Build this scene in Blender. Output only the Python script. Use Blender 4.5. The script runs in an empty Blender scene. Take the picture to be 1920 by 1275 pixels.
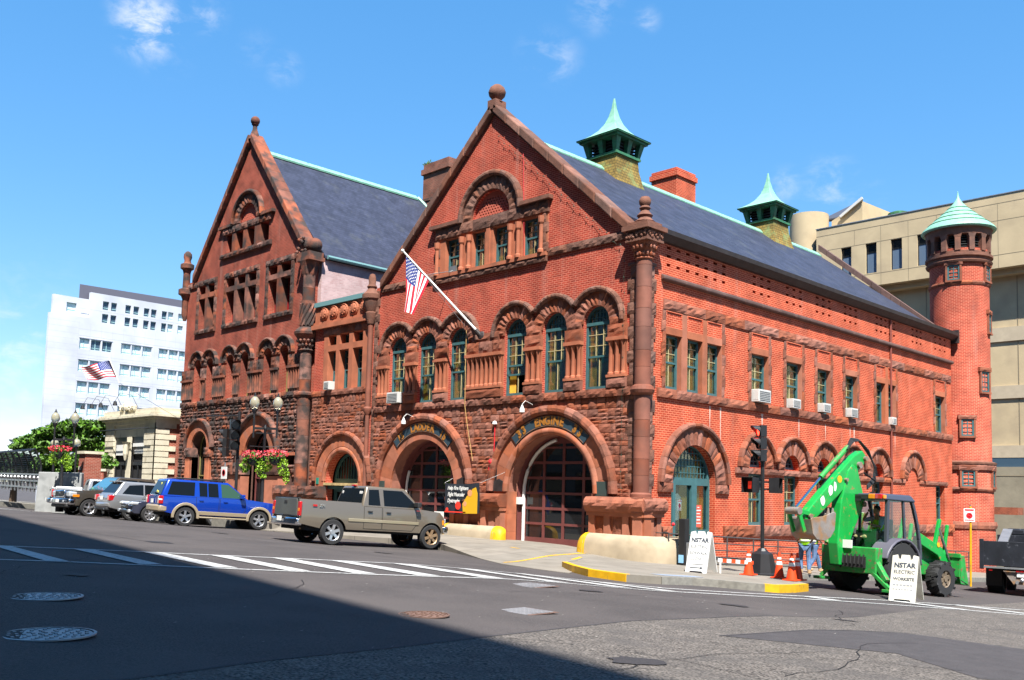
import bpy, bmesh, math, random
from math import sin, cos, pi, radians, sqrt, atan2
from mathutils import Vector, Matrix
from mathutils.geometry import tessellate_polygon
random.seed(7)
R = random.random
def U(a, b): return a + (b - a) * random.random()
S = bpy.context.scene
COL = S.collection

# ------------------------------------------------------------------ camera
cam = bpy.data.cameras.new('camera'); camo = bpy.data.objects.new('camera', cam); COL.objects.link(camo)
cam.sensor_width = 36; cam.lens = 33.209; cam.shift_x = .01882; cam.shift_y = .07244
cam.clip_start = .1; cam.clip_end = 4000
rr = Vector((0.69195884, 0.72140451, 0.02772177)); uu = Vector((0.04088174, -0.07749279, 0.99615438)); ff = Vector((-0.7207785, 0.68816451, 0.08311409))
m = Matrix.Identity(4)
for i in range(3):
    m[i][0] = rr[i]; m[i][1] = uu[i]; m[i][2] = -ff[i]
m.translation = (19.4592, -25.5285, 1.75)
camo.matrix_world = m
S.camera = camo
# ------------------------------------------------------------------ sun and sky
SE, SA = radians(58), radians(38)
LD = Vector((cos(SE) * cos(SA), -cos(SE) * sin(SA), sin(SE)))
sun = bpy.data.lights.new('sun', 'SUN'); sun.energy = 5.0; sun.angle = radians(.53); sun.color = (1, .955, .88)
so = bpy.data.objects.new('sun', sun); COL.objects.link(so); so.rotation_euler = (-LD).to_track_quat('-Z', 'Y').to_euler(); so.location = (0, 0, 80)
W = bpy.data.worlds.new('World'); S.world = W; W.use_nodes = True
nt = W.node_tree; N = nt.nodes; Lk = nt.links
bg = N['Background']; bg.inputs[1].default_value = .088
sky = N.new('ShaderNodeTexSky'); sky.sky_type = 'NISHITA'; sky.sun_disc = False
sky.sun_elevation = SE; sky.sun_rotation = atan2(LD.x, LD.y); sky.air_density = .8; sky.dust_density = .0; sky.ozone_density = 3.0; sky.altitude = 20
tc = N.new('ShaderNodeTexCoord')
# wispy clouds: noise broken up by soft masks round a few directions of the sky
nz = N.new('ShaderNodeTexNoise'); nz.inputs['Scale'].default_value = 26; nz.inputs['Detail'].default_value = 9; nz.inputs['Roughness'].default_value = .62; nz.inputs['Distortion'].default_value = .35
mp = N.new('ShaderNodeMapping'); mp.inputs['Scale'].default_value = (1, 1, 1.9)
Lk.new(tc.outputs['Generated'], mp.inputs[0]); Lk.new(mp.outputs[0], nz.inputs['Vector'])
def direction(px, py):
    return (ff + (px - 923.87) / 1771.15 * rr - (py - 776.6) / 1771.15 * uu).normalized()
acc = None
for (px, py, r, s) in [(280, 45, .034, .95), (255, 25, .025, .6), (384, 25, .022, .35), (310, 110, .024, .18), (1045, 108, .025, .28), (1015, 95, .024, .2), (1120, 12, .026, .3), (1212, 38, .014, .25), (1555, 345, .028, .4), (1470, 352, .02, .3), (1620, 370, .02, .28), (532, 128, .018, .26), (25, 640, .04, .5), (-30, 660, .05, .5), (55, 750, .03, .3), (20, 775, .04, .3), (60, 565, .05, .12), (480, 95, .02, .12)]:
    vd = N.new('ShaderNodeVectorMath'); vd.operation = 'DISTANCE'; vd.inputs[1].default_value = direction(px, py)
    nm = N.new('ShaderNodeVectorMath'); nm.operation = 'NORMALIZE'; Lk.new(tc.outputs['Generated'], nm.inputs[0]); Lk.new(nm.outputs[0], vd.inputs[0])
    mr = N.new('ShaderNodeMapRange'); mr.interpolation_type = 'SMOOTHSTEP'; mr.inputs[1].default_value = 0; mr.inputs[2].default_value = r * 1.35; mr.inputs[3].default_value = s; mr.inputs[4].default_value = 0
    Lk.new(vd.outputs['Value'], mr.inputs[0])
    if acc is None: acc = mr.outputs[0]
    else:
        ad = N.new('ShaderNodeMath'); ad.operation = 'MAXIMUM'; Lk.new(acc, ad.inputs[0]); Lk.new(mr.outputs[0], ad.inputs[1]); acc = ad.outputs[0]
nr = N.new('ShaderNodeMapRange'); nr.interpolation_type = 'SMOOTHSTEP'; nr.inputs[1].default_value = .40; nr.inputs[2].default_value = .72
Lk.new(nz.outputs['Fac'], nr.inputs[0])
ml = N.new('ShaderNodeMath'); ml.operation = 'MULTIPLY'; Lk.new(nr.outputs[0], ml.inputs[0]); Lk.new(acc, ml.inputs[1])
GAM, SAT, VAL, HUE = .46, 1.98, 2.5, .503
hs = N.new('ShaderNodeHueSaturation'); hs.inputs['Saturation'].default_value = SAT; hs.inputs['Value'].default_value = VAL; hs.inputs['Hue'].default_value = HUE; gm = N.new('ShaderNodeGamma'); gm.inputs[1].default_value = GAM; Lk.new(sky.outputs[0], gm.inputs[0]); Lk.new(gm.outputs[0], hs.inputs['Color'])
mx = N.new('ShaderNodeMix'); mx.data_type = 'RGBA'; Lk.new(ml.outputs[0], mx.inputs['Factor']); Lk.new(hs.outputs[0], mx.inputs[6]); mx.inputs[7].default_value = (5.2, 5.3, 5.5, 1)
Lk.new(mx.outputs[2], bg.inputs[0])
S.view_settings.view_transform = 'Standard'; S.view_settings.look = 'None'; S.view_settings.exposure = 1.33; S.view_settings.gamma = 1
S.view_settings.use_curve_mapping = False
S.render.engine = 'CYCLES'
S.cycles.max_bounces = 6; S.cycles.transparent_max_bounces = 10; S.cycles.caustics_reflective = False; S.cycles.caustics_refractive = False

# ------------------------------------------------------------------ ground shape (the streets fall away from the camera)
def ss(a, b, x):
    t = min(1, max(0, (x - a) / (b - a))); return t * t * (3 - 2 * t)
def g0(x, y):
    x = max(-13, min(30, x)); y = max(-45, min(45, y))
    return -.35 - .048 * (y + 1) - .02 * (x - .5)
def road(x, y): return g0(x, y) - .14 * ss(-13, -8, y)
def walk(x, y): return g0(x, y) + .02 + .12 * (1 - ss(-2.5, .5, x)) + .12*(1-ss(-4.2,-2.2,x))*ss(-3.2,-.2,y)*ss(-14.5,-13.5,x)

# ------------------------------------------------------------------ helpers
def tag(o, label=None, cat=None, group=None, kind=None):
    if label: o['label'] = label
    if cat: o['category'] = cat
    if group: o['group'] = group
    if kind: o['kind'] = kind
    return o
def thing(name, label, cat, loc=(0, 0, 0), rz=0, group=None):
    o = bpy.data.objects.new(name, None); COL.objects.link(o); o.location = loc; o.rotation_euler = (0, 0, rz); o.empty_display_size = .3
    return tag(o, label, cat, group)
FR = lambda u, w, z: (u, -w, z)          # front facade: u along x, w out of the wall
SD = lambda u, w, z: (w, u, z)           # side facade: u along y, w out of the wall
SIB = {}
NOSPLIT = {'string_of_bulbs', 'studs', 'curtain', 'stars', 'lettering', 'faded_lettering', 'badge', 'hair', 'body', 'trousers', 'shirt', 'foliage', 'flowers', 'crown', 'trailing_foliage', 'chimney_weeds', 'muntins', 'border', 'tyre_lugs', 'louvres', 'panel_joints', 'window_heads', 'windows', 'wire_mesh', 'rock_faced_stone', 'vent_backing', 'grille', 'hi_vis_vest', 'reflective_bands', 'slate_repairs', 'white_stripes', 'red_stripes', 'blue_canton', 'boot', 'stone_inset', 'crossarm'}
class MB:
    def __init__(s, f=None): s.v = []; s.fc = []; s.r = []; s.f = f
    def p(s, a):
        s.v.append(s.f(*a) if s.f else tuple(a)); return len(s.v) - 1
    def face(s, idx, r=.5): s.fc.append(idx); s.r.append(r); return s
    def quad(s, a, b, c, d, r=.5): s.face([s.p(a), s.p(b), s.p(c), s.p(d)], r); return s
    def box(s, x0, x1, y0, y1, z0, z1, r=.5):
        i = [s.p((x, y, z)) for z in (z0, z1) for y in (y0, y1) for x in (x0, x1)]
        for q in ((0, 1, 3, 2), (4, 6, 7, 5), (0, 4, 5, 1), (2, 3, 7, 6), (0, 2, 6, 4), (1, 5, 7, 3)): s.face([i[k] for k in q], r)
        return s
    def hexa(s, pts, r=.5):      # 8 points: bottom 4 then top 4, same winding
        i = [s.p(q) for q in pts]
        for q in ((0, 1, 2, 3), (7, 6, 5, 4), (0, 4, 5, 1), (1, 5, 6, 2), (2, 6, 7, 3), (3, 7, 4, 0)): s.face([i[k] for k in q], r)
        return s
    def prism(s, poly, w0, w1, holes=(), r=.5, ax=1):
        """poly in the (a,b) plane, extruded along the third axis. ax=1: (a,w,b)  ax=0: (w,a,b)  ax=2: (a,b,w)"""
        def M(a, b, w): return (a, w, b) if ax == 1 else ((w, a, b) if ax == 0 else (a, b, w))
        loops = [list(poly)] + [list(h) for h in holes]
        tri = tessellate_polygon([[Vector((a, b, 0)) for a, b in l] for l in loops])
        flat = [q for l in loops for q in l]
        A = [s.p(M(a, b, w0)) for a, b in flat]; B = [s.p(M(a, b, w1)) for a, b in flat]
        if not holes:
            s.face(A[::-1], r); s.face(B[:], r)
        else:
            for t in tri: s.face([A[k] for k in t[::-1]], r); s.face([B[k] for k in t], r)
        o = 0
        for l in loops:
            n = len(l)
            for k in range(n):
                a, b = o + k, o + (k + 1) % n; s.face([A[a], A[b], B[b], B[a]], r)
            o += n
        return s
    def lathe(s, c, prof, seg=20, a0=0, a1=2 * pi, r=.5, ax=2, phase=0, cap=True):
        rings = []; full = abs(a1 - a0 - 2 * pi) < 1e-6; n = seg if full else seg + 1
        for (rad, h) in prof:
            rg = []
            for k in range(n):
                a = a0 + (a1 - a0) * k / seg + phase; x, y = rad * cos(a), rad * sin(a)
                rg.append(s.p((c[0] + x, c[1] + y, c[2] + h) if ax == 2 else ((c[0] + x, c[1] + h, c[2] + y) if ax == 1 else (c[0] + h, c[1] + x, c[2] + y))))
            rings.append(rg)
        for i in range(len(rings) - 1):
            for k in range(n if full else n - 1):
                k2 = (k + 1) % n; s.face([rings[i][k], rings[i][k2], rings[i + 1][k2], rings[i + 1][k]], r)
        if full and cap:
            if prof[0][0] > 1e-4: s.face(rings[0][::-1], r)
            if prof[-1][0] > 1e-4: s.face(rings[-1][:], r)
        return s
    def tube(s, pts, rad, seg=8, r=.5, cap=True):
        pts = [Vector(q) for q in pts]; rings = []
        if not hasattr(rad, '__len__'): rad = [rad] * len(pts)
        for i, q in enumerate(pts):
            d = (pts[min(i + 1, len(pts) - 1)] - pts[max(i - 1, 0)])
            if d.length < 1e-9: d = Vector((0, 0, 1))
            d.normalize(); ref = Vector((0, 0, 1)) if abs(d.z) < .9 else Vector((1, 0, 0))
            a = d.cross(ref).normalized(); b = d.cross(a)
            rings.append([s.p(q + (a * cos(2 * pi * k / seg) + b * sin(2 * pi * k / seg)) * rad[i]) for k in range(seg)])
        for i in range(len(rings) - 1):
            for k in range(seg):
                k2 = (k + 1) % seg; s.face([rings[i][k], rings[i][k2], rings[i + 1][k2], rings[i + 1][k]], r)
        if cap: s.face(rings[0][::-1], r); s.face(rings[-1][:], r)
        return s
    def bar(s, a, b, wa, wb=None, r=.5):      # rectangular bar between two points
        a, b = Vector(a), Vector(b); d = (b - a).normalized(); ref = Vector((0, 0, 1)) if abs(d.z) < .95 else Vector((1, 0, 0))
        p = d.cross(ref).normalized() * wa / 2; q = d.cross(p).normalized() * (wb or wa) / 2
        return s.hexa([a - p - q, a + p - q, a + p + q, a - p + q, b - p - q, b + p - q, b + p + q, b - p + q], r)
    def ball(s, c, rad, seg=14, sq=(1, 1, 1), r=.5):
        n = seg // 2 + 1; rings = []
        for i in range(n + 1):
            t = pi * i / n; rings.append([s.p((c[0] + rad * sq[0] * sin(t) * cos(2 * pi * k / seg), c[1] + rad * sq[1] * sin(t) * sin(2 * pi * k / seg), c[2] - rad * sq[2] * cos(t))) for k in range(seg)] if 0 < i < n else [s.p((c[0], c[1], c[2] - rad * sq[2] * cos(t)))])
        for i in range(n):
            A, B = rings[i], rings[i + 1]
            for k in range(seg):
                k2 = (k + 1) % seg
                if len(A) == 1: s.face([A[0], B[k2], B[k]], r)
                elif len(B) == 1: s.face([A[k], A[k2], B[0]], r)
                else: s.face([A[k], A[k2], B[k2], B[k]], r)
        return s
    def stone(s, u0, u1, z0, z1, w0, w1, rough=.05, r=None, nx=None, nz=None, gap=.006):
        """rock-faced block standing out of a wall: pitched edges at w1, an uneven face in front of them"""
        r = R() if r is None else r
        u0 += gap; u1 -= gap; z0 += gap; z1 -= gap
        nx = nx or max(2, min(6, int((u1 - u0) / .14) + 1)); nz = nz or max(2, min(4, int((z1 - z0) / .12) + 1))
        g = [[s.p((u0 + (u1 - u0) * (i + (U(-.2, .2) if 0 < i < nx else 0)) / nx, w1 + (U(.15, 1) * rough if 0 < i < nx and 0 < j < nz else 0), z0 + (z1 - z0) * (j + (U(-.2, .2) if 0 < j < nz else 0)) / nz)) for i in range(nx + 1)] for j in range(nz + 1)]
        for j in range(nz):
            for i in range(nx): s.face([g[j][i], g[j][i + 1], g[j + 1][i + 1], g[j + 1][i]], r)
        edge = [g[0][i] for i in range(nx + 1)] + [g[j][nx] for j in range(1, nz + 1)] + [g[nz][i] for i in range(nx - 1, -1, -1)] + [g[j][0] for j in range(nz - 1, 0, -1)]
        # back edge
        bk = []
        n = len(edge); us = [u0 + (u1 - u0) * i / nx for i in range(nx + 1)]; zs = [z0 + (z1 - z0) * j / nz for j in range(nz + 1)]
        pos = [(u, z0) for u in us] + [(u1, z) for z in zs[1:]] + [(u, z1) for u in us[-2::-1]] + [(u0, z) for z in zs[-2:0:-1]]
        for (u, z) in pos: bk.append(s.p((u, w0, z)))
        for k in range(n): s.face([edge[k], bk[k], bk[(k + 1) % n], edge[(k + 1) % n]], r)
        return s
    def ring(s, uc, zc, r0, r1, a0, a1, w0, w1, n, rough=0, gap=.006, jit=0, sub=2, bow=0):
        """wedge-shaped arch stones from angle a0 to a1 (degrees)"""
        for k in range(n):
            A = radians(a0 + (a1 - a0) * k / n); B = radians(a0 + (a1 - a0) * (k + 1) / n); rv = R()
            da = gap / r1; A += da; B -= da; wj = w1 + U(-jit, jit)
            nr_ = 3 if rough or bow else 1; G = []
            for i in range(nr_ + 1):
                rad = r0 + gap + (r1 - r0 - 2 * gap) * i / nr_; row = []
                for j in range(sub + 1):
                    t = A + (B - A) * j / sub; e = 0
                    if rough and 0 < i < nr_ and 0 < j < sub: e = U(.2, 1) * rough
                    if bow: e += bow * sin(pi * i / nr_)
                    row.append(s.p((uc + rad * cos(t), wj + e, zc + rad * sin(t))))
                G.append(row)
            for i in range(nr_):
                for j in range(sub): s.face([G[i][j], G[i][j + 1], G[i + 1][j + 1], G[i + 1][j]], rv)
            edge = G[0] + [G[i][sub] for i in range(1, nr_ + 1)] + G[nr_][-2::-1] + [G[i][0] for i in range(nr_ - 1, 0, -1)]
            bk = []
            ps = [(0, j) for j in range(sub + 1)] + [(i, sub) for i in range(1, nr_ + 1)] + [(nr_, j) for j in range(sub - 1, -1, -1)] + [(i, 0) for i in range(nr_ - 1, 0, -1)]
            for (i, j) in ps:
                rad = r0 + gap + (r1 - r0 - 2 * gap) * i / nr_; t = A + (B - A) * j / sub
                bk.append(s.p((uc + rad * cos(t), w0, zc + rad * sin(t))))
            m_ = len(edge)
            for q in range(m_): s.face([edge[q], bk[q], bk[(q + 1) % m_], edge[(q + 1) % m_]], rv)
        return s
    def build(s, name, mat, parent=None, **k):
        """one object per separate piece: pieces that touch or nearly touch stay together"""
        if parent is None or name in NOSPLIT or len(s.v) < 9: return s.build1(name, mat, parent, **k)
        par = list(range(len(s.v)))
        def find(a):
            while par[a] != a: par[a] = par[par[a]]; a = par[a]
            return a
        for f in s.fc:
            a = find(f[0])
            for q in f[1:]: par[find(q)] = a
        isl = {}
        for i in range(len(s.v)): isl.setdefault(find(i), []).append(i)
        if len(isl) < 2 or len(isl) > 2500: return s.build1(name, mat, parent, **k)
        B = []
        for key, vi in isl.items():
            P_ = [s.v[i] for i in vi]; B.append((key, [min(q[j] for q in P_) - .035 for j in range(3)], [max(q[j] for q in P_) + .035 for j in range(3)]))
        B.sort(key=lambda q: q[1][0]); cl = {b[0]: b[0] for b in B}
        def f2(a):
            while cl[a] != a: cl[a] = cl[cl[a]]; a = cl[a]
            return a
        for i, (ka, la, ha) in enumerate(B):
            for (kb, lb, hb) in B[i + 1:]:
                if lb[0] > ha[0]: break
                if lb[1] <= ha[1] and hb[1] >= la[1] and lb[2] <= ha[2] and hb[2] >= la[2]: cl[f2(kb)] = f2(ka)
        groups = {}
        for j, f in enumerate(s.fc): groups.setdefault(f2(find(f[0])), []).append(j)
        if len(groups) < 2 or len(groups) > 90: return s.build1(name, mat, parent, **k)
        out = []
        for g in sorted(groups.values(), key=len, reverse=True):
            m_ = MB(); mp_ = {}
            for j in g:
                ix = []
                for a in s.fc[j]:
                    if a not in mp_: mp_[a] = len(m_.v); m_.v.append(s.v[a])
                    ix.append(mp_[a])
                m_.fc.append(ix); m_.r.append(s.r[j])
            out.append(m_.build1(name, mat, parent, **k))
        SIB[out[0].name] = out[1:]
        return out[0]
    def build1(s, name, mat, parent=None, smooth=False, bevel=0, seg=2, flat_normals=True, subdiv=0):
        if parent is not None: off = Vector(parent.location)
        else:
            xs = [q[0] for q in s.v]; ys = [q[1] for q in s.v]; zs = [q[2] for q in s.v]
            off = Vector(((min(xs) + max(xs)) / 2, (min(ys) + max(ys)) / 2, min(zs)))
        me = bpy.data.meshes.new(name)
        me.from_pydata([tuple(Vector(q) - off) for q in s.v], [], s.fc)
        at = me.attributes.new('rnd', 'FLOAT', 'FACE')
        at.data.foreach_set('value', s.r[:len(me.polygons)])
        b = bmesh.new(); b.from_mesh(me); bmesh.ops.recalc_face_normals(b, faces=b.faces); b.to_mesh(me); b.free()
        if smooth: me.polygons.foreach_set('use_smooth', [True] * len(me.polygons))
        mats = mat if isinstance(mat, (list, tuple)) else [mat]
        for q in mats: me.materials.append(q)
        o = bpy.data.objects.new(name, me); COL.objects.link(o)
        if parent is not None: o.parent = parent
        else: o.location = off
        if bevel:
            md = o.modifiers.new('bevel', 'BEVEL'); md.width = bevel; md.segments = seg; md.limit_method = 'ANGLE'; md.angle_limit = radians(28); md.harden_normals = False
        if subdiv:
            md = o.modifiers.new('sub', 'SUBSURF'); md.levels = subdiv; md.render_levels = subdiv
        if smooth and not subdiv:
            me.set_sharp_from_angle(angle=radians(38))
        return o
def child(parent_obj, name, mb, mat, **k):
    """part of a part: the parent part's own origin is its thing's origin"""
    root = parent_obj.parent
    o = mb.build(name, mat, root, **k); o.parent = parent_obj
    for q in SIB.get(o.name, []): q.parent = parent_obj
    return o
def arc(uc, zc, r, a0, a1, n): return [(uc + r * cos(radians(a0 + (a1 - a0) * k / n)), zc + r * sin(radians(a0 + (a1 - a0) * k / n))) for k in range(n + 1)]
def rect(u0, u1, z0, z1): return [(u0, z0), (u1, z0), (u1, z1), (u0, z1)]
def archpoly(uc, r, z0, zs, n=20): return [(uc - r, z0), (uc + r, z0)] + arc(uc, zs, r, 0, 180, n)
def copy_tree(o, parent=None):
    c = o.copy(); COL.objects.link(c)
    if parent is not None: c.parent = parent
    for ch in o.children: copy_tree(ch, c)
    return c

# ------------------------------------------------------------------ materials
MT = {}
def mat(name, col=(.5, .5, .5), rough=.6, metal=0, coat=0, spec=.5, var=0, vscale=3, rnd=0, bump=0, bscale=20, col2=None, mixscale=2, mixlo=.45, mixhi=.6, emit=None, estr=0, trans=0, ior=1.45, dirt=None, dirtscale=.6, dirtlo=.5, dirthi=.7, spk=0, spks=220):
    if name in MT: return MT[name]
    M = bpy.data.materials.new(name); M.use_nodes = True; MT[name] = M
    n = M.node_tree.nodes; l = M.node_tree.links; P = n['Principled BSDF']
    P.inputs['Base Color'].default_value = (*col, 1); P.inputs['Roughness'].default_value = rough; P.inputs['Metallic'].default_value = metal
    P.inputs['Coat Weight'].default_value = coat; P.inputs['Coat Roughness'].default_value = .04; P.inputs['Specular IOR Level'].default_value = spec; P.inputs['IOR'].default_value = ior
    P.inputs['Transmission Weight'].default_value = trans
    if emit: P.inputs['Emission Color'].default_value = (*emit, 1); P.inputs['Emission Strength'].default_value = estr
    out = None
    if var or rnd or col2 or dirt or bump or spk:
        geo = n.new('ShaderNodeNewGeometry')
    if var or rnd or col2 or dirt or spk:
        rgb = n.new('ShaderNodeRGB'); rgb.outputs[0].default_value = (*col, 1); out = rgb.outputs[0]
    def noise(sc, det=5):
        t = n.new('ShaderNodeTexNoise'); t.inputs['Scale'].default_value = sc; t.inputs['Detail'].default_value = det; l.new(geo.outputs['Position'], t.inputs['Vector']); return t.outputs['Fac']
    def mixc(fac, a, b):
        x = n.new('ShaderNodeMix'); x.data_type = 'RGBA'; l.new(fac, x.inputs['Factor']); l.new(a, x.inputs[6])
        if isinstance(b, tuple): x.inputs[7].default_value = (*b, 1)
        else: l.new(b, x.inputs[7])
        return x.outputs[2]
    def rng(a, lo, hi, o0=0, o1=1):
        x = n.new('ShaderNodeMapRange'); x.inputs[1].default_value = lo; x.inputs[2].default_value = hi; x.inputs[3].default_value = o0; x.inputs[4].default_value = o1; l.new(a, x.inputs[0]); return x.outputs[0]
    if col2: out = mixc(rng(noise(mixscale, 6), mixlo, mixhi), out, col2)
    if rnd:
        at = n.new('ShaderNodeAttribute'); at.attribute_name = 'rnd'
        h = n.new('ShaderNodeHueSaturation'); l.new(out, h.inputs['Color']); l.new(rng(at.outputs['Fac'], 0, 1, 1 - rnd, 1 + rnd), h.inputs['Value'])
        sm = n.new('ShaderNodeMath'); sm.operation = 'MULTIPLY_ADD'; l.new(at.outputs['Fac'], sm.inputs[0]); sm.inputs[1].default_value = 7.31; sm.inputs[2].default_value = 0
        fr = n.new('ShaderNodeMath'); fr.operation = 'FRACT'; l.new(sm.outputs[0], fr.inputs[0]); l.new(rng(fr.outputs[0], 0, 1, 1 - rnd * .5, 1 + rnd * .35), h.inputs['Saturation'])
        out = h.outputs[0]
    if var:
        h = n.new('ShaderNodeHueSaturation'); l.new(out, h.inputs['Color']); l.new(rng(noise(vscale), .3, .7, 1 - var, 1 + var), h.inputs['Value']); out = h.outputs[0]
    if spk:
        h = n.new('ShaderNodeHueSaturation'); l.new(out, h.inputs['Color']); l.new(rng(noise(spks, 2), .32, .68, 1 - spk, 1 + spk), h.inputs['Value']); out = h.outputs[0]
    if dirt:
        out = mixc(rng(noise(dirtscale, 8), dirtlo, dirthi), out, dirt)
    if out is not None: l.new(out, P.inputs['Base Color'])
    if bump:
        b = n.new('ShaderNodeBump'); b.inputs['Strength'].default_value = min(1, bump); b.inputs['Distance'].default_value = .02 * max(1, bump); l.new(noise(bscale, 6), b.inputs['Height']); l.new(b.outputs[0], P.inputs['Normal'])
    return M
def brick(name, c1, c2, mortar, w=.23, h=.078, ms=.012, offset=.5, rough=.85, cyl=None, stain=None, stlo=.55, sthi=.75, var=.25, bump=.35, sscale=.5, slope=None, streak=0, stcol=(.6, .5, .42)):
    M = bpy.data.materials.new(name); M.use_nodes = True; MT[name] = M
    n = M.node_tree.nodes; l = M.node_tree.links; P = n['Principled BSDF']; P.inputs['Roughness'].default_value = rough; P.inputs['Specular IOR Level'].default_value = .25
    geo = n.new('ShaderNodeNewGeometry'); sp = n.new('ShaderNodeSeparateXYZ'); l.new(geo.outputs['Position'], sp.inputs[0])
    def math_(op, a, b=None):
        x = n.new('ShaderNodeMath'); x.operation = op
        for i, q in enumerate((a, b)):
            if q is None: continue
            if isinstance(q, (int, float)): x.inputs[i].default_value = q
            else: l.new(q, x.inputs[i])
        return x.outputs[0]
    if cyl:
        cx, cy, rad = cyl
        u = math_('MULTIPLY', math_('ARCTAN2', math_('SUBTRACT', sp.outputs[1], cy), math_('SUBTRACT', sp.outputs[0], cx)), rad)
    else:
        sn = n.new('ShaderNodeSeparateXYZ'); l.new(geo.outputs['True Normal'], sn.inputs[0])
        k = math_('GREATER_THAN', math_('ABSOLUTE', sn.outputs[0]), math_('ABSOLUTE', sn.outputs[1]))
        u = math_('ADD', math_('MULTIPLY', sp.outputs[1], k), math_('MULTIPLY', sp.outputs[0], math_('SUBTRACT', 1, k)))
    cb = n.new('ShaderNodeCombineXYZ'); l.new(u, cb.inputs[0]); l.new(math_('MULTIPLY', sp.outputs[2], slope) if slope else sp.outputs[2], cb.inputs[1])
    bt = n.new('ShaderNodeTexBrick'); l.new(cb.outputs[0], bt.inputs['Vector']); bt.offset = offset
    bt.inputs['Color1'].default_value = (*c1, 1); bt.inputs['Color2'].default_value = (*c2, 1); bt.inputs['Mortar'].default_value = (*mortar, 1)
    bt.inputs['Scale'].default_value = 1; bt.inputs['Mortar Size'].default_value = ms; bt.inputs['Brick Width'].default_value = w; bt.inputs['Row Height'].default_value = h; bt.inputs['Bias'].default_value = -.1; bt.inputs['Mortar Smooth'].default_value = .15
    nz = n.new('ShaderNodeTexNoise'); nz.inputs['Scale'].default_value = 1.3; nz.inputs['Detail'].default_value = 8; l.new(geo.outputs['Position'], nz.inputs['Vector'])
    mr = n.new('ShaderNodeMapRange'); mr.inputs[1].default_value = .3; mr.inputs[2].default_value = .7; mr.inputs[3].default_value = 1 - var; mr.inputs[4].default_value = 1 + var; l.new(nz.outputs['Fac'], mr.inputs[0])
    h_ = n.new('ShaderNodeHueSaturation'); l.new(bt.outputs['Color'], h_.inputs['Color']); l.new(mr.outputs[0], h_.inputs['Value']); out = h_.outputs[0]
    if stain:
        n2 = n.new('ShaderNodeTexNoise'); n2.inputs['Scale'].default_value = sscale; n2.inputs['Detail'].default_value = 9; n2.inputs['Roughness'].default_value = .65; l.new(geo.outputs['Position'], n2.inputs['Vector'])
        m2 = n.new('ShaderNodeMapRange'); m2.inputs[1].default_value = stlo; m2.inputs[2].default_value = sthi; l.new(n2.outputs['Fac'], m2.inputs[0])
        x = n.new('ShaderNodeMix'); x.data_type = 'RGBA'; l.new(m2.outputs[0], x.inputs['Factor']); l.new(out, x.inputs[6]); x.inputs[7].default_value = (*stain, 1); out = x.outputs[2]
    if streak:
        n3 = n.new('ShaderNodeTexNoise'); n3.inputs['Scale'].default_value = 1; n3.inputs['Detail'].default_value = 6
        c3 = n.new('ShaderNodeCombineXYZ'); l.new(math_('MULTIPLY', u, 2.2), c3.inputs[0]); l.new(math_('MULTIPLY', sp.outputs[2], .16), c3.inputs[1]); l.new(c3.outputs[0], n3.inputs['Vector'])
        m3 = n.new('ShaderNodeMapRange'); m3.inputs[1].default_value = .58; m3.inputs[2].default_value = .75; m3.inputs[4].default_value = streak; l.new(n3.outputs['Fac'], m3.inputs[0])
        x = n.new('ShaderNodeMix'); x.data_type = 'RGBA'; l.new(m3.outputs[0], x.inputs['Factor']); l.new(out, x.inputs[6]); x.inputs[7].default_value = (*stcol, 1); out = x.outputs[2]
    l.new(out, P.inputs['Base Color'])
    b = n.new('ShaderNodeBump'); b.inputs['Strength'].default_value = bump; b.inputs['Distance'].default_value = .01; b.invert = True; l.new(bt.outputs['Fac'], b.inputs['Height']); l.new(b.outputs[0], P.inputs['Normal'])
    return M
def glass(name, tint=(.8, .9, .9), fac=.3, gl=(.9, .95, 1), rough=.02):
    M = bpy.data.materials.new(name); M.use_nodes = True; MT[name] = M
    n = M.node_tree.nodes; l = M.node_tree.links; n.remove(n['Principled BSDF'])
    t = n.new('ShaderNodeBsdfTransparent'); t.inputs[0].default_value = (*tint, 1)
    g = n.new('ShaderNodeBsdfGlossy'); g.inputs[0].default_value = (*gl, 1); g.inputs['Roughness'].default_value = rough
    lw = n.new('ShaderNodeLayerWeight'); lw.inputs[0].default_value = .35
    a = n.new('ShaderNodeMath'); a.operation = 'MULTIPLY_ADD'; l.new(lw.outputs['Fresnel'], a.inputs[0]); a.inputs[1].default_value = .6; a.inputs[2].default_value = fac
    a.use_clamp = True
    x = n.new('ShaderNodeMixShader'); l.new(a.outputs[0], x.inputs[0]); l.new(t.outputs[0], x.inputs[1]); l.new(g.outputs[0], x.inputs[2])
    l.new(x.outputs[0], n['Material Output'].inputs[0]); return M
M_brick = brick('brick_red', (.37, .05, .028), (.24, .032, .02), (.52, .17, .11), stain=(.17, .04, .026), stlo=.6, sthi=.85, streak=.12)
M_brickS = brick('brick_orange', (.44, .056, .022), (.31, .041, .019), (.62, .20, .11), stain=(.25, .05, .03), stlo=.6, sthi=.9, streak=.10)
M_brickT = brick('brick_tower', (.34, .045, .024), (.24, .033, .02), (.52, .18, .11), cyl=(-.25, 29, 1.5), stain=(.16, .04, .03), stlo=.55, sthi=.85, streak=.12)
M_brickL = brick('brick_sooty', (.29, .05, .03), (.21, .038, .025), (.32, .13, .085), stain=(.10, .035, .028), stlo=.5, sthi=.85, sscale=.45, var=.35, streak=.12)
M_brickP = brick('brick_whitewashed', (.52, .37, .37), (.44, .29, .29), (.47, .37, .36), stain=(.28, .13, .12), stlo=.52, sthi=.9, sscale=1.2, var=.15)
M_brickC = brick('brick_chimney', (.20, .065, .04), (.13, .05, .033), (.2, .12, .09), stain=(.06, .04, .03), var=.35)
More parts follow.
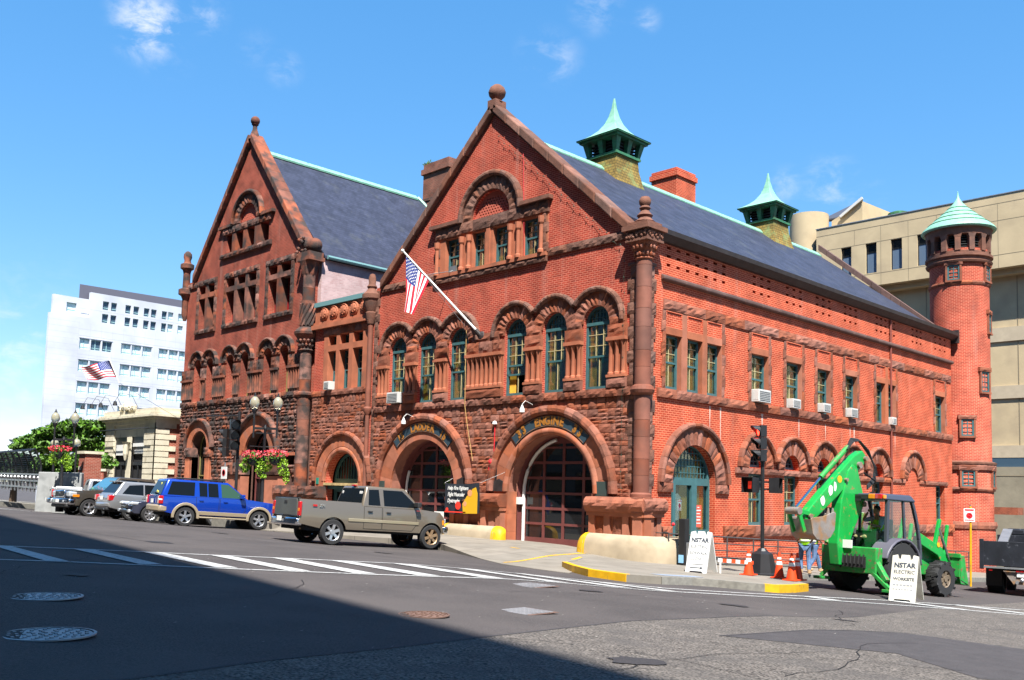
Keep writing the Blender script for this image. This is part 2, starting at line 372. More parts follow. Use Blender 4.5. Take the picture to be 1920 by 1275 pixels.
M_brickB = brick('brick_plain', (.28, .055, .032), (.22, .042, .026), (.34, .2, .15))
M_stone = mat('sandstone_rough', (.25, .082, .046), .9, rnd=.3, var=.25, vscale=2.5, bump=.8, bscale=35, dirt=(.10, .045, .03), dirtscale=1.4, dirtlo=.57, dirthi=.8)
M_stoneG = mat('sandstone_grey', (.17, .075, .05), .9, rnd=.3, var=.25, vscale=3, bump=.8, bscale=30, dirt=(.085, .05, .04), dirtscale=1.2, dirtlo=.5, dirthi=.75)
M_smooth = mat('sandstone_smooth', (.37, .122, .064), .8, rnd=.16, var=.18, vscale=2, bump=.25, bscale=60, dirt=(.17, .075, .045), dirtscale=.9, dirtlo=.55, dirthi=.8)
M_col = mat('column_brownstone', (.20, .068, .042), .75, rnd=.22, var=.2, vscale=2, bump=.25, bscale=60, dirt=(.12, .055, .04), dirtscale=.9, dirtlo=.5, dirthi=.75)
M_mortar = mat('stone_mortar', (.30, .12, .08), .95, var=.2, bump=.4)
M_dark = mat('sandstone_sooty', (.21, .075, .046), .92, rnd=.5, var=.35, vscale=1.6, bump=.8, bscale=30, dirt=(.05, .036, .032), dirtscale=1.9, dirtlo=.40, dirthi=.60)
M_darksm = mat('sandstone_sooty_smooth', (.22, .075, .045), .85, rnd=.3, var=.3, vscale=1.5, bump=.3, bscale=50, dirt=(.045, .032, .028), dirtscale=1.6, dirtlo=.42, dirthi=.64)
M_darkmor = mat('sooty_mortar', (.10, .05, .038), .95, var=.3)
M_slate = brick('slate', (.040, .046, .076), (.028, .033, .055), (.018, .021, .034), w=.28, h=.16, ms=.008, rough=.6, var=.22, bump=.5, stain=(.08, .085, .085), stlo=.56, sthi=.86, sscale=.8, slope=1)
M_shingle = brick('mossy_shingle', (.27, .18, .045), (.19, .13, .04), (.08, .065, .025), w=.2, h=.14, ms=.012, rough=.8, var=.3, stain=(.2, .26, .10), stlo=.5, sthi=.7, sscale=1.6, bump=.7)
M_copper = mat('verdigris_copper', (.20, .42, .31), .55, var=.12, vscale=4, dirt=(.11, .27, .18), dirtscale=2.5, dirtlo=.55, dirthi=.85, bump=.1)
M_copdk = mat('verdigris_dark', (.04, .17, .085), .6, var=.3, vscale=6, dirt=(.06, .07, .03), dirtscale=3, dirtlo=.5, dirthi=.7)
M_gutter = mat('gutter_brown', (.03, .024, .024), .6, var=.3)
M_louver = mat('louver_black', (.02, .022, .022), .6)
M_teal = mat('teal_paint', (.045, .125, .135), .5, var=.15, vscale=6)
M_cream = mat('cream_paint', (.45, .38, .2), .6)
M_curt = mat('yellow_curtain', (.62, .33, .03), .9, var=.15, vscale=5)
M_curt2 = mat('green_shade', (.012, .11, .09), .85, var=.2)
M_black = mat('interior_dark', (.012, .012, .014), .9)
M_glass = glass('window_glass', (.85, .95, .93), .05)
M_gdark = mat('dark_glass', (.01, .012, .014), .03, spec=.9)
M_doorred = mat('oxblood_paint', (.15, .045, .042), .5, var=.12)
M_white = mat('white_paint', (.70, .70, .68), .5, var=.05)
M_wplast = mat('white_plastic', (.55, .55, .53), .5)
M_grille = mat('ac_grille', (.12, .13, .14), .5)
M_asph = mat('asphalt_new', (.058, .050, .0485), .9, var=.16, vscale=.7, bump=.5, bscale=160, spk=.5, spks=55, dirt=(.074, .063, .060), dirtscale=.35, dirtlo=.45, dirthi=.75)
M_asph2 = mat('asphalt_old', (.110, .096, .085), .95, var=.2, vscale=6, bump=.9, bscale=90, spk=.85, spks=38, dirt=(.078, .07, .066), dirtscale=1.3, dirtlo=.5, dirthi=.8)
M_patch = mat('asphalt_patch', (.05, .045, .047), .88, var=.15, vscale=4, bump=.5, bscale=120, spk=.35, spks=80)
M_conc = mat('concrete_pavement', (.20, .18, .15), .9, var=.14, vscale=1.5, bump=.2, bscale=90, dirt=(.27, .235, .19), dirtscale=1.2, dirtlo=.55, dirthi=.8)
M_curb = mat('granite_kerb', (.20, .19, .165), .85, var=.2, vscale=8, bump=.2)
M_guard = mat('cast_concrete', (.36, .29, .20), .85, var=.14, vscale=2, bump=.3, bscale=70, dirt=(.24, .19, .12), dirtscale=1.6, dirtlo=.55, dirthi=.8)
M_yel = mat('yellow_paint', (.66, .36, .008), .55, var=.12, vscale=6, dirt=(.3, .2, .05), dirtscale=4, dirtlo=.6, dirthi=.75)
M_road = mat('road_paint', (.40, .40, .39), .7, var=.08, vscale=3, dirt=(.17, .165, .16), dirtscale=16, dirtlo=.54, dirthi=.66)
M_iron = mat('cast_iron', (.16, .16, .165), .55, metal=.6, var=.2, bump=.3)
M_ironr = mat('rusty_iron', (.13, .075, .055), .7, var=.2)
M_blk = mat('black_metal', (.018, .018, .02), .4, var=.2)
M_galv = mat('galvanised', (.36, .37, .38), .4, metal=.7, var=.15)
M_rail = mat('railing_paint', (.07, .065, .065), .5, var=.3)

def text_geo(txt, size=1, bold=0, shear=0, ext=.004, spacing=1):
    c = bpy.data.curves.new('t', 'FONT'); c.body = txt; c.size = size; c.offset = bold; c.extrude = ext; c.align_x = 'CENTER'; c.align_y = 'CENTER'; c.shear = shear; c.resolution_u = 3; c.space_character = spacing
    o = bpy.data.objects.new('t', c); COL.objects.link(o)
    dg = bpy.context.evaluated_depsgraph_get(); me = bpy.data.meshes.new_from_object(o.evaluated_get(dg))
    vs = [tuple(v.co) for v in me.vertices]; fs = [tuple(p.vertices) for p in me.polygons]
    bpy.data.objects.remove(o); bpy.data.curves.remove(c); bpy.data.meshes.remove(me)
    return vs, fs
def add_text(mb, txt, place, size=1, bold=0, shear=0, ext=.004, spacing=1, sx=1):
    """place(x, y, z) -> builder coordinates; x along the line, y up, z out"""
    vs, fs = text_geo(txt, size, bold, shear, ext, spacing); b = len(mb.v)
    for (x, y, z) in vs: mb.p(place(x * sx, y, z))
    for f in fs: mb.face([b + k for k in f])
    return mb
# ================================================================== GROUND
def gridmesh(name, xs, ys, zf, mat_, kind='structure'):
    vs = [(x, y, zf(x, y)) for y in ys for x in xs]; n = len(xs)
    fs = [(j * n + i, j * n + i + 1, (j + 1) * n + i + 1, (j + 1) * n + i) for j in range(len(ys) - 1) for i in range(n - 1)]
    me = bpy.data.meshes.new(name); me.from_pydata(vs, [], fs); me.materials.append(mat_)
    me.polygons.foreach_set('use_smooth', [True] * len(fs))
    o = bpy.data.objects.new(name, me); COL.objects.link(o); o['kind'] = kind; return o
far1 = [-1800, -900, -450, -250, -150, -100, -75, -60, -50]; fx = [-40 + .5 * i for i in range(141)]
gx = far1 + fx + [34, 40, 50, 70, 100, 180, 400, 900, 1800]; gy = far1 + fx + [34, 38, 42, 45, 50, 60, 80, 120, 200, 400, 900, 1800]
gridmesh('road', gx, gy, road, M_asph)
def drape(name, poly, zf, off, mat_, skirt=0, step=.5, kind='structure', holes=()):
    bm = bmesh.new()
    loops = [list(poly)]
    tri = tessellate_polygon([[Vector((x, y, 0)) for x, y in l] for l in loops]); vs = [bm.verts.new((x, y, 0)) for x, y in poly]
    for t in tri:
        try: bm.faces.new([vs[k] for k in t])
        except ValueError: pass
    xs = [p[0] for p in poly]; ys = [p[1] for p in poly]
    def cuts(lo, hi):
        k = math.ceil(lo / step)
        while k * step < hi:
            if -40 <= k * step <= 30: yield k * step
            k += 1
    for x in cuts(min(xs), max(xs)): bmesh.ops.bisect_plane(bm, geom=bm.verts[:] + bm.edges[:] + bm.faces[:], plane_co=(x, 0, 0), plane_no=(1, 0, 0), dist=1e-5)
    for y in cuts(min(ys), max(ys)): bmesh.ops.bisect_plane(bm, geom=bm.verts[:] + bm.edges[:] + bm.faces[:], plane_co=(0, y, 0), plane_no=(0, 1, 0), dist=1e-5)
    for v in bm.verts: v.co.z = zf(v.co.x, v.co.y) + off
    bmesh.ops.recalc_face_normals(bm, faces=bm.faces)
    if bm.faces and sum(f.normal.z for f in bm.faces) < 0: bmesh.ops.reverse_faces(bm, faces=bm.faces)
    if skirt:
        ed = [e for e in bm.edges if e.is_boundary]; r = bmesh.ops.extrude_edge_only(bm, edges=ed)
        for v in [g for g in r['geom'] if isinstance(g, bmesh.types.BMVert)]: v.co.z -= skirt
    me = bpy.data.meshes.new(name); bm.to_mesh(me); bm.free(); me.materials.append(mat_)
    o = bpy.data.objects.new(name, me); COL.objects.link(o)
    if kind: o['kind'] = kind
    return o
M_concp = brick('concrete_flags', (.21, .188, .158), (.19, .172, .145), (.10, .09, .078), w=1.55, h=1.5, ms=.014, offset=0, var=.14, bump=.15, stain=(.145, .128, .10), stlo=.52, sthi=.8, sscale=1.1)
# flags are laid in plan: swap the brick coordinates to x / y
_n = M_concp.node_tree; _bt = [q for q in _n.nodes if q.type == 'TEX_BRICK'][0]; _g = [q for q in _n.nodes if q.type == 'NEW_GEOMETRY'][0]
_n.links.new(_g.outputs['Position'], _bt.inputs['Vector'])
def apron_z(x, y):
    t = ss(-6.6, -3.2, y); t = max(t, 1 - ss(-14, -12.5, x) if y > -5.5 else t)
    return road(x, y) + .012 + t * (walk(x, y) - road(x, y) - .012)
drape('driveway_apron', [(-14, -6.1), (-13.5, -6.1), (-9.6, -5.0), (-6.8, -4.3), (-4.8, -4.5), (-2, -5.8), (.6, -7.05), (1.9, -7.2), (3.25, -7.2), (2.8, -6.55), (1.6, -5.6), (.9, -4.4), (-.44, -2.6), (-1.2, -1.2), (-1.2, 1.3), (-14, 1.3)], apron_z, 0, M_concp, skirt=.25)
drape('pavement', [(-1.2, 1.0), (-1.2, -1.2), (-.44, -2.6), (.9, -4.4), (1.6, -5.6), (2.8, -6.55), (4.0, -7.3), (5.25, -7.4), (5.75, -6.7), (5.95, -5.7), (6.4, -5.25), (7.05, -4.95), (7.6, -4.5), (7.55, -3.6), (7.3, -2.5), (6.3, -1.4), (4.9, -.1), (4.35, 1.5), (4.3, 30), (-.2, 30), (-.2, 1.0)], walk, .02, M_concp, skirt=.4)
drape('pavement', [(-80, -6.1), (-14, -6.1), (-14, .6), (-80, .6)], walk, .0, M_concp, skirt=.4)
drape('old_asphalt', [(13.17, -22.81), (12.83, -21.57), (12.58, -20.11), (12.3, -18.78), (11.96, -17.09), (11.65, -15.49), (11.65, -14.02), (11.64, -12.61), (11.54, -10.77), (11.33, -7.98), (10.9, -4.4), (10.57, -2.0), (10.3, 4), (10, 29), (29, 29), (29, -39), (14, -39), (13.4, -30)], road, .004, M_asph2)
drape('asphalt_patch', [(12.99, -15.43), (12.98, -13.17), (13.47, -11.19), (14.99, -10.97), (16.5, -12.4), (16.9, -14.9), (15.9, -15.3), (14.65, -14.31)], road, .008, M_patch)
# painted crossing: two long edge lines with bars between them
HT = [(.62, -21.4), (1.01, -20.05), (1.25, -19.02), (1.49, -17.92), (1.9, -16.6), (2.19, -15.47), (2.57, -14.13), (2.97, -12.8), (3.33, -11.39), (3.75, -10.0), (4.25, -9.3), (5.45, -8.5), (6.54, -7.75)]
HB = [(3.7, -22), (3.94, -20.91), (4.12, -20.04), (4.41, -19.14), (4.71, -18.2), (5.04, -17.2), (5.37, -16.1), (5.69, -14.98), (5.97, -13.7), (6.23, -12.25), (6.55, -10.72), (7.02, -9.2), (7.5, -7.9)]
def strip(name, pts, w, off, m_=None, zf=road):
    L_, R_ = [], []
    for i, p in enumerate(pts):
        a = Vector(pts[max(0, i - 1)]); b = Vector(pts[min(len(pts) - 1, i + 1)]); d = (b - a).normalized(); n_ = Vector((-d.y, d.x)) * w / 2
        q = Vector(p); L_.append(tuple(q + n_)); R_.append(tuple(q - n_))
    return drape(name, L_ + R_[::-1], zf, off, m_ or M_road)
strip('crossing_line', HT, .14, .009); strip('crossing_line', HB, .14, .009)
for D in [[(1.1, -20.2), (4.09, -20.3), (4.1, -19.95), (1.1, -19.9)], [(1.3, -18.9), (4.38, -18.94), (4.39, -18.55), (1.32, -18.52)], [(1.6, -17.7), (4.75, -17.8), (4.78, -17.4), (1.65, -17.32)], [(2, -16.5), (5.17, -16.65), (5.21, -16.22), (2.04, -16.12)], [(2.35, -15.3), (5.5, -15.5), (5.55, -15.04), (2.4, -14.9)], [(2.7, -14.1), (5.78, -14.26), (5.83, -13.76), (2.75, -13.68)], [(3.07, -12.77), (6.06, -12.87), (6.13, -12.35), (3.11, -12.3)], [(3.45, -11.35), (6.37, -11.3), (6.45, -10.75), (3.49, -10.85)], [(3.87, -9.95), (6.72, -9.72), (6.81, -9.15), (3.92, -9.5)], [(5.0, -8.95), (7.2, -8.6), (7.25, -8.2), (5.3, -8.65)]]:
    drape('crossing_bar', D, road, .0135, M_road)
strip('crossing_line', [(6.54, -7.9), (7.2, -6.9), (8.0, -5.4), (8.6, -4.0), (9.2, -2.6), (10.1, -1.2), (11.73, .6), (13, 2)], .16, .009)
strip('crossing_line', [(7.5, -7.9), (8.2, -6.6), (9.1, -4.9), (9.9, -3.8), (10.9, -2.6), (12.12, -1.5), (14, 0)], .16, .009)
for a, b in [((8.35, -4.6), (9.2, -4.72)), ((9.35, -2.3), (11.2, -2.4)), ((10.35, -.9), (12.7, -1.1)), ((11.5, .4), (14.1, .2))]:
    strip('crossing_bar', [a, b], .35, .0135)
# distant crossing at the far left and the yellow apron lines
for k in range(5): strip('crossing_bar', [(-31 - k * .2, -13.4 + k * .75), (-25.2, -13.5 + k * .75)], .3, .009)
strip('yellow_line', [(.2, -6.55), (-.7, -3.6), (-1.6, -.95)], .1, .006, M_yel, apron_z)
strip('yellow_line', [(.62, -4.1), (-.3, -2.65)], .12, .028, M_yel, walk)
strip('yellow_line', [(-3.1, -3.0), (-2.5, -3.2)], .14, .006, M_yel, apron_z)
strip('asphalt_seam', [(-10, -17.5), (-6.5, -16.6), (-3, -16.2), (-1.4, -16.1)], .035, .006, M_patch)
# kerbs: yellow stretches and bare granite
def kerb(pts, m_, off=.024):
    mb = MB()
    P_ = []
    for i in range(len(pts) - 1):
        a, b = Vector(pts[i]), Vector(pts[i + 1]); n_ = max(1, int((b - a).length / .4))
        for k in range(n_): P_.append(a.lerp(b, k / n_))
    P_.append(Vector(pts[-1])); ins, out = [], []
    for i, p in enumerate(P_):
        d = (P_[min(i + 1, len(P_) - 1)] - P_[max(0, i - 1)]).normalized(); n_ = Vector((d.y, -d.x)); out.append(p + n_ * .03); ins.append(p - n_ * .12)
    for i in range(len(P_) - 1):
        z = lambda q, i_: walk(*P_[i_]) + off
        A, B, C_, D = out[i], out[i + 1], ins[i + 1], ins[i]
        mb.hexa([(A.x, A.y, road(*A) - .1), (B.x, B.y, road(*B) - .1), (C_.x, C_.y, road(*C_) - .1), (D.x, D.y, road(*D) - .1), (A.x, A.y, z(A, i)), (B.x, B.y, z(B, i + 1)), (C_.x, C_.y, z(C_, i + 1)), (D.x, D.y, z(D, i))], R())
    o = mb.build('kerb', m_); o['kind'] = 'structure'
kerb([(-.1, -3.0), (.9, -4.4), (1.6, -5.6)], M_curb)
kerb([(1.6, -5.6), (2.8, -6.55), (4.0, -7.3), (5.25, -7.4)], M_yel)
kerb([(5.75, -6.7), (5.95, -5.7), (6.4, -5.25), (7.05, -4.95), (7.35, -4.7)], M_curb)
kerb([(7.35, -4.7), (7.6, -4.5), (7.55, -3.6), (7.3, -2.5)], M_yel, .03)
kerb([(7.3, -2.5), (6.3, -1.4), (4.9, -.1), (4.35, 1.5), (4.3, 30)], M_curb)
kerb([(-80, -6.1), (-14, -6.1)], M_curb)
drape('asphalt_patch', [(4.95, -6.1), (5.45, -6.2), (5.75, -5.6), (5.85, -5.0), (5.45, -4.9)], walk, .026, mat('tactile_strip', (.2, .24, .3), .8))
# covers in the road
def cover(name, x, y, rad, label, m1, grid=False, rings=5):
    z = road(x, y); t = thing(name, label, 'manhole cover', (x, y, z + .004))
    MB().lathe((x, y, z + .003), [(rad, 0), (rad, .012), (rad * .93, .014), (rad * .93, .002)], 40).build('rim', m1, t)
    c = MB(); c.lathe((x, y, z + .002), [(rad * .91, 0), (rad * .91, .008), (.0, .009)], 40)
    c.build('plate', m1, t)
    d = MB(); 
    for k in range(rings):
        q = rad * (.16 + .16 * k); n_ = max(6, int(q * 60)) if rad > .2 else 6
        for j in range(n_):
            a = 2 * pi * (j + .5 * (k % 2)) / n_; d.box(x + q * cos(a) - rad * .035, x + q * cos(a) + rad * .035, y + q * sin(a) - rad * .035, y + q * sin(a) + rad * .035, z + .009, z + .019)
    d.build('studs', m1, t)
M_manh = mat('worn_iron', (.27, .27, .28), .5, metal=.35, var=.2)
cover('manhole_cover', 8.62, -21.82, .385, 'round iron manhole cover in the shade, the farther of the two at the bottom left', M_manh)
cover('manhole_cover', 11.2, -22.66, .375, 'round patterned iron manhole cover in the shade, nearest the bottom left corner', M_manh)
cover('manhole_cover', 10.66, -18.17, .31, 'rusty brown manhole cover with worn patches in the sunlit asphalt', M_ironr)
for (x, y, r_, lab) in [(10.57, -16.34, .28, 'small square valve plate set in the asphalt right of the brown manhole cover'), (7.37, -12.9, .34, 'thin speckled iron plate in the asphalt in front of the crossing')]:
    z = road(x, y); t = thing('road_plate', lab, 'plate', (x, y, z)); mb = MB()
    for i in range(7):
        for j in range(7): mb.box(x - r_ + r_ * 2 * i / 7, x - r_ + r_ * 2 * (i + .8) / 7, y - r_ + r_ * 2 * j / 7, y - r_ + r_ * 2 * (j + .8) / 7, z + .003, z + .014)
    mb.build('studs', M_manh, t); MB().box(x - r_ - .04, x + r_ + .04, y - r_ - .04, y + r_ + .04, z + .001, z + .006).build('base', M_ironr, t)
drape('asphalt_patch', [(-1.95, -16.1), (-1.4, -16.15), (-1.25, -15.7), (-1.8, -15.6)], road, .006, mat('tar', (.02, .02, .024), .8))

# ================================================================== FIRE STATION
FS = thing('fire_station', 'red brick fire station with two arched engine doors, copper roof vents and a round tower', 'fire station', (-7.6, 0, -.4))
def rowstones(mb, u0, u1, z0, z1, w0, w1, rough=.05, lo=.5, hi=.9, holes=()):
    u = u0
    while u < u1 - .02:
        n_ = min(u1, u + U(lo, hi))
        if u1 - n_ < .2: n_ = u1
        if not any(n_ > h[0] + .01 and u < h[1] - .01 for h in holes): mb.stone(u, n_, z0, z1, w0, w1, rough)
        u = n_
def ashlar(mb, u0, u1, z0, z1, w0, w1, skip, rough=.036, h=(.15, .33), l=(.2, .55)):
    z = z0
    while z < z1 - .01:
        hh = min(U(*h), z1 - z)
        if z1 - z - hh < .09: hh = z1 - z
        u = u0 + 0
        while u < u1 - .01:
            e = min(u1, u + U(*l))
            if u1 - e < .12: e = u1
            two = hh > .24 and R() < .35
            for (a, b) in ([(z, z + hh * .5), (z + hh * .5, z + hh)] if two else [(z, z + hh)]):
                if not skip(u, e, a, b): mb.stone(u, e, a, b, w0, w1 + U(-.02, .01), rough, gap=.011)
            u = e
        z += hh
def circ_skip(c):        # keep clear of arches (uc, zs, r): drop a stone only when it lies wholly under the ring
    def f(u0, u1, z0, z1):
        for (uc, zs, r, zb) in c:
            far = max(sqrt((u - uc) ** 2 + (max(z, zs) - zs) ** 2) for u in (u0, u1) for z in (z0, z1))
            if far < r and z0 > zb: return True
            if z1 <= zs and u0 > uc - r and u1 < uc + r and z0 > zb - 9: return True
        return False
    return f
AR = [(-11.45, 1.83, 2.1), (-4.15, 1.83, 2.1)]; WA = [-13.4, -11.4, -9.4, -6.1, -4.05, -2.05]
# --- front wall
low = MB(FR); low.prism(rect(-15.2, 0, -1.6, 5.36), 0, -.45, [archpoly(c, r, -1.5, z) for c, z, r in AR]); low.build('wall', M_mortar, FS)
GW = [(-10.4, -9.45), (-8.72, -7.95), (-7.5, -6.6), (-5.88, -4.9)]
up = MB(FR)
holes = [archpoly(c, .6, 5.5, 7.9) for c in WA] + [rect(a, b, 10.85, 12.35) for a, b in GW] + [arc(-7.68, 12.84, 1.08, 0, 180, 20)]
up.prism([(-15.2, 5.36), (0, 5.36), (0, 10.95), (-.75, 10.95), (-7.65, 17.05), (-14.55, 10.95), (-15.2, 10.95)], 0, -.42, holes); up.build('wall', M_brick, FS)
sk = circ_skip([(c, z, 3.15, -9) for c, z, r in AR])
ash = MB(FR)
ashlar(ash, -15.0, -.5, 1.75, 5.2, 0, .05, lambda a, b, c, d: any(max(abs(a - u), abs(b - u)) < 3.05 and d <= 1.9 for u, z_, r in AR) or sk(a, b, c, d))
ash.build('rock_faced_stone', M_stone, FS)
# --- engine door arches
for i, (uc, zs, r) in enumerate(AR):
    A = MB(FR); A.ring(uc, zs, 2.1 if i == 0 else 2.4, 2.86, 0, 180, -.42, .09, 17, gap=.005)
    for s_ in (-1, 1):
        for z0, z1 in ((-.4, .3), (.3, 1.0), (1.0, zs)): A.box(uc + s_ * 2.085, uc + s_ * 2.86, -.4, .088, z0 + .004, z1 - .004, R())
    A.build('arch', M_smooth, FS)
    H = MB(FR); H.ring(uc, zs, 2.86, 3.2, 0, 180, 0, .19, 22, rough=.03, bow=.07, gap=.004, sub=3); H.build('hood_mould', M_stone, FS, smooth=False)
    if i == 1:
        G = MB(FR); G.ring(uc, zs, 2.12, 2.4, 0, 180, -.42, .1, 24, bow=.07, gap=.002, sub=3); G.build('roll_mould', M_smooth, FS, smooth=True)
    # reveal tunnel behind the arch
    T = MB(FR); n_ = 26
    for k in range(n_):
        a, b = pi * k / n_, pi * (k + 1) / n_
        T.quad((uc + 2.1 * cos(a), -.42, zs + 2.1 * sin(a)), (uc + 2.1 * cos(b), -.42, zs + 2.1 * sin(b)), (uc + 2.1 * cos(b), -.8, zs + 2.1 * sin(b)), (uc + 2.1 * cos(a), -.8, zs + 2.1 * sin(a)))
    for s_ in (-1, 1): T.quad((uc + s_ * 2.1, -.42, -1), (uc + s_ * 2.1, -.42, zs), (uc + s_ * 2.1, -.8, zs), (uc + s_ * 2.1, -.8, -1))
    T.build('reveal', M_doorred if i else M_doorred, FS)
    # door
    D = MB(FR); y0, y1 = -.74, -.8; ri = 1.98
    D.prism(archpoly(uc, 2.09, -.6, zs, 26), y0, y1, [])
    pan = MB(FR)
    D = MB(FR)
    hs_ = []; rows = [.12, .69, 1.27, 1.84, 2.42, 3.0, 3.55]; colw = (2 * ri) / 4
    for j in range(len(rows)):
        zt = rows[j] + .48
        for k in range(4):
            a, b = uc - ri + colw * k + .06, uc - ri + colw * (k + 1) - .06
            if rows[j] > zs:
                lim = lambda z: sqrt(max(0, 1.93 ** 2 - (z - zs) ** 2))
                poly = []
                m_ = 4
                for q in range(m_ + 1):
                    z = rows[j] + .48 * q / m_
                    if z - zs < 1.92: poly.append((z, max(a, uc - lim(z)), min(b, uc + lim(z))))
                poly = [p_ for p_ in poly if p_[2] - p_[1] > .03]
                if len(poly) < 2: continue
                hs_.append([(p_[1], p_[0]) for p_ in poly][::-1] + [(p_[2], p_[0]) for p_ in poly])
                hs_[-1] = hs_[-1][::-1]
            else: hs_.append(rect(a, b, rows[j], zt))
    D.prism(archpoly(uc, 2.09, -.6, zs, 26), y0, y1, hs_); d_ = D.build('engine_door', M_doorred, FS)
    gl_ = MB(FR); gl_.prism(archpoly(uc, 2.05, -.5, zs, 26), -.775, -.785); child(d_, 'glass', gl_, M_gdark)
    if i == 1:
        J = MB(FR)
        pts_ = [(uc - 2.0, -.7, -.3), (uc - 2.0, -.7, zs)] + [(uc + 2.0 * cos(radians(180 - 8 * k)), -.7, zs + 2.0 * sin(radians(180 - 8 * k))) for k in range(1, 11)]
        J.tube(pts_, .065, 6); J.build('white_door_trim', M_white, FS)
        MB(FR).box(uc - 2.1, uc - 1.95, -.65, -.38, 1.35, 1.62).build('intercom', M_white, FS)
    else:
        J = MB(FR); J.tube([(uc - 1.95, -.7, .0), (uc - 1.95, -.7, zs)] + [(uc + 1.95 * cos(radians(180 - 8 * k)), -.7, zs + 1.95 * sin(radians(180 - 8 * k))) for k in range(1, 4)], .06, 6); J.build('white_door_trim', M_white, FS)
    # name plaque with lettering
    ra, rb = (2.42, 2.82) if i == 0 else (2.42, 2.82)
    Q = MB(FR); Q.prism(arc(uc, zs, rb, 46, 133, 22) + arc(uc, zs, ra, 133, 46, 22), .09, .14); q_ = Q.build('name_plaque', mat('plaque_slate_blue', (.03, .055, .075), .5), FS)
    Bd = MB(FR)
    for (r_a, r_b) in ((ra + .015, ra + .035), (rb - .035, rb - .015)): Bd.prism(arc(uc, zs, r_b, 47, 132, 22) + arc(uc, zs, r_a, 132, 47, 22), .14, .146)
    for a_ in (50, 57, 68, 111, 122, 129): Bd.lathe((uc + (rb - .06) * cos(radians(a_)), .14, zs + (rb - .06) * sin(radians(a_))), [(.012, 0), (.012, .012)], 6, ax=1)
    child(q_, 'border', Bd, mat('plaque_rule', (.3, .15, .08), .5))
    Tm = MB(FR); word = ('15 LADDER 15' if i == 0 else '33 ENGINE 33'); rm = (ra + rb) / 2
    st = 6.05; gaps = {' ': 1.35}; cur = 0; pos = []
    for ch in word:
        wd = 1.5 if ch == ' ' else (.6 if ch in 'I1' else 1.0); pos.append((ch, cur + wd / 2)); cur += wd
    for ch, pq in pos:
        if ch == ' ': continue
        ang = radians(89.5 - (pq - cur / 2) * st)
        def place(x, y, z, ang=ang):
            rad_ = rm + y; return (uc + rad_ * cos(ang) + x * sin(ang), .15 + z, zs + rad_ * sin(ang) - x * cos(ang))
        add_text(Tm, ch, place, .42, .02, ext=.008, sx=.9)
    child(q_, 'lettering', Tm, mat('gilt_letters', (.42, .17, .03), .45, metal=.2))
# bronze tablets
for (a, b, z0, z1, m_, arch_) in [(-7.05, -6.4, 1.82, 2.3, M_gutter, 1), (-1.9, -1.3, 1.75, 2.25, mat('bronze_green', (.04, .06, .055), .5), 0), (-9.15, -8.5, 1.82, 2.35, M_gutter, 1), (-14.5, -13.95, 1.8, 2.15, mat('bronze_green'), 0)]:
    tb = MB(FR); tb.prism(rect(a, b, z0, z1) if not arch_ else [(a, z0), (b, z0), (b, z1 - .12), ((a + b) / 2, z1), (a, z1 - .12)], .09, .13); tb.build('tablet', m_, FS)
# --- piers with bulging caps between the doors
def pier(u0, u1, w=.34, side=False, f=FR, z0=-.6):
    c = MB(f); n_ = max(1, round((u1 - u0) / 1.1)); 
    for k in range(n_):
        a, b = u0 + (u1 - u0) * k / n_, u0 + (u1 - u0) * (k + 1) / n_
        nx, nz = 7, 5; rv = R(); gr = []
        for j in range(nz + 1):
            row = []
            for i in range(nx + 1):
                t = j / nz; ww = w + .12 + .14 * sin(pi * t) ** .6 * (1 if 0 < j < nz else .3) + (U(-.035, .035) if 0 < i < nx and 0 < j < nz else 0)
                row.append(c.p((a + .004 + (b - a - .008) * i / nx, ww, 1.22 + .5 * t)))
            gr.append(row)
        for j in range(nz):
            for i in range(nx): c.face([gr[j][i], gr[j][i + 1], gr[j + 1][i + 1], gr[j + 1][i]], rv)
        t0, t1 = c.p((a, 0, 1.74)), c.p((b, 0, 1.74)); c.face([gr[nz][i] for i in range(nx + 1)] + [t1, t0], rv)
        b0, b1 = c.p((a, 0, 1.22)), c.p((b, 0, 1.22)); c.face([gr[0][i] for i in range(nx + 1)] + [b1, b0], rv)
        for i_, e in ((0, a), (nx, b)):
            c.face([gr[j][i_] for j in range(nz + 1)] + [t0 if i_ == 0 else t1, b0 if i_ == 0 else b1], rv)
    c.build('pier_cap', M_stone, FS, smooth=False)
    s_ = MB(f); s_.box(u0 + .02, u1 - .02, 0, w + .1, 1.08, 1.22)
    s_.box(u0 + .08, u1 - .08, 0, w - .08, z0, 1.08)
    k = max(2, round((u1 - u0) / 1.0)); xs_ = [u0 + .06 + (u1 - u0 - .12) * i / k for i in range(k + 1)]
    for i, x in enumerate(xs_):
        hw = .13; a, b = (x, x + .26) if i == 0 else ((x - .26, x) if i == k else (x - hw, x + hw)); s_.box(a, b, 0, w + .02, z0, 1.08, R())
    s_.build('pier', M_smooth, FS)
    q = MB(f)
    for i in range(k): q.stone(xs_[i] + .2, xs_[i + 1] - .17, .02, 1.06, 0, w - .06, .06)
    q.build('pier_panel', M_stone, FS)
pier(-9.32, -6.28); pier(-2.02, .5); pier(-15.1, -13.6)
pier(-.5, .75, f=SD)
